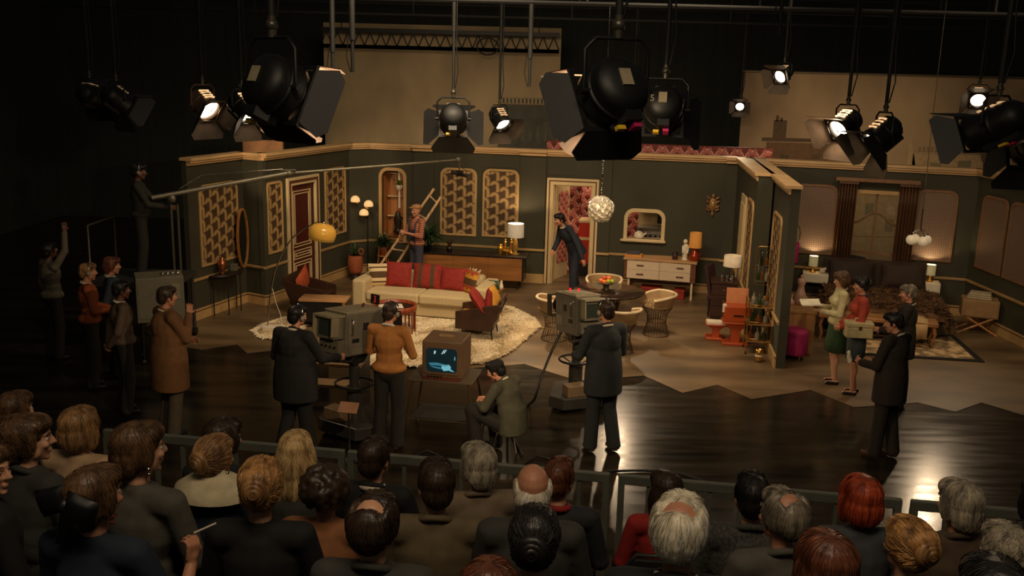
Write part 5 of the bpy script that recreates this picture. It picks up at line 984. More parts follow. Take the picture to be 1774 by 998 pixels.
def flatcap(t, J, hp, k):
    Rc = rotm(0, 0, 0); f = B(); f.ball(hp(0, -.01, .09), (.1, .115, .052), 16).ball(hp(0, -.02, .07), (.093, .107, .05), 16); f.ball(hp(0, .11, .062), (.065, .06, .01), 14); f.out('flat_cap', t.get('_m') or CAPM, t, rem=.008, smo=2)
CAPM = cloth('cap_tan', (176, 130, 84)); SUITN = cloth('navy_suit', (34, 38, 46)); SUITK = cloth('black_suit', (22, 21, 20)); SUITG = cloth('charcoal_suit', (38, 41, 41)); SUITB = cloth('brown_suit', (38, 31, 24)); TROU = cloth('dark_trousers', (34, 30, 25)); MUSTW = cloth('mustard_jumper', (172, 112, 54), 30, .08); TWEED = cloth('brown_coat', (112, 76, 42)); SHW = cloth('white_shirt', (206, 194, 170)); RUST = cloth('rust_jumper', (150, 74, 34)); TAUP = cloth('taupe_jumper', (92, 74, 58)); DKBL = cloth('dark_blue', (44, 52, 62)); OLIV = cloth('olive_jacket', (72, 70, 52)); DENIM = cloth('denim', (66, 66, 78)); DGRN = cloth('dark_green_skirt', (52, 78, 46)); SLATE = cloth('slate_skirt', (56, 64, 62)); BLOU = cloth('cream_blouse', (198, 186, 140)); CORAL = cloth('coral_cardigan', (166, 64, 44)); SHOEB = mat('brown_shoe', (88, 54, 36), .35)
REDST = cloth('striped_red', (140, 58, 46))
def stripes(n, c, c2, sc):
    a = mat(n, c, .85); nt = a.node_tree; N = nt.nodes; w = N.new('ShaderNodeTexWave'); w.bands_direction = 'Z'; w.inputs['Scale'].default_value = sc; w.inputs['Distortion'].default_value = 1.5; w.inputs['Detail'].default_value = 1; tc = N.new('ShaderNodeTexCoord'); nt.links.new(tc.outputs['Object'], w.inputs[0]); r = N.new('ShaderNodeValToRGB'); r.color_ramp.interpolation = 'CONSTANT'; r.color_ramp.elements[0].color = (*s2l(c), 1); r.color_ramp.elements[1].color = (*s2l(c2), 1); r.color_ramp.elements[1].position = .5; nt.links.new(w.outputs[1], r.inputs[0]); nt.links.new(r.outputs[0], N['Principled BSDF'].inputs['Base Color']); return a
STR = stripes('red_striped_jersey', (142, 54, 44), (206, 150, 112), 9)
def gl(px, py): p = G(px, py); p.z = .006; return p
# --- suited man in the doorway, leaning over the table
c = gl(1000, 522)
person('person', 'man in a dark navy suit stepping through the kitchen doorway, leaning to the table', (c.x - .08, c.y + .22, .006), 118, dict(pel=(0, -.06, .94), wai=(0, .02, 1.08), che=(0, .16, 1.26), nec=(0, .28, 1.44), hea=(0, .36, 1.56), shL=(-.18, .22, 1.40), shR=(.18, .22, 1.37), elL=(-.30, .12, 1.12), elR=(.22, .24, 1.12), wrL=(-.40, .06, .86), wrR=(.14, .38, .96), knL=(-.1, .06, .5), knR=(.1, -.05, .5), anL=(-.1, .06, .09), anR=(.1, -.16, .09)), 1.78, SKIN2, ('side', HAIRS['black']), SUITN, SUITN, BLACK, SHW, (0, -12, 0), hem=.05)
# --- workman with ladder
YL = 18.55; c = D(716, 472, YL); wm = person('person', 'workman in tan cap, striped jersey and dungarees smoking a pipe, holding a ladder', (D(722, 430, YL).x, YL, .006), 128, dict(elL=(-.24, .06, 1.15), wrL=(-.06, .3, 1.22), elR=(.26, .08, 1.16), wrR=(.12, .30, 1.14)), 1.74, SKIN2, ('cap', HAIRS['lightbrown']), STR, DENIM, SHOEB, None, (12, -6, 0), sleeve=.3, hands=((1.0, (.5, .7, .3)), (1.0, (-.5, .7, .2))))
B().ball((0, 0, 0), .001, 4)
def cap_on(t, hp_h): pass
hc = V((0, .02, 1.635)) * (1.74 / 1.75)
B().ball(hc + V((0, -.012, .075)), (.096, .11, .055), 16).ball(hc + V((.015, .1, .062)), (.062, .055, .012), 14).out('flat_cap', CAPM, wm, rem=.008, smo=2)
f = B(); f.b2((-.13, .105, .98), (.13, .125, 1.27)); 
for s_ in (-1, 1): f.tube([(s_ * .11, .12, 1.26), (s_ * .12, .1, 1.40), (s_ * .12, 0, 1.49), (s_ * .09, -.12, 1.38), (s_ * .05, -.13, 1.05)], .016, 6)
f.out('dungaree_bib', DENIM, wm); B().tube([hc + V((.015, .10, -.06)), hc + V((.03, .17, -.075)), hc + V((.03, .18, -.05))], [.006, .008, .016], 8).out('pipe', mat('pipe_wood', (60, 32, 20), .4), wm)
LAD = wood('ladder_wood', (214, 174, 132), 3, 2); YD = YL + .27
a0, a1 = D(651, 470, YD + .1), D(752, 327, YD + .1); b0, b1 = D(679, 470, YD), D(764, 341, YD); t = T('ladder', 'pale wooden ladder held diagonally by the workman', 'ladder', a0)
for p, q in ((a0, a1), (b0, b1)): B().tube([p - a0 - (q - p) * .12, q - a0], .033, 4, sx=1.0).out('rail', LAD, t)
for k in range(5): u = .06 + k * .215; B().cyl(a0.lerp(a1, u) - a0, b0.lerp(b1, u) - a0, .016, n=8).out('rung', LAD, t)
# --- two women and the men at the right
bk = {}
c = gl(1441, 664); person('person', 'woman in cream blouse and green skirt writing on an open script', (c.x, c.y, .006), 82, dict(elL=(-.24, .04, 1.14), wrL=(-.12, .3, 1.16), elR=(.23, .05, 1.13), wrR=(.04, .28, 1.2), anL=(-.07, -.02, .09), anR=(.08, -.03, .09)), 1.66, SKIN, ('bob', HAIRS['brown']), BLOU, None, BLACK, BLOU, (8, -14, 0), fem=1, skirt=(DGRN, .42, .04), hands=((.7, (.5, .8, .1), (0, 0, 1)), (.9, (-.3, .8, 0))))
o = T('script', 'open white script in the hands of the woman in the cream blouse', 'script', (c.x - .36, c.y + .06, 1.16), R_(82)); MPG = mat('page', (222, 212, 186), .8)
for s_ in (-1, 1): B().prism([(0, 0), (s_ * .2, .03), (s_ * .2, .045), (0, .012)], .27, lambda x, y, z: (x, z - .1, y + .12 * (z - .1) * -.6)).out('page', MPG, o)
c = gl(1474, 682); p_ = person('person', 'woman in coral cardigan and slate skirt holding a cream vanity case', (c.x, c.y, .006), 78, dict(elL=(-.25, .0, 1.15), wrL=(-.18, .26, 1.04), elR=(.25, .0, 1.15), wrR=(.1, .24, 1.03), anL=(-.08, .0, .09), anR=(.08, -.05, .09)), 1.68, SKIN2, ('bun', HAIRS['black']), CORAL, None, BLACK, DKBL, (10, -4, 0), fem=1, skirt=(SLATE, .42, .0), hands=((1.1,), (1.1, (-.2, .6, -.7))))
q = D(1487, 570, c.y - .22); o = T('vanity_case', 'boxy cream vanity case with clasp held by the woman in coral', 'case', (q.x, q.y, q.z - .11), R_(-6)); VC = mat('cream_vinyl', (190, 174, 128), .45)
B().b2((-.18, -.1, 0), (.18, .1, .15)).out('body', VC, o, bev=.015); B().b2((-.183, -.103, .15), (.183, .103, .22)).out('lid', VC, o, bev=.015); B().tube([(-.06, 0, .21), (-.05, 0, .26), (.05, 0, .26), (.06, 0, .21)], .01, 6).out('handle', VC, o); B().b2((-.02, -.112, .12), (.02, -.1, .17)).out('clasp', BRASS, o)
c = D(1546, 640, 10.5); person('person', 'man in a dark brown suit seen from behind at the right, reading papers', (c.x, c.y, .006), 38, dict(elL=(-.25, .06, 1.14), wrL=(-.2, .28, 1.12), elR=(.24, .06, 1.14), wrR=(.02, .26, 1.1), anL=(-.12, .04, .09), anR=(.1, -.06, .09), hea=(0, .05, 1.62)), 1.76, SKIN2, ('short', HAIRS['black']), SUITB, SUITB, SHOEB, SHW, (24, -16, 0), hem=.24, fat=1.12, hands=((.8, (.3, .8, .2)), (.8, (-.5, .7, .1))))
o = T('papers', 'curled white papers in the hand of the man in the dark brown suit', 'papers', (c.x - .34, c.y + .24, 1.12), R_(38))
for k in range(3): B().tube([(-.12, .02 * k, .02 * k), (0, .1, .03 + .02 * k), (.1, .16 + .01 * k, .02 * k)], .03 - .004 * k, 10, sx=.35).out('sheet', MPG, o)
c = gl(1552, 716); person('person', 'man in a dark jacket standing just beyond the man with the papers', (c.x + .1, c.y + .25, .006), 60, dict(elL=(-.25, .06, 1.14), wrL=(-.12, .3, 1.1)), 1.7, SKIN2, ('short', HAIRS['darkgrey']), SUITB, SUITB, BLACK, SHW, (10, -10, 0), hem=.2)
# --- left group watching
gx = [((c_ := gl(165, 672)), 'man in a rust jumper and headphones at the far left of the watching group', 1.72, RUST, TROU, 'short', 'lightbrown', 0), ((gl(205, 652)), 'person in dark blue between the rust jumper and the taupe jumper', 1.70, DKBL, TROU, 'full', 'auburn', 0), ((gl(222, 715)), 'person in a taupe jumper with hands clasped behind the back', 1.70, TAUP, TROU, 'short', 'black', 0), ((gl(300, 752)), 'man in a long brown coat with one hand raised to his chin', 1.80, TWEED, cloth('grey_trousers', (84, 72, 56)), 'short', 'darkbrown', .36)]
for i, (c, lb, hh, tp_, bt, hs, hcol, hem) in enumerate(gx):
    po = dict(elL=(-.24, -.1, 1.15), wrL=(-.06, -.17, .96), elR=(.24, -.1, 1.15), wrR=(.06, -.18, .94)) if i in (1, 2) else (dict(elR=(.24, .12, 1.18), wrR=(.1, .22, 1.42), elL=(-.24, .1, 1.12), wrL=(.05, .24, 1.12)) if i == 3 else dict(elL=(-.24, .05, 1.14), wrL=(-.08, .26, 1.1), elR=(.24, .05, 1.14), wrR=(.08, .26, 1.1)))
    person('person', lb, (c.x, c.y, .006), (-62, -66, -56, -48)[i], po, hh, (SKIN2, SKIN2, SKIN3, SKIN2)[i], (hs, HAIRS[hcol]), tp_, bt, BLACK, SHW, (0, -4, 0), hem=hem, fat=(1, 1, 1.05, 1.3)[i], extra=headset if i == 0 else None)
# --- man reaching up at the far left and boom operator on his platform
c = gl(100, 622); person('person', 'man at the far left edge reaching one arm up to the boom platform', (c.x, c.y, .006), -40, dict(elR=(.25, .12, 1.66), wrR=(.2, .16, 1.93)), 1.74, SKIN3, ('short', HAIRS['black']), cloth('dim_shirt', (104, 96, 80)), TROU, BLACK, None, (0, 10, 0))
bo = D(238, 295, 14.5); PH = 1.08
bm_ = person('person', 'boom operator in a dark jumper standing on the raised platform at the left', (bo.x, bo.y, PH), -72, dict(elL=(-.24, .16, 1.2), wrL=(-.1, .44, 1.2), elR=(.26, .14, 1.16), wrR=(.14, .44, 1.1)), 1.74, SKIN3, ('short', HAIRS['black']), cloth('dim_jumper', (44, 42, 34)), TROU, BLACK, None, (0, -6, 0), extra=headset, hands=((1.2,), (1.2,)))
# --- camera operators, floor staff
c = D(519, 640, 10.08); person('person', 'cameraman in a black suit and headset behind the left camera', (c.x - .05, c.y, .006), -22, dict(elL=(-.27, .02, 1.15), wrL=(-.2, .3, 1.22), elR=(.30, .08, 1.17), wrR=(.34, .36, 1.12), nec=(0, .02, 1.49), hea=(0, .07, 1.62), anL=(-.14, -.1, .09), anR=(.12, .08, .09)), 1.76, SKIN2, ('short', HAIRS['black']), SUITK, SUITK, BLACK, SHW, (-18, -6, 0), hem=.24, extra=headset, hands=((1.1,), (1.1,)), fat=1.3)
c = D(674, 640, 10.42); person('person', 'man in a mustard jumper and headset looking at the monitor', (c.x, c.y, .006), -14, dict(elL=(-.27, .08, 1.14), wrL=(-.1, .3, 1.14), elR=(.27, .06, 1.14), wrR=(.1, .3, 1.16), hea=(0, .05, 1.62)), 1.74, SKIN2, ('short', HAIRS['darkbrown']), MUSTW, TROU, SHOEB, SHW, (-6, -10, 0), extra=headset, fat=1.06)
c = D(1046, 640, 10.5); person('person', 'cameraman in a charcoal suit behind the right camera', (c.x + .0, c.y, .006), 24, dict(elL=(-.28, .08, 1.13), wrL=(-.2, .34, 1.06), elR=(.26, .06, 1.14), wrR=(.12, .32, 1.2), anL=(-.13, .0, .09), anR=(.13, -.08, .09)), 1.80, SKIN2, ('short', HAIRS['darkbrown']), SUITG, SUITG, SHOEB, SHW, (8, -4, 0), hem=.24, extra=headset, hands=((1.1,), (1.1,)), fat=1.12)
c = gl(876, 800); sq = person('person', 'man in an olive jacket and peaked cap squatting on a low stool by the monitor', (c.x + .06, c.y + .05, .006), 56, dict(SIT, pel=(0, -.02, .44), hiL=(-.09, .02, .42), hiR=(.09, .02, .42), wai=(0, .0, .58), hea=(0, .24, 1.02), nec=(0, .15, .93), che=(0, .07, .77), shL=(-.2, .1, .88), shR=(.2, .1, .88), wrL=(-.12, .38, .62), wrR=(.06, .40, .64), elL=(-.27, .2, .66), elR=(.27, .2, .66), knL=(-.2, .42, .56), knR=(.2, .42, .56), anL=(-.18, .34, .09), anR=(.18, .34, .09)), 1.74, SKIN2, ('short', HAIRS['black']), OLIV, TROU, BLACK, SHW, (14, -22, 0), base=SIT, hem=.08, hands=((.9,), (.9,)))
hc = V((0, .24, 1.02)) * (1.74 / 1.75); Rq = rotm(14, -22, 0); B().ball(hc + Rq @ V((0, -.02, .07)), (.09, .105, .058), 16, Rq).ball(hc + Rq @ V((0, .115, .05)), (.062, .06, .01), 14, Rq).out('peaked_cap', SUITK, sq, rem=.008, smo=2)
# ================================================================ television equipment
CAMG = mat('camera_grey', (104, 98, 82), .45, .1, .1, 5); CAMT = mat('camera_top', (136, 126, 100), .5, 0, .08); LENS = mat('lens_black', (16, 18, 24), .12, 0, .1)
def text(s_, size, par, loc, rot, m_, name='lettering'):
    c = bpy.data.curves.new(name, 'FONT'); c.body = s_; c.size = size; c.extrude = .002; c.align_x = 'CENTER'; o = bpy.data.objects.new(name, c); me = bpy.data.meshes.new_from_object(o); bpy.data.objects.remove(o); me.materials.clear(); me.materials.append(m_)
    o = bpy.data.objects.new(name, me); C.objects.link(o); o.parent = par; o.location = loc; o.rotation_euler = rot; return o
TALLY = mat('tally_red', (200, 20, 30), .3, em=2.2, ec=(255, 16, 30))
def tvcam(label, loc, rz, zc, tilt, number, tally, col_off=(0, 0)):
    t = T('television_camera', label, 'camera', loc, R_(rz), 'studio television cameras')
    R = M.Translation((0, 0, zc)) @ Euler((R_(tilt), 0, 0)).to_matrix().to_4x4()
    b_ = B().at(R); b_.b2((-.2, -.38, -.06), (.2, .38, .46)).out('body', CAMG, t, bev=.012)
    B().at(R).b2((-.21, -.39, .46), (.21, .39, .48)).b2((-.17, -.3, .48), (.17, .2, .49)).out('top_cover', CAMT, t, bev=.006)
    for s_ in (-1, 1):
        f = B().at(R); x = s_ * .204; f.b2((x - .004, -.34, .05), (x + .004, .1, .42)).b2((x - .005, .13, .2), (x + .005, .34, .42)).m(1).b2((x - .008, -.05, .24), (x + .008, .06, .33)).b2((x - .008, -.26, .1), (x + .008, -.12, .15)).m(2).b2((x - .009, .14, .04), (x + .009, .32, .16)); f.out('side_panel', [CAMG, BLACK, CAMT], t)
        B().at(R).tube([(x, -.3, .2), (x + s_ * .05, -.3, .21), (x + s_ * .05, -.3, .38), (x, -.3, .39)], .01, 6).out('grab_handle', CHROME, t)
    B().at(R).b2((-.16, -.58, .16), (.16, -.38, .42)).out('viewfinder', CAMG, t, bev=.01); B().at(R).b2((-.18, -.64, .42), (.18, -.34, .445)).b2((-.18, -.64, .2), (-.165, -.5, .43)).b2((.165, -.64, .2), (.18, -.5, .43)).out('viewfinder_hood', CAMT, t); B().at(R).b2((-.12, -.586, .2), (.12, -.578, .38)).out('viewfinder_screen', mat('vf_screen', (50, 56, 50), .2), t)
    B().at(R).b2((-.18, -.5, -.02), (.18, -.38, .14)).out('control_panel', CAMG, t, bev=.006)
    for i in range(4): B().at(R).cyl((-.12 + i * .08, -.5, .06), (-.12 + i * .08, -.52, .06), .014, n=8).out('knob', BLACK, t)
    f = B().at(R); f.cyl((0, .38, .25), (0, .62, .25), .12, .11, 20).cyl((0, .6, .25), (0, .66, .25), .125, .125, 20).out('lens_barrel', LENS, t); B().at(R).band([(-.16, .1), (.16, .1), (.16, .4), (-.16, .4)], [(-.15, .11), (.15, .11), (.15, .39), (-.15, .39)], .16, lambda x, y, z: (x, .64 + z, y)).out('lens_hood', BLACK, t)
    for i, x in enumerate((-.03, .06)):
        B().at(R).cyl((x, .2 - i * .12, .49), (x, .2 - i * .12, .525), .013, n=10).out('tally_light', TALLY if tally else mat('tally_off', (90, 22, 22), .4), t)
    # pan head, pedestal
    B().b2((-.13, -.2, zc - .1), (.13, .2, zc)).prism([(-.2, zc - .1), (.2, zc - .1), (.1, zc - .2), (-.1, zc - .2)], .2, lambda x, y, z: (z - .1, x, y)).out('pan_head', BLACK, t)
    for s_ in (-1, 1): B().tube([(s_ * .12, -.1, zc - .06), (s_ * .26, -.35, zc - .08), (s_ * .30, -.72, zc + .02)], [.014, .014, .018], 8).out('pan_bar', BLACK, t)
    B().cyl((0, 0, .3), (0, 0, zc - .18), .07, n=18).out('column', mat('pedestal_grey', (62, 60, 54), .35, .3), t); B().cyl((0, 0, .2), (0, 0, .62), .11, n=18).out('outer_column', MATS['pedestal_grey'], t)
    B().tube([(.27 * math.cos(i * .3142), .27 * math.sin(i * .3142), .66) for i in range(20)], .016, 8, True).out('steering_ring', BLACK, t)
    for i in range(3): a = i * 2.094; B().cyl((.1 * math.cos(a), .1 * math.sin(a), .6), (.27 * math.cos(a), .27 * math.sin(a), .66), .01, n=6).out('ring_spoke', BLACK, t)
    P = [(.52 * math.cos(R_(90 + i * 120 + d_)), .52 * math.sin(R_(90 + i * 120 + d_))) for i in range(3) for d_ in (-16, 16)]; B().prism(P, .16, lambda x, y, z: (x, y, .07 + z)).out('base', MATS['pedestal_grey'], t, bev=.015)
    for i in range(3): a = R_(90 + i * 120); B().cyl((.42 * math.cos(a) - .03, .42 * math.sin(a), .06), (.42 * math.cos(a) + .03, .42 * math.sin(a), .06), .06, n=14).out('wheel', BLACK, t)
    B().b2((-.28, -.34, .23), (.05, -.12, .38)).out('counterweight_box', mat('pedestal_box', (112, 92, 68), .5), t, bev=.01)
    if number: B().at(R).b2((-.08, .396, .50), (.08, .41, .62)).out('number_plate', BLACK, t); q = R @ V((0, .392, .52)); text(number, .12, t, q, (R_(90 + tilt), 0, 0), mat('number_red', (200, 70, 50), .5, em=.15, ec=(255, 70, 50)), 'camera_number')
    t.scale = (.84, .84, .98); return t
c = gl(612, 752); tvcam('television camera on the left pedestal with the red number 3, turned to the sofa', (c.x + .02, c.y, .006), -34, 1.12, -5, '3', False)
c = D(1000, 640, 12.0); tvcam('television camera on the right pedestal with red tally lights, aimed at the living room', (c.x - .02, 12.0, .006), 22, 1.10, -6, None, True)
f = B(); f.tube([D(972, 575, 11.9), D(955, 610, 11.8), D(937, 655, 11.6), G(926, 692, .3), G(918, 700, .03), G(880, 740, .02), G(905, 790, .02)], .017, 8); tag(f.out('camera_cable', BLACK), 'thick black cable running from the right camera down to the floor', 'cable')
f = B(); pts = [G(x, y, .02) for x, y in ((980, 800), (930, 790), (890, 812), (850, 800), (800, 806), (740, 780), (700, 800))]; f.tube(pts, .014, 6); tag(f.out('floor_cable', BLACK), 'black cable snaking over the floor behind the rail', 'cable')
f = B(); f.tube([G(x, y, .02) for x, y in ((1012, 826), (1060, 816), (1120, 815), (1180, 820), (1230, 838))], .014, 6); tag(f.out('floor_cable', BLACK), 'black cable lying on the glossy floor right of the cameramen', 'cable')
# monitor on tubular trolley
q = D(770, 655, 10.9); t = T('monitor_trolley', 'tubular trolley with a flat top carrying the studio monitor', 'trolley', (q.x, 11.05, .006), R_(-10)); zt = q.z
B().b2((-.40, -.28, zt - .03), (.40, .3, zt)).out('top', mat('trolley_top', (94, 80, 60), .5, 0, .1), t, bev=.006); B().b2((-.36, -.25, .2), (.36, .26, .215)).out('lower_shelf', DARK, t)
for x in (-1, 1):
    for y in (-1, 1): B().cyl((x * .44, y * .29, .04), (x * .34, y * .24, zt - .03), .013, n=8).out('leg', mat('tube_bronze', (104, 86, 62), .35, .6), t); B().cyl((x * .44 - .012, y * .29, .04), (x * .44 + .012, y * .29, .04), .04, n=12).out('castor', BLACK, t)
for y in (-.27, .27): B().cyl((-.41, y, .2), (.41, y, .2), .01, n=6).out('cross_rail', MATS['tube_bronze'], t)
MT = t; mo = T('studio_monitor', 'brown cabinet monitor showing a blue picture of the sofa', 'monitor', onto(MT, (.02, -.02, zt + .001)), R_(-10)); CABB = mat('monitor_cabinet', (108, 82, 58), .5, 0, .12, 4)
B().b2((-.245, -.24, .03), (.245, .26, .48)).out('cabinet', CABB, mo, bev=.015); B().b2((-.225, -.26, 0), (.225, .22, .04)).out('plinth', mat('monitor_plinth', (96, 50, 34), .5), mo); f = B(); f.band([(x, y + .075) for x, y in rtop(.42, .35, .03, 4, .03)], [(x * .9, .1 + y * .86) for x, y in rtop(.42, .35, .05, 4, .05)], .02, lambda x, y, z: (x, -.24 - z, y)).out('bezel', CABB, mo)
B().b2((-.09, -.03, .48), (.09, .02, .5)).out('carry_handle', mat('tan_handle', (150, 120, 84), .5), mo)
for k in range(5): B().cyl((-.16 + k * .04, -.26, .05), (-.16 + k * .04, -.275, .05), .011, n=8).out('knob', BLACK, mo)
f = B(); w_, h_ = .19, .15; n = 10; vs = []; fs = []
for j in range(n + 1):
    for i in range(n + 1): u, v = 2 * i / n - 1, 2 * j / n - 1; vs.append((u * w_, -.245 - .012 * (1 - u * u) * (1 - v * v), .25 + v * h_))
for j in range(n):
    for i in range(n): q = j * (n + 1) + i; fs.append((q, q + 1, q + n + 2, q + n + 1))
f.m(0).add(vs, fs, True)
def sp(k, poly): f.m(k).add([(x * w_, -.2585, .25 + y * h_) for x, y in poly], [tuple(range(len(poly)))])
sp(1, ((-.85, -.25), (-.3, -.18), (.25, -.3), (.45, -.42), (.2, -.5), (-.25, -.42), (-.7, -.45))); sp(2, ((.05, -.35), (.5, -.3), (.62, -.5), (.55, -.75), (.15, -.85), (-.02, -.6))); sp(1, ((-.75, -.5), (-.1, -.55), (.0, -.72), (-.5, -.62))); sp(3, ((-.02, .55), (.05, .55), (.22, .9), (.16, .9))); sp(3, ((.12, .6), (.18, .6), (.34, .92), (.28, .92))); sp(3, ((-.5, .55), (-.42, .5), (-.36, .75), (-.46, .8))); sp(2, ((.82, .1), (.88, .1), (.88, .4), (.84, .4))); sp(2, ((.5, -.8), (.85, -.88), (.6, -.65)))
def em(n, c, s_): return mat(n, (10, 14, 16), .3, em=s_, ec=c)
f.out('screen', [em('screen_dark', (22, 44, 48), .5), em('screen_blue', (70, 140, 160), .6), em('screen_cyan', (130, 205, 220), .7), em('screen_white', (190, 225, 230), .9)], mo)
c = gl(866, 792); t = T('low_stool', 'low pale stool under the squatting man', 'stool', (c.x + .06, c.y + .02, .006), R_(40)); B().lathe([(0, .34), (.17, .34), (.18, .36), (.17, .38), (0, .38)], n=24).out('seat', WHITE, t)
for a in range(3): q = a * 2.094; B().cyl((.17 * math.cos(q), .17 * math.sin(q), 0), (.09 * math.cos(q), .09 * math.sin(q), .34), .014, n=8).out('leg', CHROME, t)
# folding script stand in front of the left camera, steps behind it
c = gl(616, 765); t = T('script_stand', 'small stand with a pinkish script board at the foot of the left camera', 'stand', (c.x + .02, c.y - .55, .006), R_(-10)); B().box((0, 0, .62), (.22, .14, .012), (R_(40), 0, 0)).out('board', mat('script_pink', (150, 108, 80), .7), t); B().cyl((0, 0, 0), (0, .01, .6), .012, n=8).out('pole', CHROME, t); B().lathe([(0, 0), (.14, 0), (.13, .02), (0, .03)]).out('base', BLACK, t)
c = gl(571, 700); t = T('steps', 'short set of studio steps between the black-suited cameraman and the left camera', 'steps', (c.x, c.y + .1, .006), R_(-6))
for k in range(3): B().b2((-.32, .28 * k, .18 + .2 * k), (.32, .28 * k + .27, .22 + .2 * k)).out('tread', mat('step_ply', (150, 118, 80), .6), t)
for x in (-.3, .3): B().prism([(0, 0), (.84, 0), (.84, .6), (.56, .6), (.56, .4), (.28, .4), (.28, .2), (0, .2)], .03, lambda x_, y_, z: (x - .015 + z, x_, y_)).out('stringer', DARK, t)
# boom platform, boom, equipment rack
t = T('boom_platform', 'dark wheeled platform with hand rails carrying the boom operator', 'platform', (bo.x + .1, 14.5, 0)); 
B().b2((-.75, -.5, PH - .08), (.55, .5, PH)).out('deck', DARK, t)
for x in (-.7, .5):
    for y in (-.45, .45): B().cyl((x, y, .06), (x, y, PH - .08), .03, n=8).out('leg', DARK, t); B().cyl((x - .03, y, .07), (x + .03, y, .07), .07, n=14).out('wheel', BLACK, t)
B().tube([(-.72, -.47, PH), (-.72, -.47, PH + .85), (-.72, .47, PH + .85), (-.72, .47, PH)], .018, 8).out('hand_rail', mat('dull_steel', (96, 92, 78), .4, .6), t)
for x in (.42, .52): B().cyl((x, -.1, PH), (x, -.1, PH + 1.15), .022, n=8).out('boom_post', MATS['dull_steel'], t)
p0, p1, p2 = D(262, 343, 14.3), D(500, 300, 15.4), D(793, 277, 16.5); t = T('microphone_boom', 'long silver boom arm reaching from the left platform over the set', 'boom', p0); AL = mat('boom_alloy', (126, 120, 102), .45, .5); o_ = p0
B().cyl((0, 0, 0), p1 - o_, .036, .036, 12).out('outer_tube', AL, t); B().cyl(p1 - o_, p2 - o_, .022, .018, 10).out('inner_tube', AL, t); B().ball(p1 - o_, (.06, .05, .05)).cyl(p1 - o_ + V((-.12, 0, .04)), p1 - o_ + V((.12, 0, .05)), .02).out('coupling', AL, t)
B().tube([D(310, 330, 14.6) - o_ + V((0, 0, .02)), D(350, 312, 14.8) - o_ + V((0, 0, .08)), D(490, 297, 15.4) - o_ + V((0, 0, .04))], .005, 5).out('tension_wire', CHROME, t)
B().lathe([(0, -.03), (.06, -.03), (.06, .03), (0, .03)], D(297, 344, 14.4) - o_, 12, R=Euler((R_(90), 0, 0)).to_matrix()).out('winding_wheel', AL, t)
q = p2 - o_; f = B(); f.ball(q, .05).cyl(q, q + V((.06, 0, .03)), .02).cyl(q + V((.03, 0, 0)), q + V((.03, 0, -.2)), .012); f.out('mic_hanger', AL, t); f = B(); q2 = q + V((.03, 0, -.24))
f.cyl(q2 + V((-.13, -.05, .03)), q2 + V((.13, .05, -.04)), .032, .032, 12)
for k in range(7): f.tube([q2 + V((.02 * (k - 3), .05 * math.cos(a), .06 * math.sin(a))) for a in (0, 1.05, 2.1, 3.14, 4.2, 5.2)], .006, 5, True)
f.tube([q2 + V((.1, 0, 0)), q2 + V((.14, 0, .05)), q2 + V((.05, 0, .1))], .006, 5); f.out('microphone', BLACK, t)
c = D(276, 505, 13.6); t = T('equipment_rack', 'grey equipment cabinet with a carry slot behind the man in the brown coat', 'cabinet', (c.x, 13.6, .006), R_(24)); h_ = D(276, 476, 13.6).z; GRY = mat('rack_grey', (112, 106, 86), .5, 0, .08)
B().b2((-.33, -.25, h_ - .66), (.33, .25, h_)).out('body', GRY, t, bev=.01); B().b2((-.3, -.258, h_ - .6), (.3, -.248, h_ - .06)).out('front_panel', GRY, t); B().b2((-.02, -.262, h_ - .27), (.1, -.25, h_ - .21)).out('carry_slot', BLACK, t); B().b2((.15, -.27, h_ - .32), (.27, -.25, h_ - .1)).out('cover_plate', CAMT, t)
for k in range(4): B().lathe([(0, 0), (.03, 0), (.03, .04), (0, .05)], (.05 + k * .07, -.1, h_), 10).out('dial', CHROME, t)
for x in (-.27, .27):
    for y in (-.2, .2): B().cyl((x, y, .06), (x, y, h_ - .66), .018, n=8).out('leg', BLACK, t); B().cyl((x - .02, y, .04), (x + .02, y, .04), .04, n=10).out('castor', BLACK, t)
# ================================================================ luminaires
HN = iter(['upper left key light', 'top centre key light', 'wide-flapped spotlight', 'small glowing spotlight', 'spotlight over the skyline edge', 'tiny bright spotlight', 'lit-flapped spotlight', 'vented spotlight', 'honeycomb-vented spotlight', 'spotlight with coloured tabs', 'tan-backed spotlight', 'spotlight beside the tan-backed one', 'far left dim spotlight', 'second dim spotlight from the left', 'spotlight with the stencilled 5', 'half hidden spotlight at top centre', 'spotlight at the right frame edge'])
LAMPB = mat('lamp_black', (17, 17, 16), .5, .1, .2); FLAPO = mat('barn_door_outer', (30, 29, 28), .55); FLAPI = mat('barn_door_inner_lit', (190, 164, 140), .5); FLAPD = mat('barn_door_inner_dark', (92, 80, 68), .5)  # flap insides in two tones, lamp light put into the paler colour
def gelmat():
    a = bpy.data.materials.new('diffusion_gel'); a.use_nodes = True; nt = a.node_tree; N = nt.nodes; N.remove(N['Principled BSDF']); d_ = N.new('ShaderNodeBsdfDiffuse'); t_ = N.new('ShaderNodeBsdfTranslucent'); x = N.new('ShaderNodeMixShader'); n = N.new('ShaderNodeTexNoise'); n.inputs['Scale'].default_value = 30; r = N.new('ShaderNodeValToRGB'); r.color_ramp.elements[0].color = (.62, .46, .36, 1); r.color_ramp.elements[1].color = (.72, .56, .44, 1)
    nt.links.new(n.outputs[0], r.inputs[0]); nt.links.new(r.outputs[0], d_.inputs[0]); nt.links.new(r.outputs[0], t_.inputs[0]); x.inputs[0].default_value = .55; nt.links.new(d_.outputs[0], x.inputs[1]); nt.links.new(t_.outputs[0], x.inputs[2]); nt.links.new(x.outputs[0], N['Material Output'].inputs[0]); return a
GEL = gelmat()
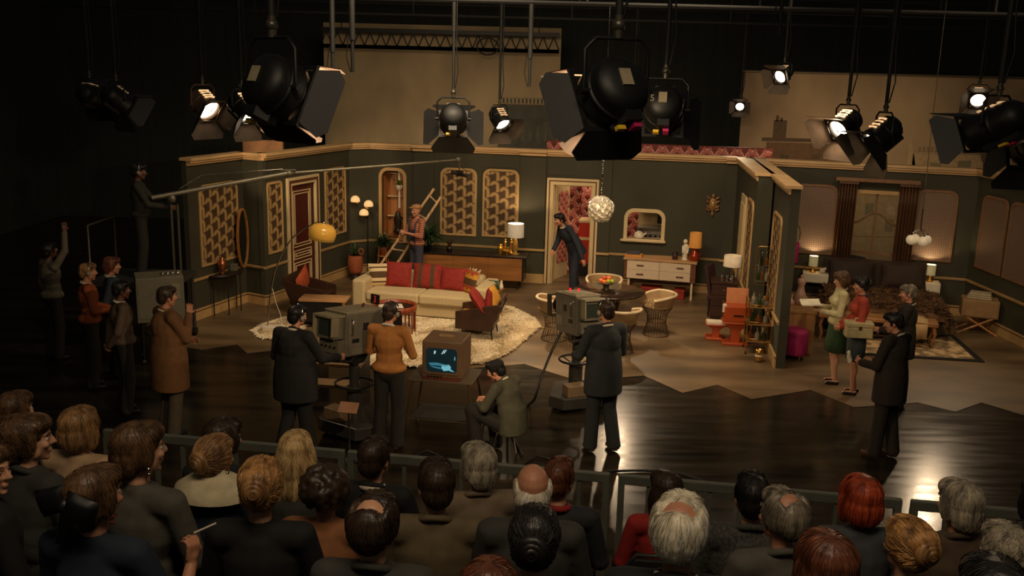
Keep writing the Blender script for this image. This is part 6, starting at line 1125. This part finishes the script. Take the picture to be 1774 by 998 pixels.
def lum(name, label, px, py, Y, r, aim, W_=0, doors=(35, 35, 35, 35), ln=.34, em=0, flap=1.6, tags=0, cone=46, blend=.5, soft=.07, col=None, pole=True, body=None, vent=1, num=None, gel=0, grp='studio spotlights on the grid', up_=None, led=0):
    p = D(px, py, Y); t = T(name, label, 'studio light', p, 0, grp); a = (V(aim) - p).normalized(); x_ = a.cross(V((0, 0, 1))).normalized(); z_ = x_.cross(a); Rm = M((x_, a, z_)).transposed().to_4x4(); bm = body or LAMPB
    f = B().at(Rm); f.lathe([(0, -ln * .62), (r * .6, -ln * .6), (r * .92, -ln * .46), (r, -ln * .3), (r, ln * .3), (r * 1.06, ln * .34), (r * 1.06, ln * .5), (r * .94, ln * .5), (r * .94, ln * .3)], n=32, R=Euler((R_(-90), 0, 0)).to_matrix()); f.out('housing', bm, t)
    f = B().at(Rm); f.lathe([(r * 1.0, -ln * .1), (r * 1.08, -ln * .08), (r * 1.08, -ln * .02), (r * 1.0, 0)], n=32, R=Euler((R_(-90), 0, 0)).to_matrix()); f.b2((-r * .3, -ln * .45, -r * 1.25), (r * .3, ln * .3, -r * .9)); f.out('base_ring', bm, t)
    if vent:
        for k in range(4): B().at(Rm).b2((-r * .5, -ln * .3 + k * ln * .14, r * .93), (r * .5, -ln * .24 + k * ln * .14, r * 1.03)).out('vent_slot', mat('vent_glow_%g' % em, (60, 40, 26), .5, em=em * .1, ec=(255, 200, 140)) if em else DARK, t)
    lm = mat('lens_lit_%g' % em, (255, 240, 215), .2, em=em, ec=(255, 226, 188)) if em else mat('lens_off', (58, 60, 60), .12)
    f = B().at(Rm)
    for k in range(4): f.lathe([(r * .9 * k / 4 + 1e-4, ln * .36 + .012 * (k % 2 == 0)), (r * .9 * (k + 1) / 4, ln * .36 - .004)], n=28, R=Euler((R_(-90), 0, 0)).to_matrix())
    f.out('fresnel_lens', lm, t)
    # barn doors
    e = r * 1.1; y0 = ln * .5; L_ = r * flap
    for k, (dx, dz) in enumerate(((0, 1), (0, -1), (-1, 0), (1, 0))):
        th = R_(doors[k]); 
        if doors[k] < 0: continue
        s_ = V((dx, 0, dz)); tn = V((dz, 0, -dx)); dr_ = V((0, math.cos(th), 0)) + s_ * math.sin(th); nn = s_ * math.cos(th) - V((0, math.sin(th), 0))
        b0 = V((0, y0, 0)) + s_ * e; wide = 1.0 if k < 2 else .86; ww_ = 1.12 if gel else 1.55; P = [b0 - tn * e * wide, b0 + tn * e * wide, b0 + dr_ * L_ + tn * e * ww_ * wide, b0 + dr_ * L_ - tn * e * ww_ * wide]; P = [P[0], P[1], P[1].lerp(P[2], .7) + tn * e * .18, P[2] - tn * e * .12, P[3] + tn * e * .12, P[0].lerp(P[3], .7) - tn * e * .18]
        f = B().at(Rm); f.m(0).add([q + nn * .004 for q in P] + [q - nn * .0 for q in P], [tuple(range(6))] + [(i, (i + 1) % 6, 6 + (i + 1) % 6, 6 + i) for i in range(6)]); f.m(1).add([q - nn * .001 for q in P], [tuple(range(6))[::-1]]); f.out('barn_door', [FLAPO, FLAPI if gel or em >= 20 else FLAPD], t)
    if gel:
        for k, (c1, c2) in enumerate(((1, 2), (1, 3), (0, 2), (0, 3))):
            Q = []
            for c_ in (c1, c2):
                dx, dz = ((0, 1), (0, -1), (-1, 0), (1, 0))[c_]; s_ = V((dx, 0, dz)); ox, oz = ((0, 1), (0, -1), (-1, 0), (1, 0))[c2 if c_ == c1 else c1]; o2 = V((ox, 0, oz)); th = R_(doors[c_]); dr_ = V((0, math.cos(th), 0)) + s_ * math.sin(th); b0 = V((0, y0, 0)) + s_ * e + o2 * e * .96
                Q.append((b0, b0 + dr_ * L_ * .9 + o2 * e * .1))
            q0 = (Q[0][0] + Q[1][0]) / 2; B().at(Rm).add([q0, Q[0][1], (Q[0][1] + Q[1][1]) / 2 + V((0, r * .12, 0)), Q[1][1]], [(0, 1, 2, 3)]).out('diffusion_gel', GEL, t)
    B().at(Rm).band([(-e, -e), (e, -e), (e, e), (-e, e)], [(-e * .86, -e * .86), (e * .86, -e * .86), (e * .86, e * .86), (-e * .86, e * .86)], .02, lambda x, y, z: (x, y0 - .01 + z, y)).out('door_frame_ring', bm, t)
    # yoke hanging upright
    ax = V((x_.x, x_.y, 0)).normalized(); q = r * 1.22; f = B(); f.tube([ax * q, ax * q + V((0, 0, r * 1.25)), ax * q * .7 + V((0, 0, r * 1.6)), -ax * q * .7 + V((0, 0, r * 1.6)), -ax * q + V((0, 0, r * 1.25)), -ax * q], r * .075, 6).cyl(ax * q * 1.12, ax * q * .8, r * .12, n=10).cyl(-ax * q * 1.12, -ax * q * .8, r * .12, n=10); f.out('yoke', bm, t)
    B().cyl((0, 0, r * 1.6), (0, 0, r * 2.3), r * .16, r * .14, 10).ball((0, 0, r * 2.0), r * .22).out('clamp', mat('clamp_steel', (84, 80, 68), .35, .6), t)
    for k, cn in enumerate(((226, 186, 40), (190, 30, 90), (210, 200, 180))[:tags]): B().at(Rm).b2((-r * (.5 - k * .5), -ln * .2 - k * .03, -r * 1.42), (-r * (.5 - k * .5) + r * .3, -ln * .05, -r * 1.28)).out('control_tab', mat('tab_%d' % k, cn, .5), t)
    if num: B().at(Rm).b2((-r * .3, -ln * .66, -r * .2), (r * .12, -ln * .62, r * .35)).out('label_card', mat('card', (150, 138, 110), .7), t)
    if num and num != '-': text(num, r * .5, t, Rm @ V((-r * .62, -ln * .6, -r * .1)), (Rm.to_3x3() @ Euler((R_(90), 0, 0)).to_matrix()).to_euler(), mat('stencil_white', (150, 140, 115), .7), 'stencil_number')
    if W_:
        l = bpy.data.lights.new('beam', 'SPOT'); l.energy = W_; l.color = col or (1, .73, .45); l.spot_size = R_(cone); l.spot_blend = blend; l.shadow_soft_size = soft; o = bpy.data.objects.new('beam', l); C.objects.link(o); o.parent = t; o.location = Rm @ V((0, ln * .45, 0)); o.rotation_euler = a.to_track_quat('-Z', 'Y').to_euler()
    if pole:
        h = T('hoist_pole', 'steel hoist pole holding up the ' + next(HN), 'pole', p + V((0, 0, r * 2.3)), 0, 'hoist poles of the lighting grid'); PM = mat('pole_steel', (27, 27, 23), .65, .1); Lp = max(.4, 7.0 - p.z)
        B().cyl((0, 0, 0), (0, 0, Lp * .28), .022, n=10).out('inner_pole', PM, h); B().cyl((0, 0, Lp * .25), (0, 0, Lp), .034, n=10).out('outer_pole', PM, h)
        B().tube([(.03, 0, .0), (.07, -.02, .25), (.045, 0, .6), (.05, 0, Lp * .9)], .008, 6).out('power_cable', BLACK, h)
    return t
lum('key_light', 'large black fresnel spotlight at upper left with a tall open flap on its right', 474, 150, 5.6, .172, (2.6, 10.4, 1.2), 420, (18, 14, 42, 34), .22, 40, 1.0, 1, 66, num='-', vent=0, gel=1)
lum('key_light', 'largest black spotlight at top centre with lit inner flaps above the glass chandelier', 1066, 158, 5.4, .178, (-2.4, 10.2, 1.0), 420, (18, 36, 46, 30), .22, 40, 1.0, 2, 66, num='-', vent=0, gel=1)
lum('spotlight', 'dark spotlight with wide side flaps hanging before the beige backdrop', 785, 206, 15.0, .205, (-1.2, 20, 1.2), 0, (40, 30, 55, 55), .4, 0, 1.5, 1)
lum('spotlight', 'small spotlight with a glowing lens rim right of the wide-flapped one', 865, 205, 17.6, .15, (2.0, 14.6, 0), 460, (40, 40, 40, 40), .36, 9, 1.5, 0, 58)
lum('spotlight', 'spotlight shining from the top edge of the skyline backdrop', 1358, 128, 17.5, .125, (-2.5, 11.0, 0), 90, (50, 40, 45, 45), .3, 5, 1.5, 0, 52)
lum('spotlight', 'tiny bright spotlight at the left edge of the skyline backdrop', 1282, 182, 22.0, .10, (2.4, 11.0, 0), 60, (50, 40, 60, 60), .26, 6, 1.4, 0, 46)
lum('spotlight', 'spotlight with brightly lit open flaps left of the vented one at right', 1466, 215, 12.2, .15, (-.6, 9.6, .3), 200, (40, 45, 45, 50), .32, 34, 1.6, 0, 56)
lum('spotlight', 'black vented spotlight with bright slots beside the one with lit flaps', 1530, 232, 11.6, .16, (.6, 11.0, .4), 110, (40, 40, 40, 40), .36, 10, 1.7, 0, 50)
lum('spotlight', 'spotlight with a honeycomb of bright vents at the far upper right', 1694, 168, 18.0, .14, (5.4, 9.6, 0), 170, (50, 40, 70, 45), .34, 9, 1.5, 0, 56)
lum('spotlight', 'large black spotlight at far right with yellow and magenta tabs', 1724, 216, 8.2, .15, (.6, 14.6, .6), 330, (30, -1, 35, 35), .46, 6, 1.35, 3, 50)
lum('spotlight', 'spotlight with a round tan back at upper left, left of the big key light', 352, 180, 12.2, .15, (.4, 9.6, 0), 60, (40, 40, 50, 40), .3, 12, 1.5, 1, 50, body=mat('lamp_tan', (84, 66, 50), .5))
lum('spotlight', 'spotlight with a bright slanting lens between the tan one and the big key light', 420, 185, 11.2, .13, (1.4, 8.6, 0), 40, (40, 40, 50, 40), .3, 12, 1.5, 1, 50)
lum('spotlight', 'very dim spotlight hanging in the black at far left', 157, 165, 12.0, .13, (-4.3, 17.4, 2.75), 500, (40, 40, 40, 40), .3, 1.5, 1.5, 0, 20)
lum('spotlight', 'very dim spotlight right of the far left one in the black', 203, 172, 11.6, .13, (-2.4, 15, 1), 0, (40, 40, 40, 40), .3, 1.5, 1.5, 0)
lum('spotlight', 'dark spotlight with a stencilled 5 and white card beside the largest one', 1150, 190, 8.6, .17, (2.5, 16.5, .6), 0, (40, -1, 40, 40), .4, 0, 1.4, 2, num='5')
lum('spotlight', 'spotlight half hidden behind the largest one at top centre', 1098, 152, 20.4, .14, (2.0, 10.6, 0), 160, (40, 40, 40, 40), .32, 12, 1.4, 0, 44)
lum('spotlight', 'spotlight at the right frame edge beyond the one with the coloured tabs', 1792, 250, 8.6, .16, (6.5, 16, 1), 140, (40, 40, 40, 40), .36, 4, 1.5, 0)
for px, py, Y, lb in ((611, 125, 13.0, 'bare hoist pole with a dangling hook, left of the wide-flapped spotlight'), (577, 142, 14.0, 'thin bare hoist pole at the left edge of the beige backdrop'), (917, 150, 15.0, 'bare hoist pole before the painted terrace'), (1350, 60, 12.0, 'bare hoist pole above the skyline backdrop')):
    p = D(px, py, Y); h = T('hoist_pole', lb, 'pole', p, 0, 'hoist poles of the lighting grid'); B().cyl((0, 0, 0), (0, 0, .5), .024, n=10).out('inner_pole', MATS['pole_steel'], h); B().cyl((0, 0, .42), (0, 0, 7 - p.z), .038, n=10).out('outer_pole', MATS['pole_steel'], h); B().tube([(-.03, 0, 0), (-.08, 0, .2), (-.05, 0, .5)], .007, 5).out('hook_cable', BLACK, h)
# ================================================================ audience
rn = V((rd.y, -rd.x, 0))
def rowpt(px, py, off):
    r = ray(px, py); o = V((0, 0, HC)); return o + r * ((ra + rn * off - o).dot(rn) / r.dot(rn))
CH1 = mat('chair_frame', (74, 74, 68), .35, .5); CH2 = mat('chair_pad', (34, 32, 28), .7)
def seat_chair(x, y, z, rz, label):
    t = T('stacking_chair', label, 'chair', (x, y, z), rz, 'chairs of the audience stand')
    B().b2((-.21, -.2, .40), (.21, .24, .445)).out('seat', CH2, t, bev=.012); B().prism([(-.19, .56), (.19, .56), (.2, .7), (.16, .82), (-.16, .82), (-.2, .7)], .03, lambda a, b, c: (a, -.25 - c - (b - .56) * .12, b)).out('backrest', CH2, t, bev=.008)
    B().tube([(-.2, -.2, .42), (-.21, -.25, .6), (-.2, -.275, .76), (-.15, -.29, .84), (.15, -.29, .84), (.2, -.275, .76), (.21, -.25, .6), (.2, -.2, .42)], .012, 6).out('back_frame', CH1, t)
    for a in (-1, 1):
        for b in (-.18, .22): B().cyl((a * .2, b, 0), (a * .19, b * .95, .41), .011, n=6).out('leg', CH1, t)
CL = dict(cream=cloth('cream_cardigan', (188, 156, 118)), char=cloth('charcoal_jacket', (58, 56, 50)), black=cloth('black_jacket', (24, 23, 22)), navy=cloth('navy_dress', (38, 44, 60)), grey=cloth('grey_jacket', (84, 80, 70)), beige=cloth('beige_jacket', (120, 102, 80)), tan=cloth('tan_jacket', (98, 84, 58)), orange=cloth('apricot_top', (150, 98, 60)), vest=cloth('dark_vest', (42, 44, 46)), red=cloth('red_jersey', (150, 34, 26)), hound=cloth('houndstooth', (66, 64, 58), 60, .5), slate=cloth('slate_top', (70, 72, 74)), brown=cloth('brown_jacket', (84, 66, 48)), teal=cloth('deep_navy_top', (30, 40, 54)), ivory=cloth('ivory_knit', (206, 192, 156)))
AU = [  # px, py, row, label, hair, colour, top, female, heading, head yaw, pitch, collar, key
 (28, 712, 1, 'woman with curly brown hair at the far left of the front row', 'shaggy', 'brown', 'char', 1, -8, -10, 0, None, ''),
 (137, 742, 1, 'woman with a brown bob and pale cardigan at the left of the front row', 'bob', 'lightbrown', 'cream', 1, -6, -4, 0, None, ''),
 (388, 762, 1, 'dark-haired woman in front of the woman with the cream turtleneck', 'full', 'darkbrown', 'black', 1, 0, -20, 0, None, ''),
 (513, 785, 1, 'woman with long wavy blonde hair in the front row', 'long', 'blonde', 'char', 1, 4, 6, 0, None, ''),
 (648, 795, 1, 'dark-haired man in a black jacket and white collar in the front row', 'short', 'darkbrown', 'black', 0, -6, -4, 0, SHW, ''),
 (828, 808, 1, 'man with grey hair and a beige jacket in the front row', 'full', 'grey', 'beige', 0, 14, 18, 0, None, ''),
 (968, 830, 1, 'auburn-haired woman with red jersey under a dark vest', 'short', 'auburn', 'vest', 1, -4, -10, 0, CL['red'], ''),
 (1152, 852, 1, 'dark-haired woman in red in front of the white-haired man', 'long', 'darkbrown', 'red', 1, 12, 20, 0, None, ''),
 (1302, 862, 1, 'black-haired person in a houndstooth jacket in the front row', 'short', 'black', 'hound', 0, 0, 0, 0, None, ''),
 (1491, 866, 1, 'woman with bright red curled hair and a slate top', 'bob', 'red', 'slate', 1, 4, 4, 0, None, ''),
 (1660, 876, 1, 'man with smooth grey hair and a brown jacket in the front row', 'full', 'grey', 'brown', 0, 8, 14, 0, None, ''),
 (1800, 878, 1, 'dark-haired person in red cut off by the right edge', 'full', 'black', 'red', 1, 0, 0, 0, None, ''),
 (48, 762, 2, 'person with bushy dark brown hair in profile at the left', 'shaggy', 'brown', 'char', 0, -20, -38, 0, None, ''),
 (240, 768, 2, 'person with thick brown hair and a pale earring in the second row', 'full', 'brown', 'grey', 1, -14, -28, 0, None, 'earring'),
 (372, 795, 2, 'woman with pinned curls, cream turtleneck and navy dress', 'bun', 'lightbrown', 'navy', 1, -4, -18, 0, CL['ivory'], 'turtle'),
 (452, 845, 2, 'woman with golden brown updo and black jacket', 'updo', 'goldbrown', 'black', 1, 4, 4, 0, None, ''),
 (565, 850, 2, 'person with a dark curly afro and apricot top', 'afro', 'darkbrown', 'orange', 1, 0, 0, 0, None, ''),
 (756, 842, 2, 'man with short dark brown hair and an olive tan jacket', 'short', 'darkbrown', 'tan', 0, 6, 10, 0, None, ''),
 (922, 848, 2, 'bald man with a fringe of white hair in the second row', 'bald', 'white', 'char', 0, 2, 4, 0, None, ''),
 (1356, 896, 2, 'man with thinning dark grey hair and a grey jacket', 'spot', 'darkgrey', 'grey', 0, 14, 22, 0, None, ''),
 (1572, 948, 2, 'woman with golden brown hair coiled in a large bun', 'updo', 'goldbrown', 'brown', 1, 8, 14, 0, None, ''),
 (1737, 956, 2, 'person with curly pale grey hair near the right edge', 'shaggy', 'grey', 'char', 0, 4, 6, 0, None, ''),
 (-26, 815, 3, 'person in profile cut off by the left edge', 'short', 'brown', 'black', 0, -40, -50, 0, None, ''),
 (165, 862, 3, 'woman with a big black bow in her hair and a cigarette in hand', 'full', 'brown', 'teal', 1, -6, -16, 0, None, 'bow'),
 (648, 912, 3, 'man with dark hair thinning at the crown in the third row', 'spot', 'darkbrown', 'char', 0, -2, -6, 0, None, ''),
 (925, 938, 3, 'woman with black hair gathered in a loose bun', 'bun', 'black', 'black', 1, 0, 0, 0, None, ''),
 (1175, 922, 3, 'white-haired man with a pink bald crown in the third row', 'spot', 'white', 'black', 0, -4, -8, 0, SHW, ''),
 (1430, 985, 3, 'woman with smooth auburn brown hair at the bottom edge', 'bob', 'auburn', 'black', 1, 4, 6, 0, None, ''),
 (1722, 1022, 3, 'dark-haired person at the bottom right corner', 'full', 'black', 'black', 0, 0, 0, 0, None, ''),
 (845, 1035, 3, 'auburn-haired person whose crown shows at the bottom edge', 'bob', 'auburn', 'black', 1, 0, 0, 0, None, '')]
offs = {1: .70, 2: 1.5, 3: 2.4}; 
for px, py, row, lb, hs, hc_, top, fem, hdg, hy, hpi, col, key in AU:
    off = offs[row]
    off = {372: 1.28, 452: 1.78, 48: 1.42, 240: 1.62, -26: 2.1, 28: .42, 1152: .5, 1302: .85, 1572: 1.62}.get(px, off)
    if py > 1000: off = 2.75
    p = rowpt(px, py, off); zf = ZR[row]; k = (p.z - zf) / 1.215; k = max(.90, min(1.09, k)); zf_ = p.z - 1.215 * k if abs((p.z - zf) / 1.215 - k) > 1e-6 else zf
    zf_ = zf if abs(zf_ - zf) < .2 else zf_
    po = dict(SIT)
    if key == 'bow': po.update(elR=(.29, .06, .70), wrR=(.24, .26, .84))
    t = person('person', 'audience ' + lb, (p.x, p.y - .015, zf_), hdg + math.degrees(rrz) * .6, po, 1.75 * k, (SKIN, SKIN2)[(px // 7) % 2], (hs, HAIRS[hc_]), CL[top], TROU, BLACK, col, (hy, hpi, 0), base=SIT, fem=fem, hands=((.6,), (1.0, (.1, .1, 1), (-1, .3, 0))) if key == 'bow' else ((.5, (.4, .8, -.3)), (.5, (-.4, .8, -.3))), hem=0 if fem else .06, sleeve=.05 if key == 'bow' else 1, fine=.008, grp='seated audience')
    R = rotm(hy, hpi, 0); H0 = V((0, .015, 1.215)) * k
    def hq(x, y, z): return H0 + R @ V((x, y, z)) * k
    if key == 'turtle': B().tube([V((0, -.01, 1.07)) * k + V((.06 * math.cos(a * .3142), .058 * math.sin(a * .3142) - .004, .03)) * k for a in range(20)], .022 * k, 8, True).lathe([(.058, 1.13), (.072, 1.10), (.125, 1.08), (.19, 1.04), (.205, .99)], (0, -.02, 0), 24, sy=.74).out('turtleneck', CL['ivory'], t)
    if key in ('turtle', 'earring', 'bow'): B().ball(hq(.08, .0, -.06), .012 * k, 8).ball(hq(.08, .0, -.082), .009 * k, 8).out('earring', mat('garnet', (120, 40, 36), .2) if key == 'bow' else CHROME, t)
    if key == 'bow':
        f = B(); 
        for s_ in (-1, 1): f.pillow(.135, .11, .07, M.Translation(hq(s_ * .075, -.125, .02)) @ Euler((0, R_(s_ * 18), 0)).to_matrix().to_4x4(), 9)
        f.ball(hq(0, -.135, .02), .03, 10).pillow(.06, .16, .03, M.Translation(hq(-.03, -.12, -.08)) @ Euler((0, R_(14), 0)).to_matrix().to_4x4(), 7); f.out('hair_bow', mat('black_ribbon', (18, 18, 18), .45), t)
        mw = M.Translation(t.location) @ t.rotation_euler.to_matrix().to_4x4(); w_ = mw @ (V((.235, .30, .955)) * k); tag(B().cyl((0, 0, 0), (.085, .02, .035), .0045, n=8).out('cigarette', WHITE), 'white cigarette between the fingers of the woman with the black bow', 'cigarette').location = w_
    seat_chair(p.x, p.y + .02, zf_, R_(hdg * .3) + rrz, 'dark metal-framed chair under the ' + ' '.join(lb.split()[:9]))
bake()
grow_strands()
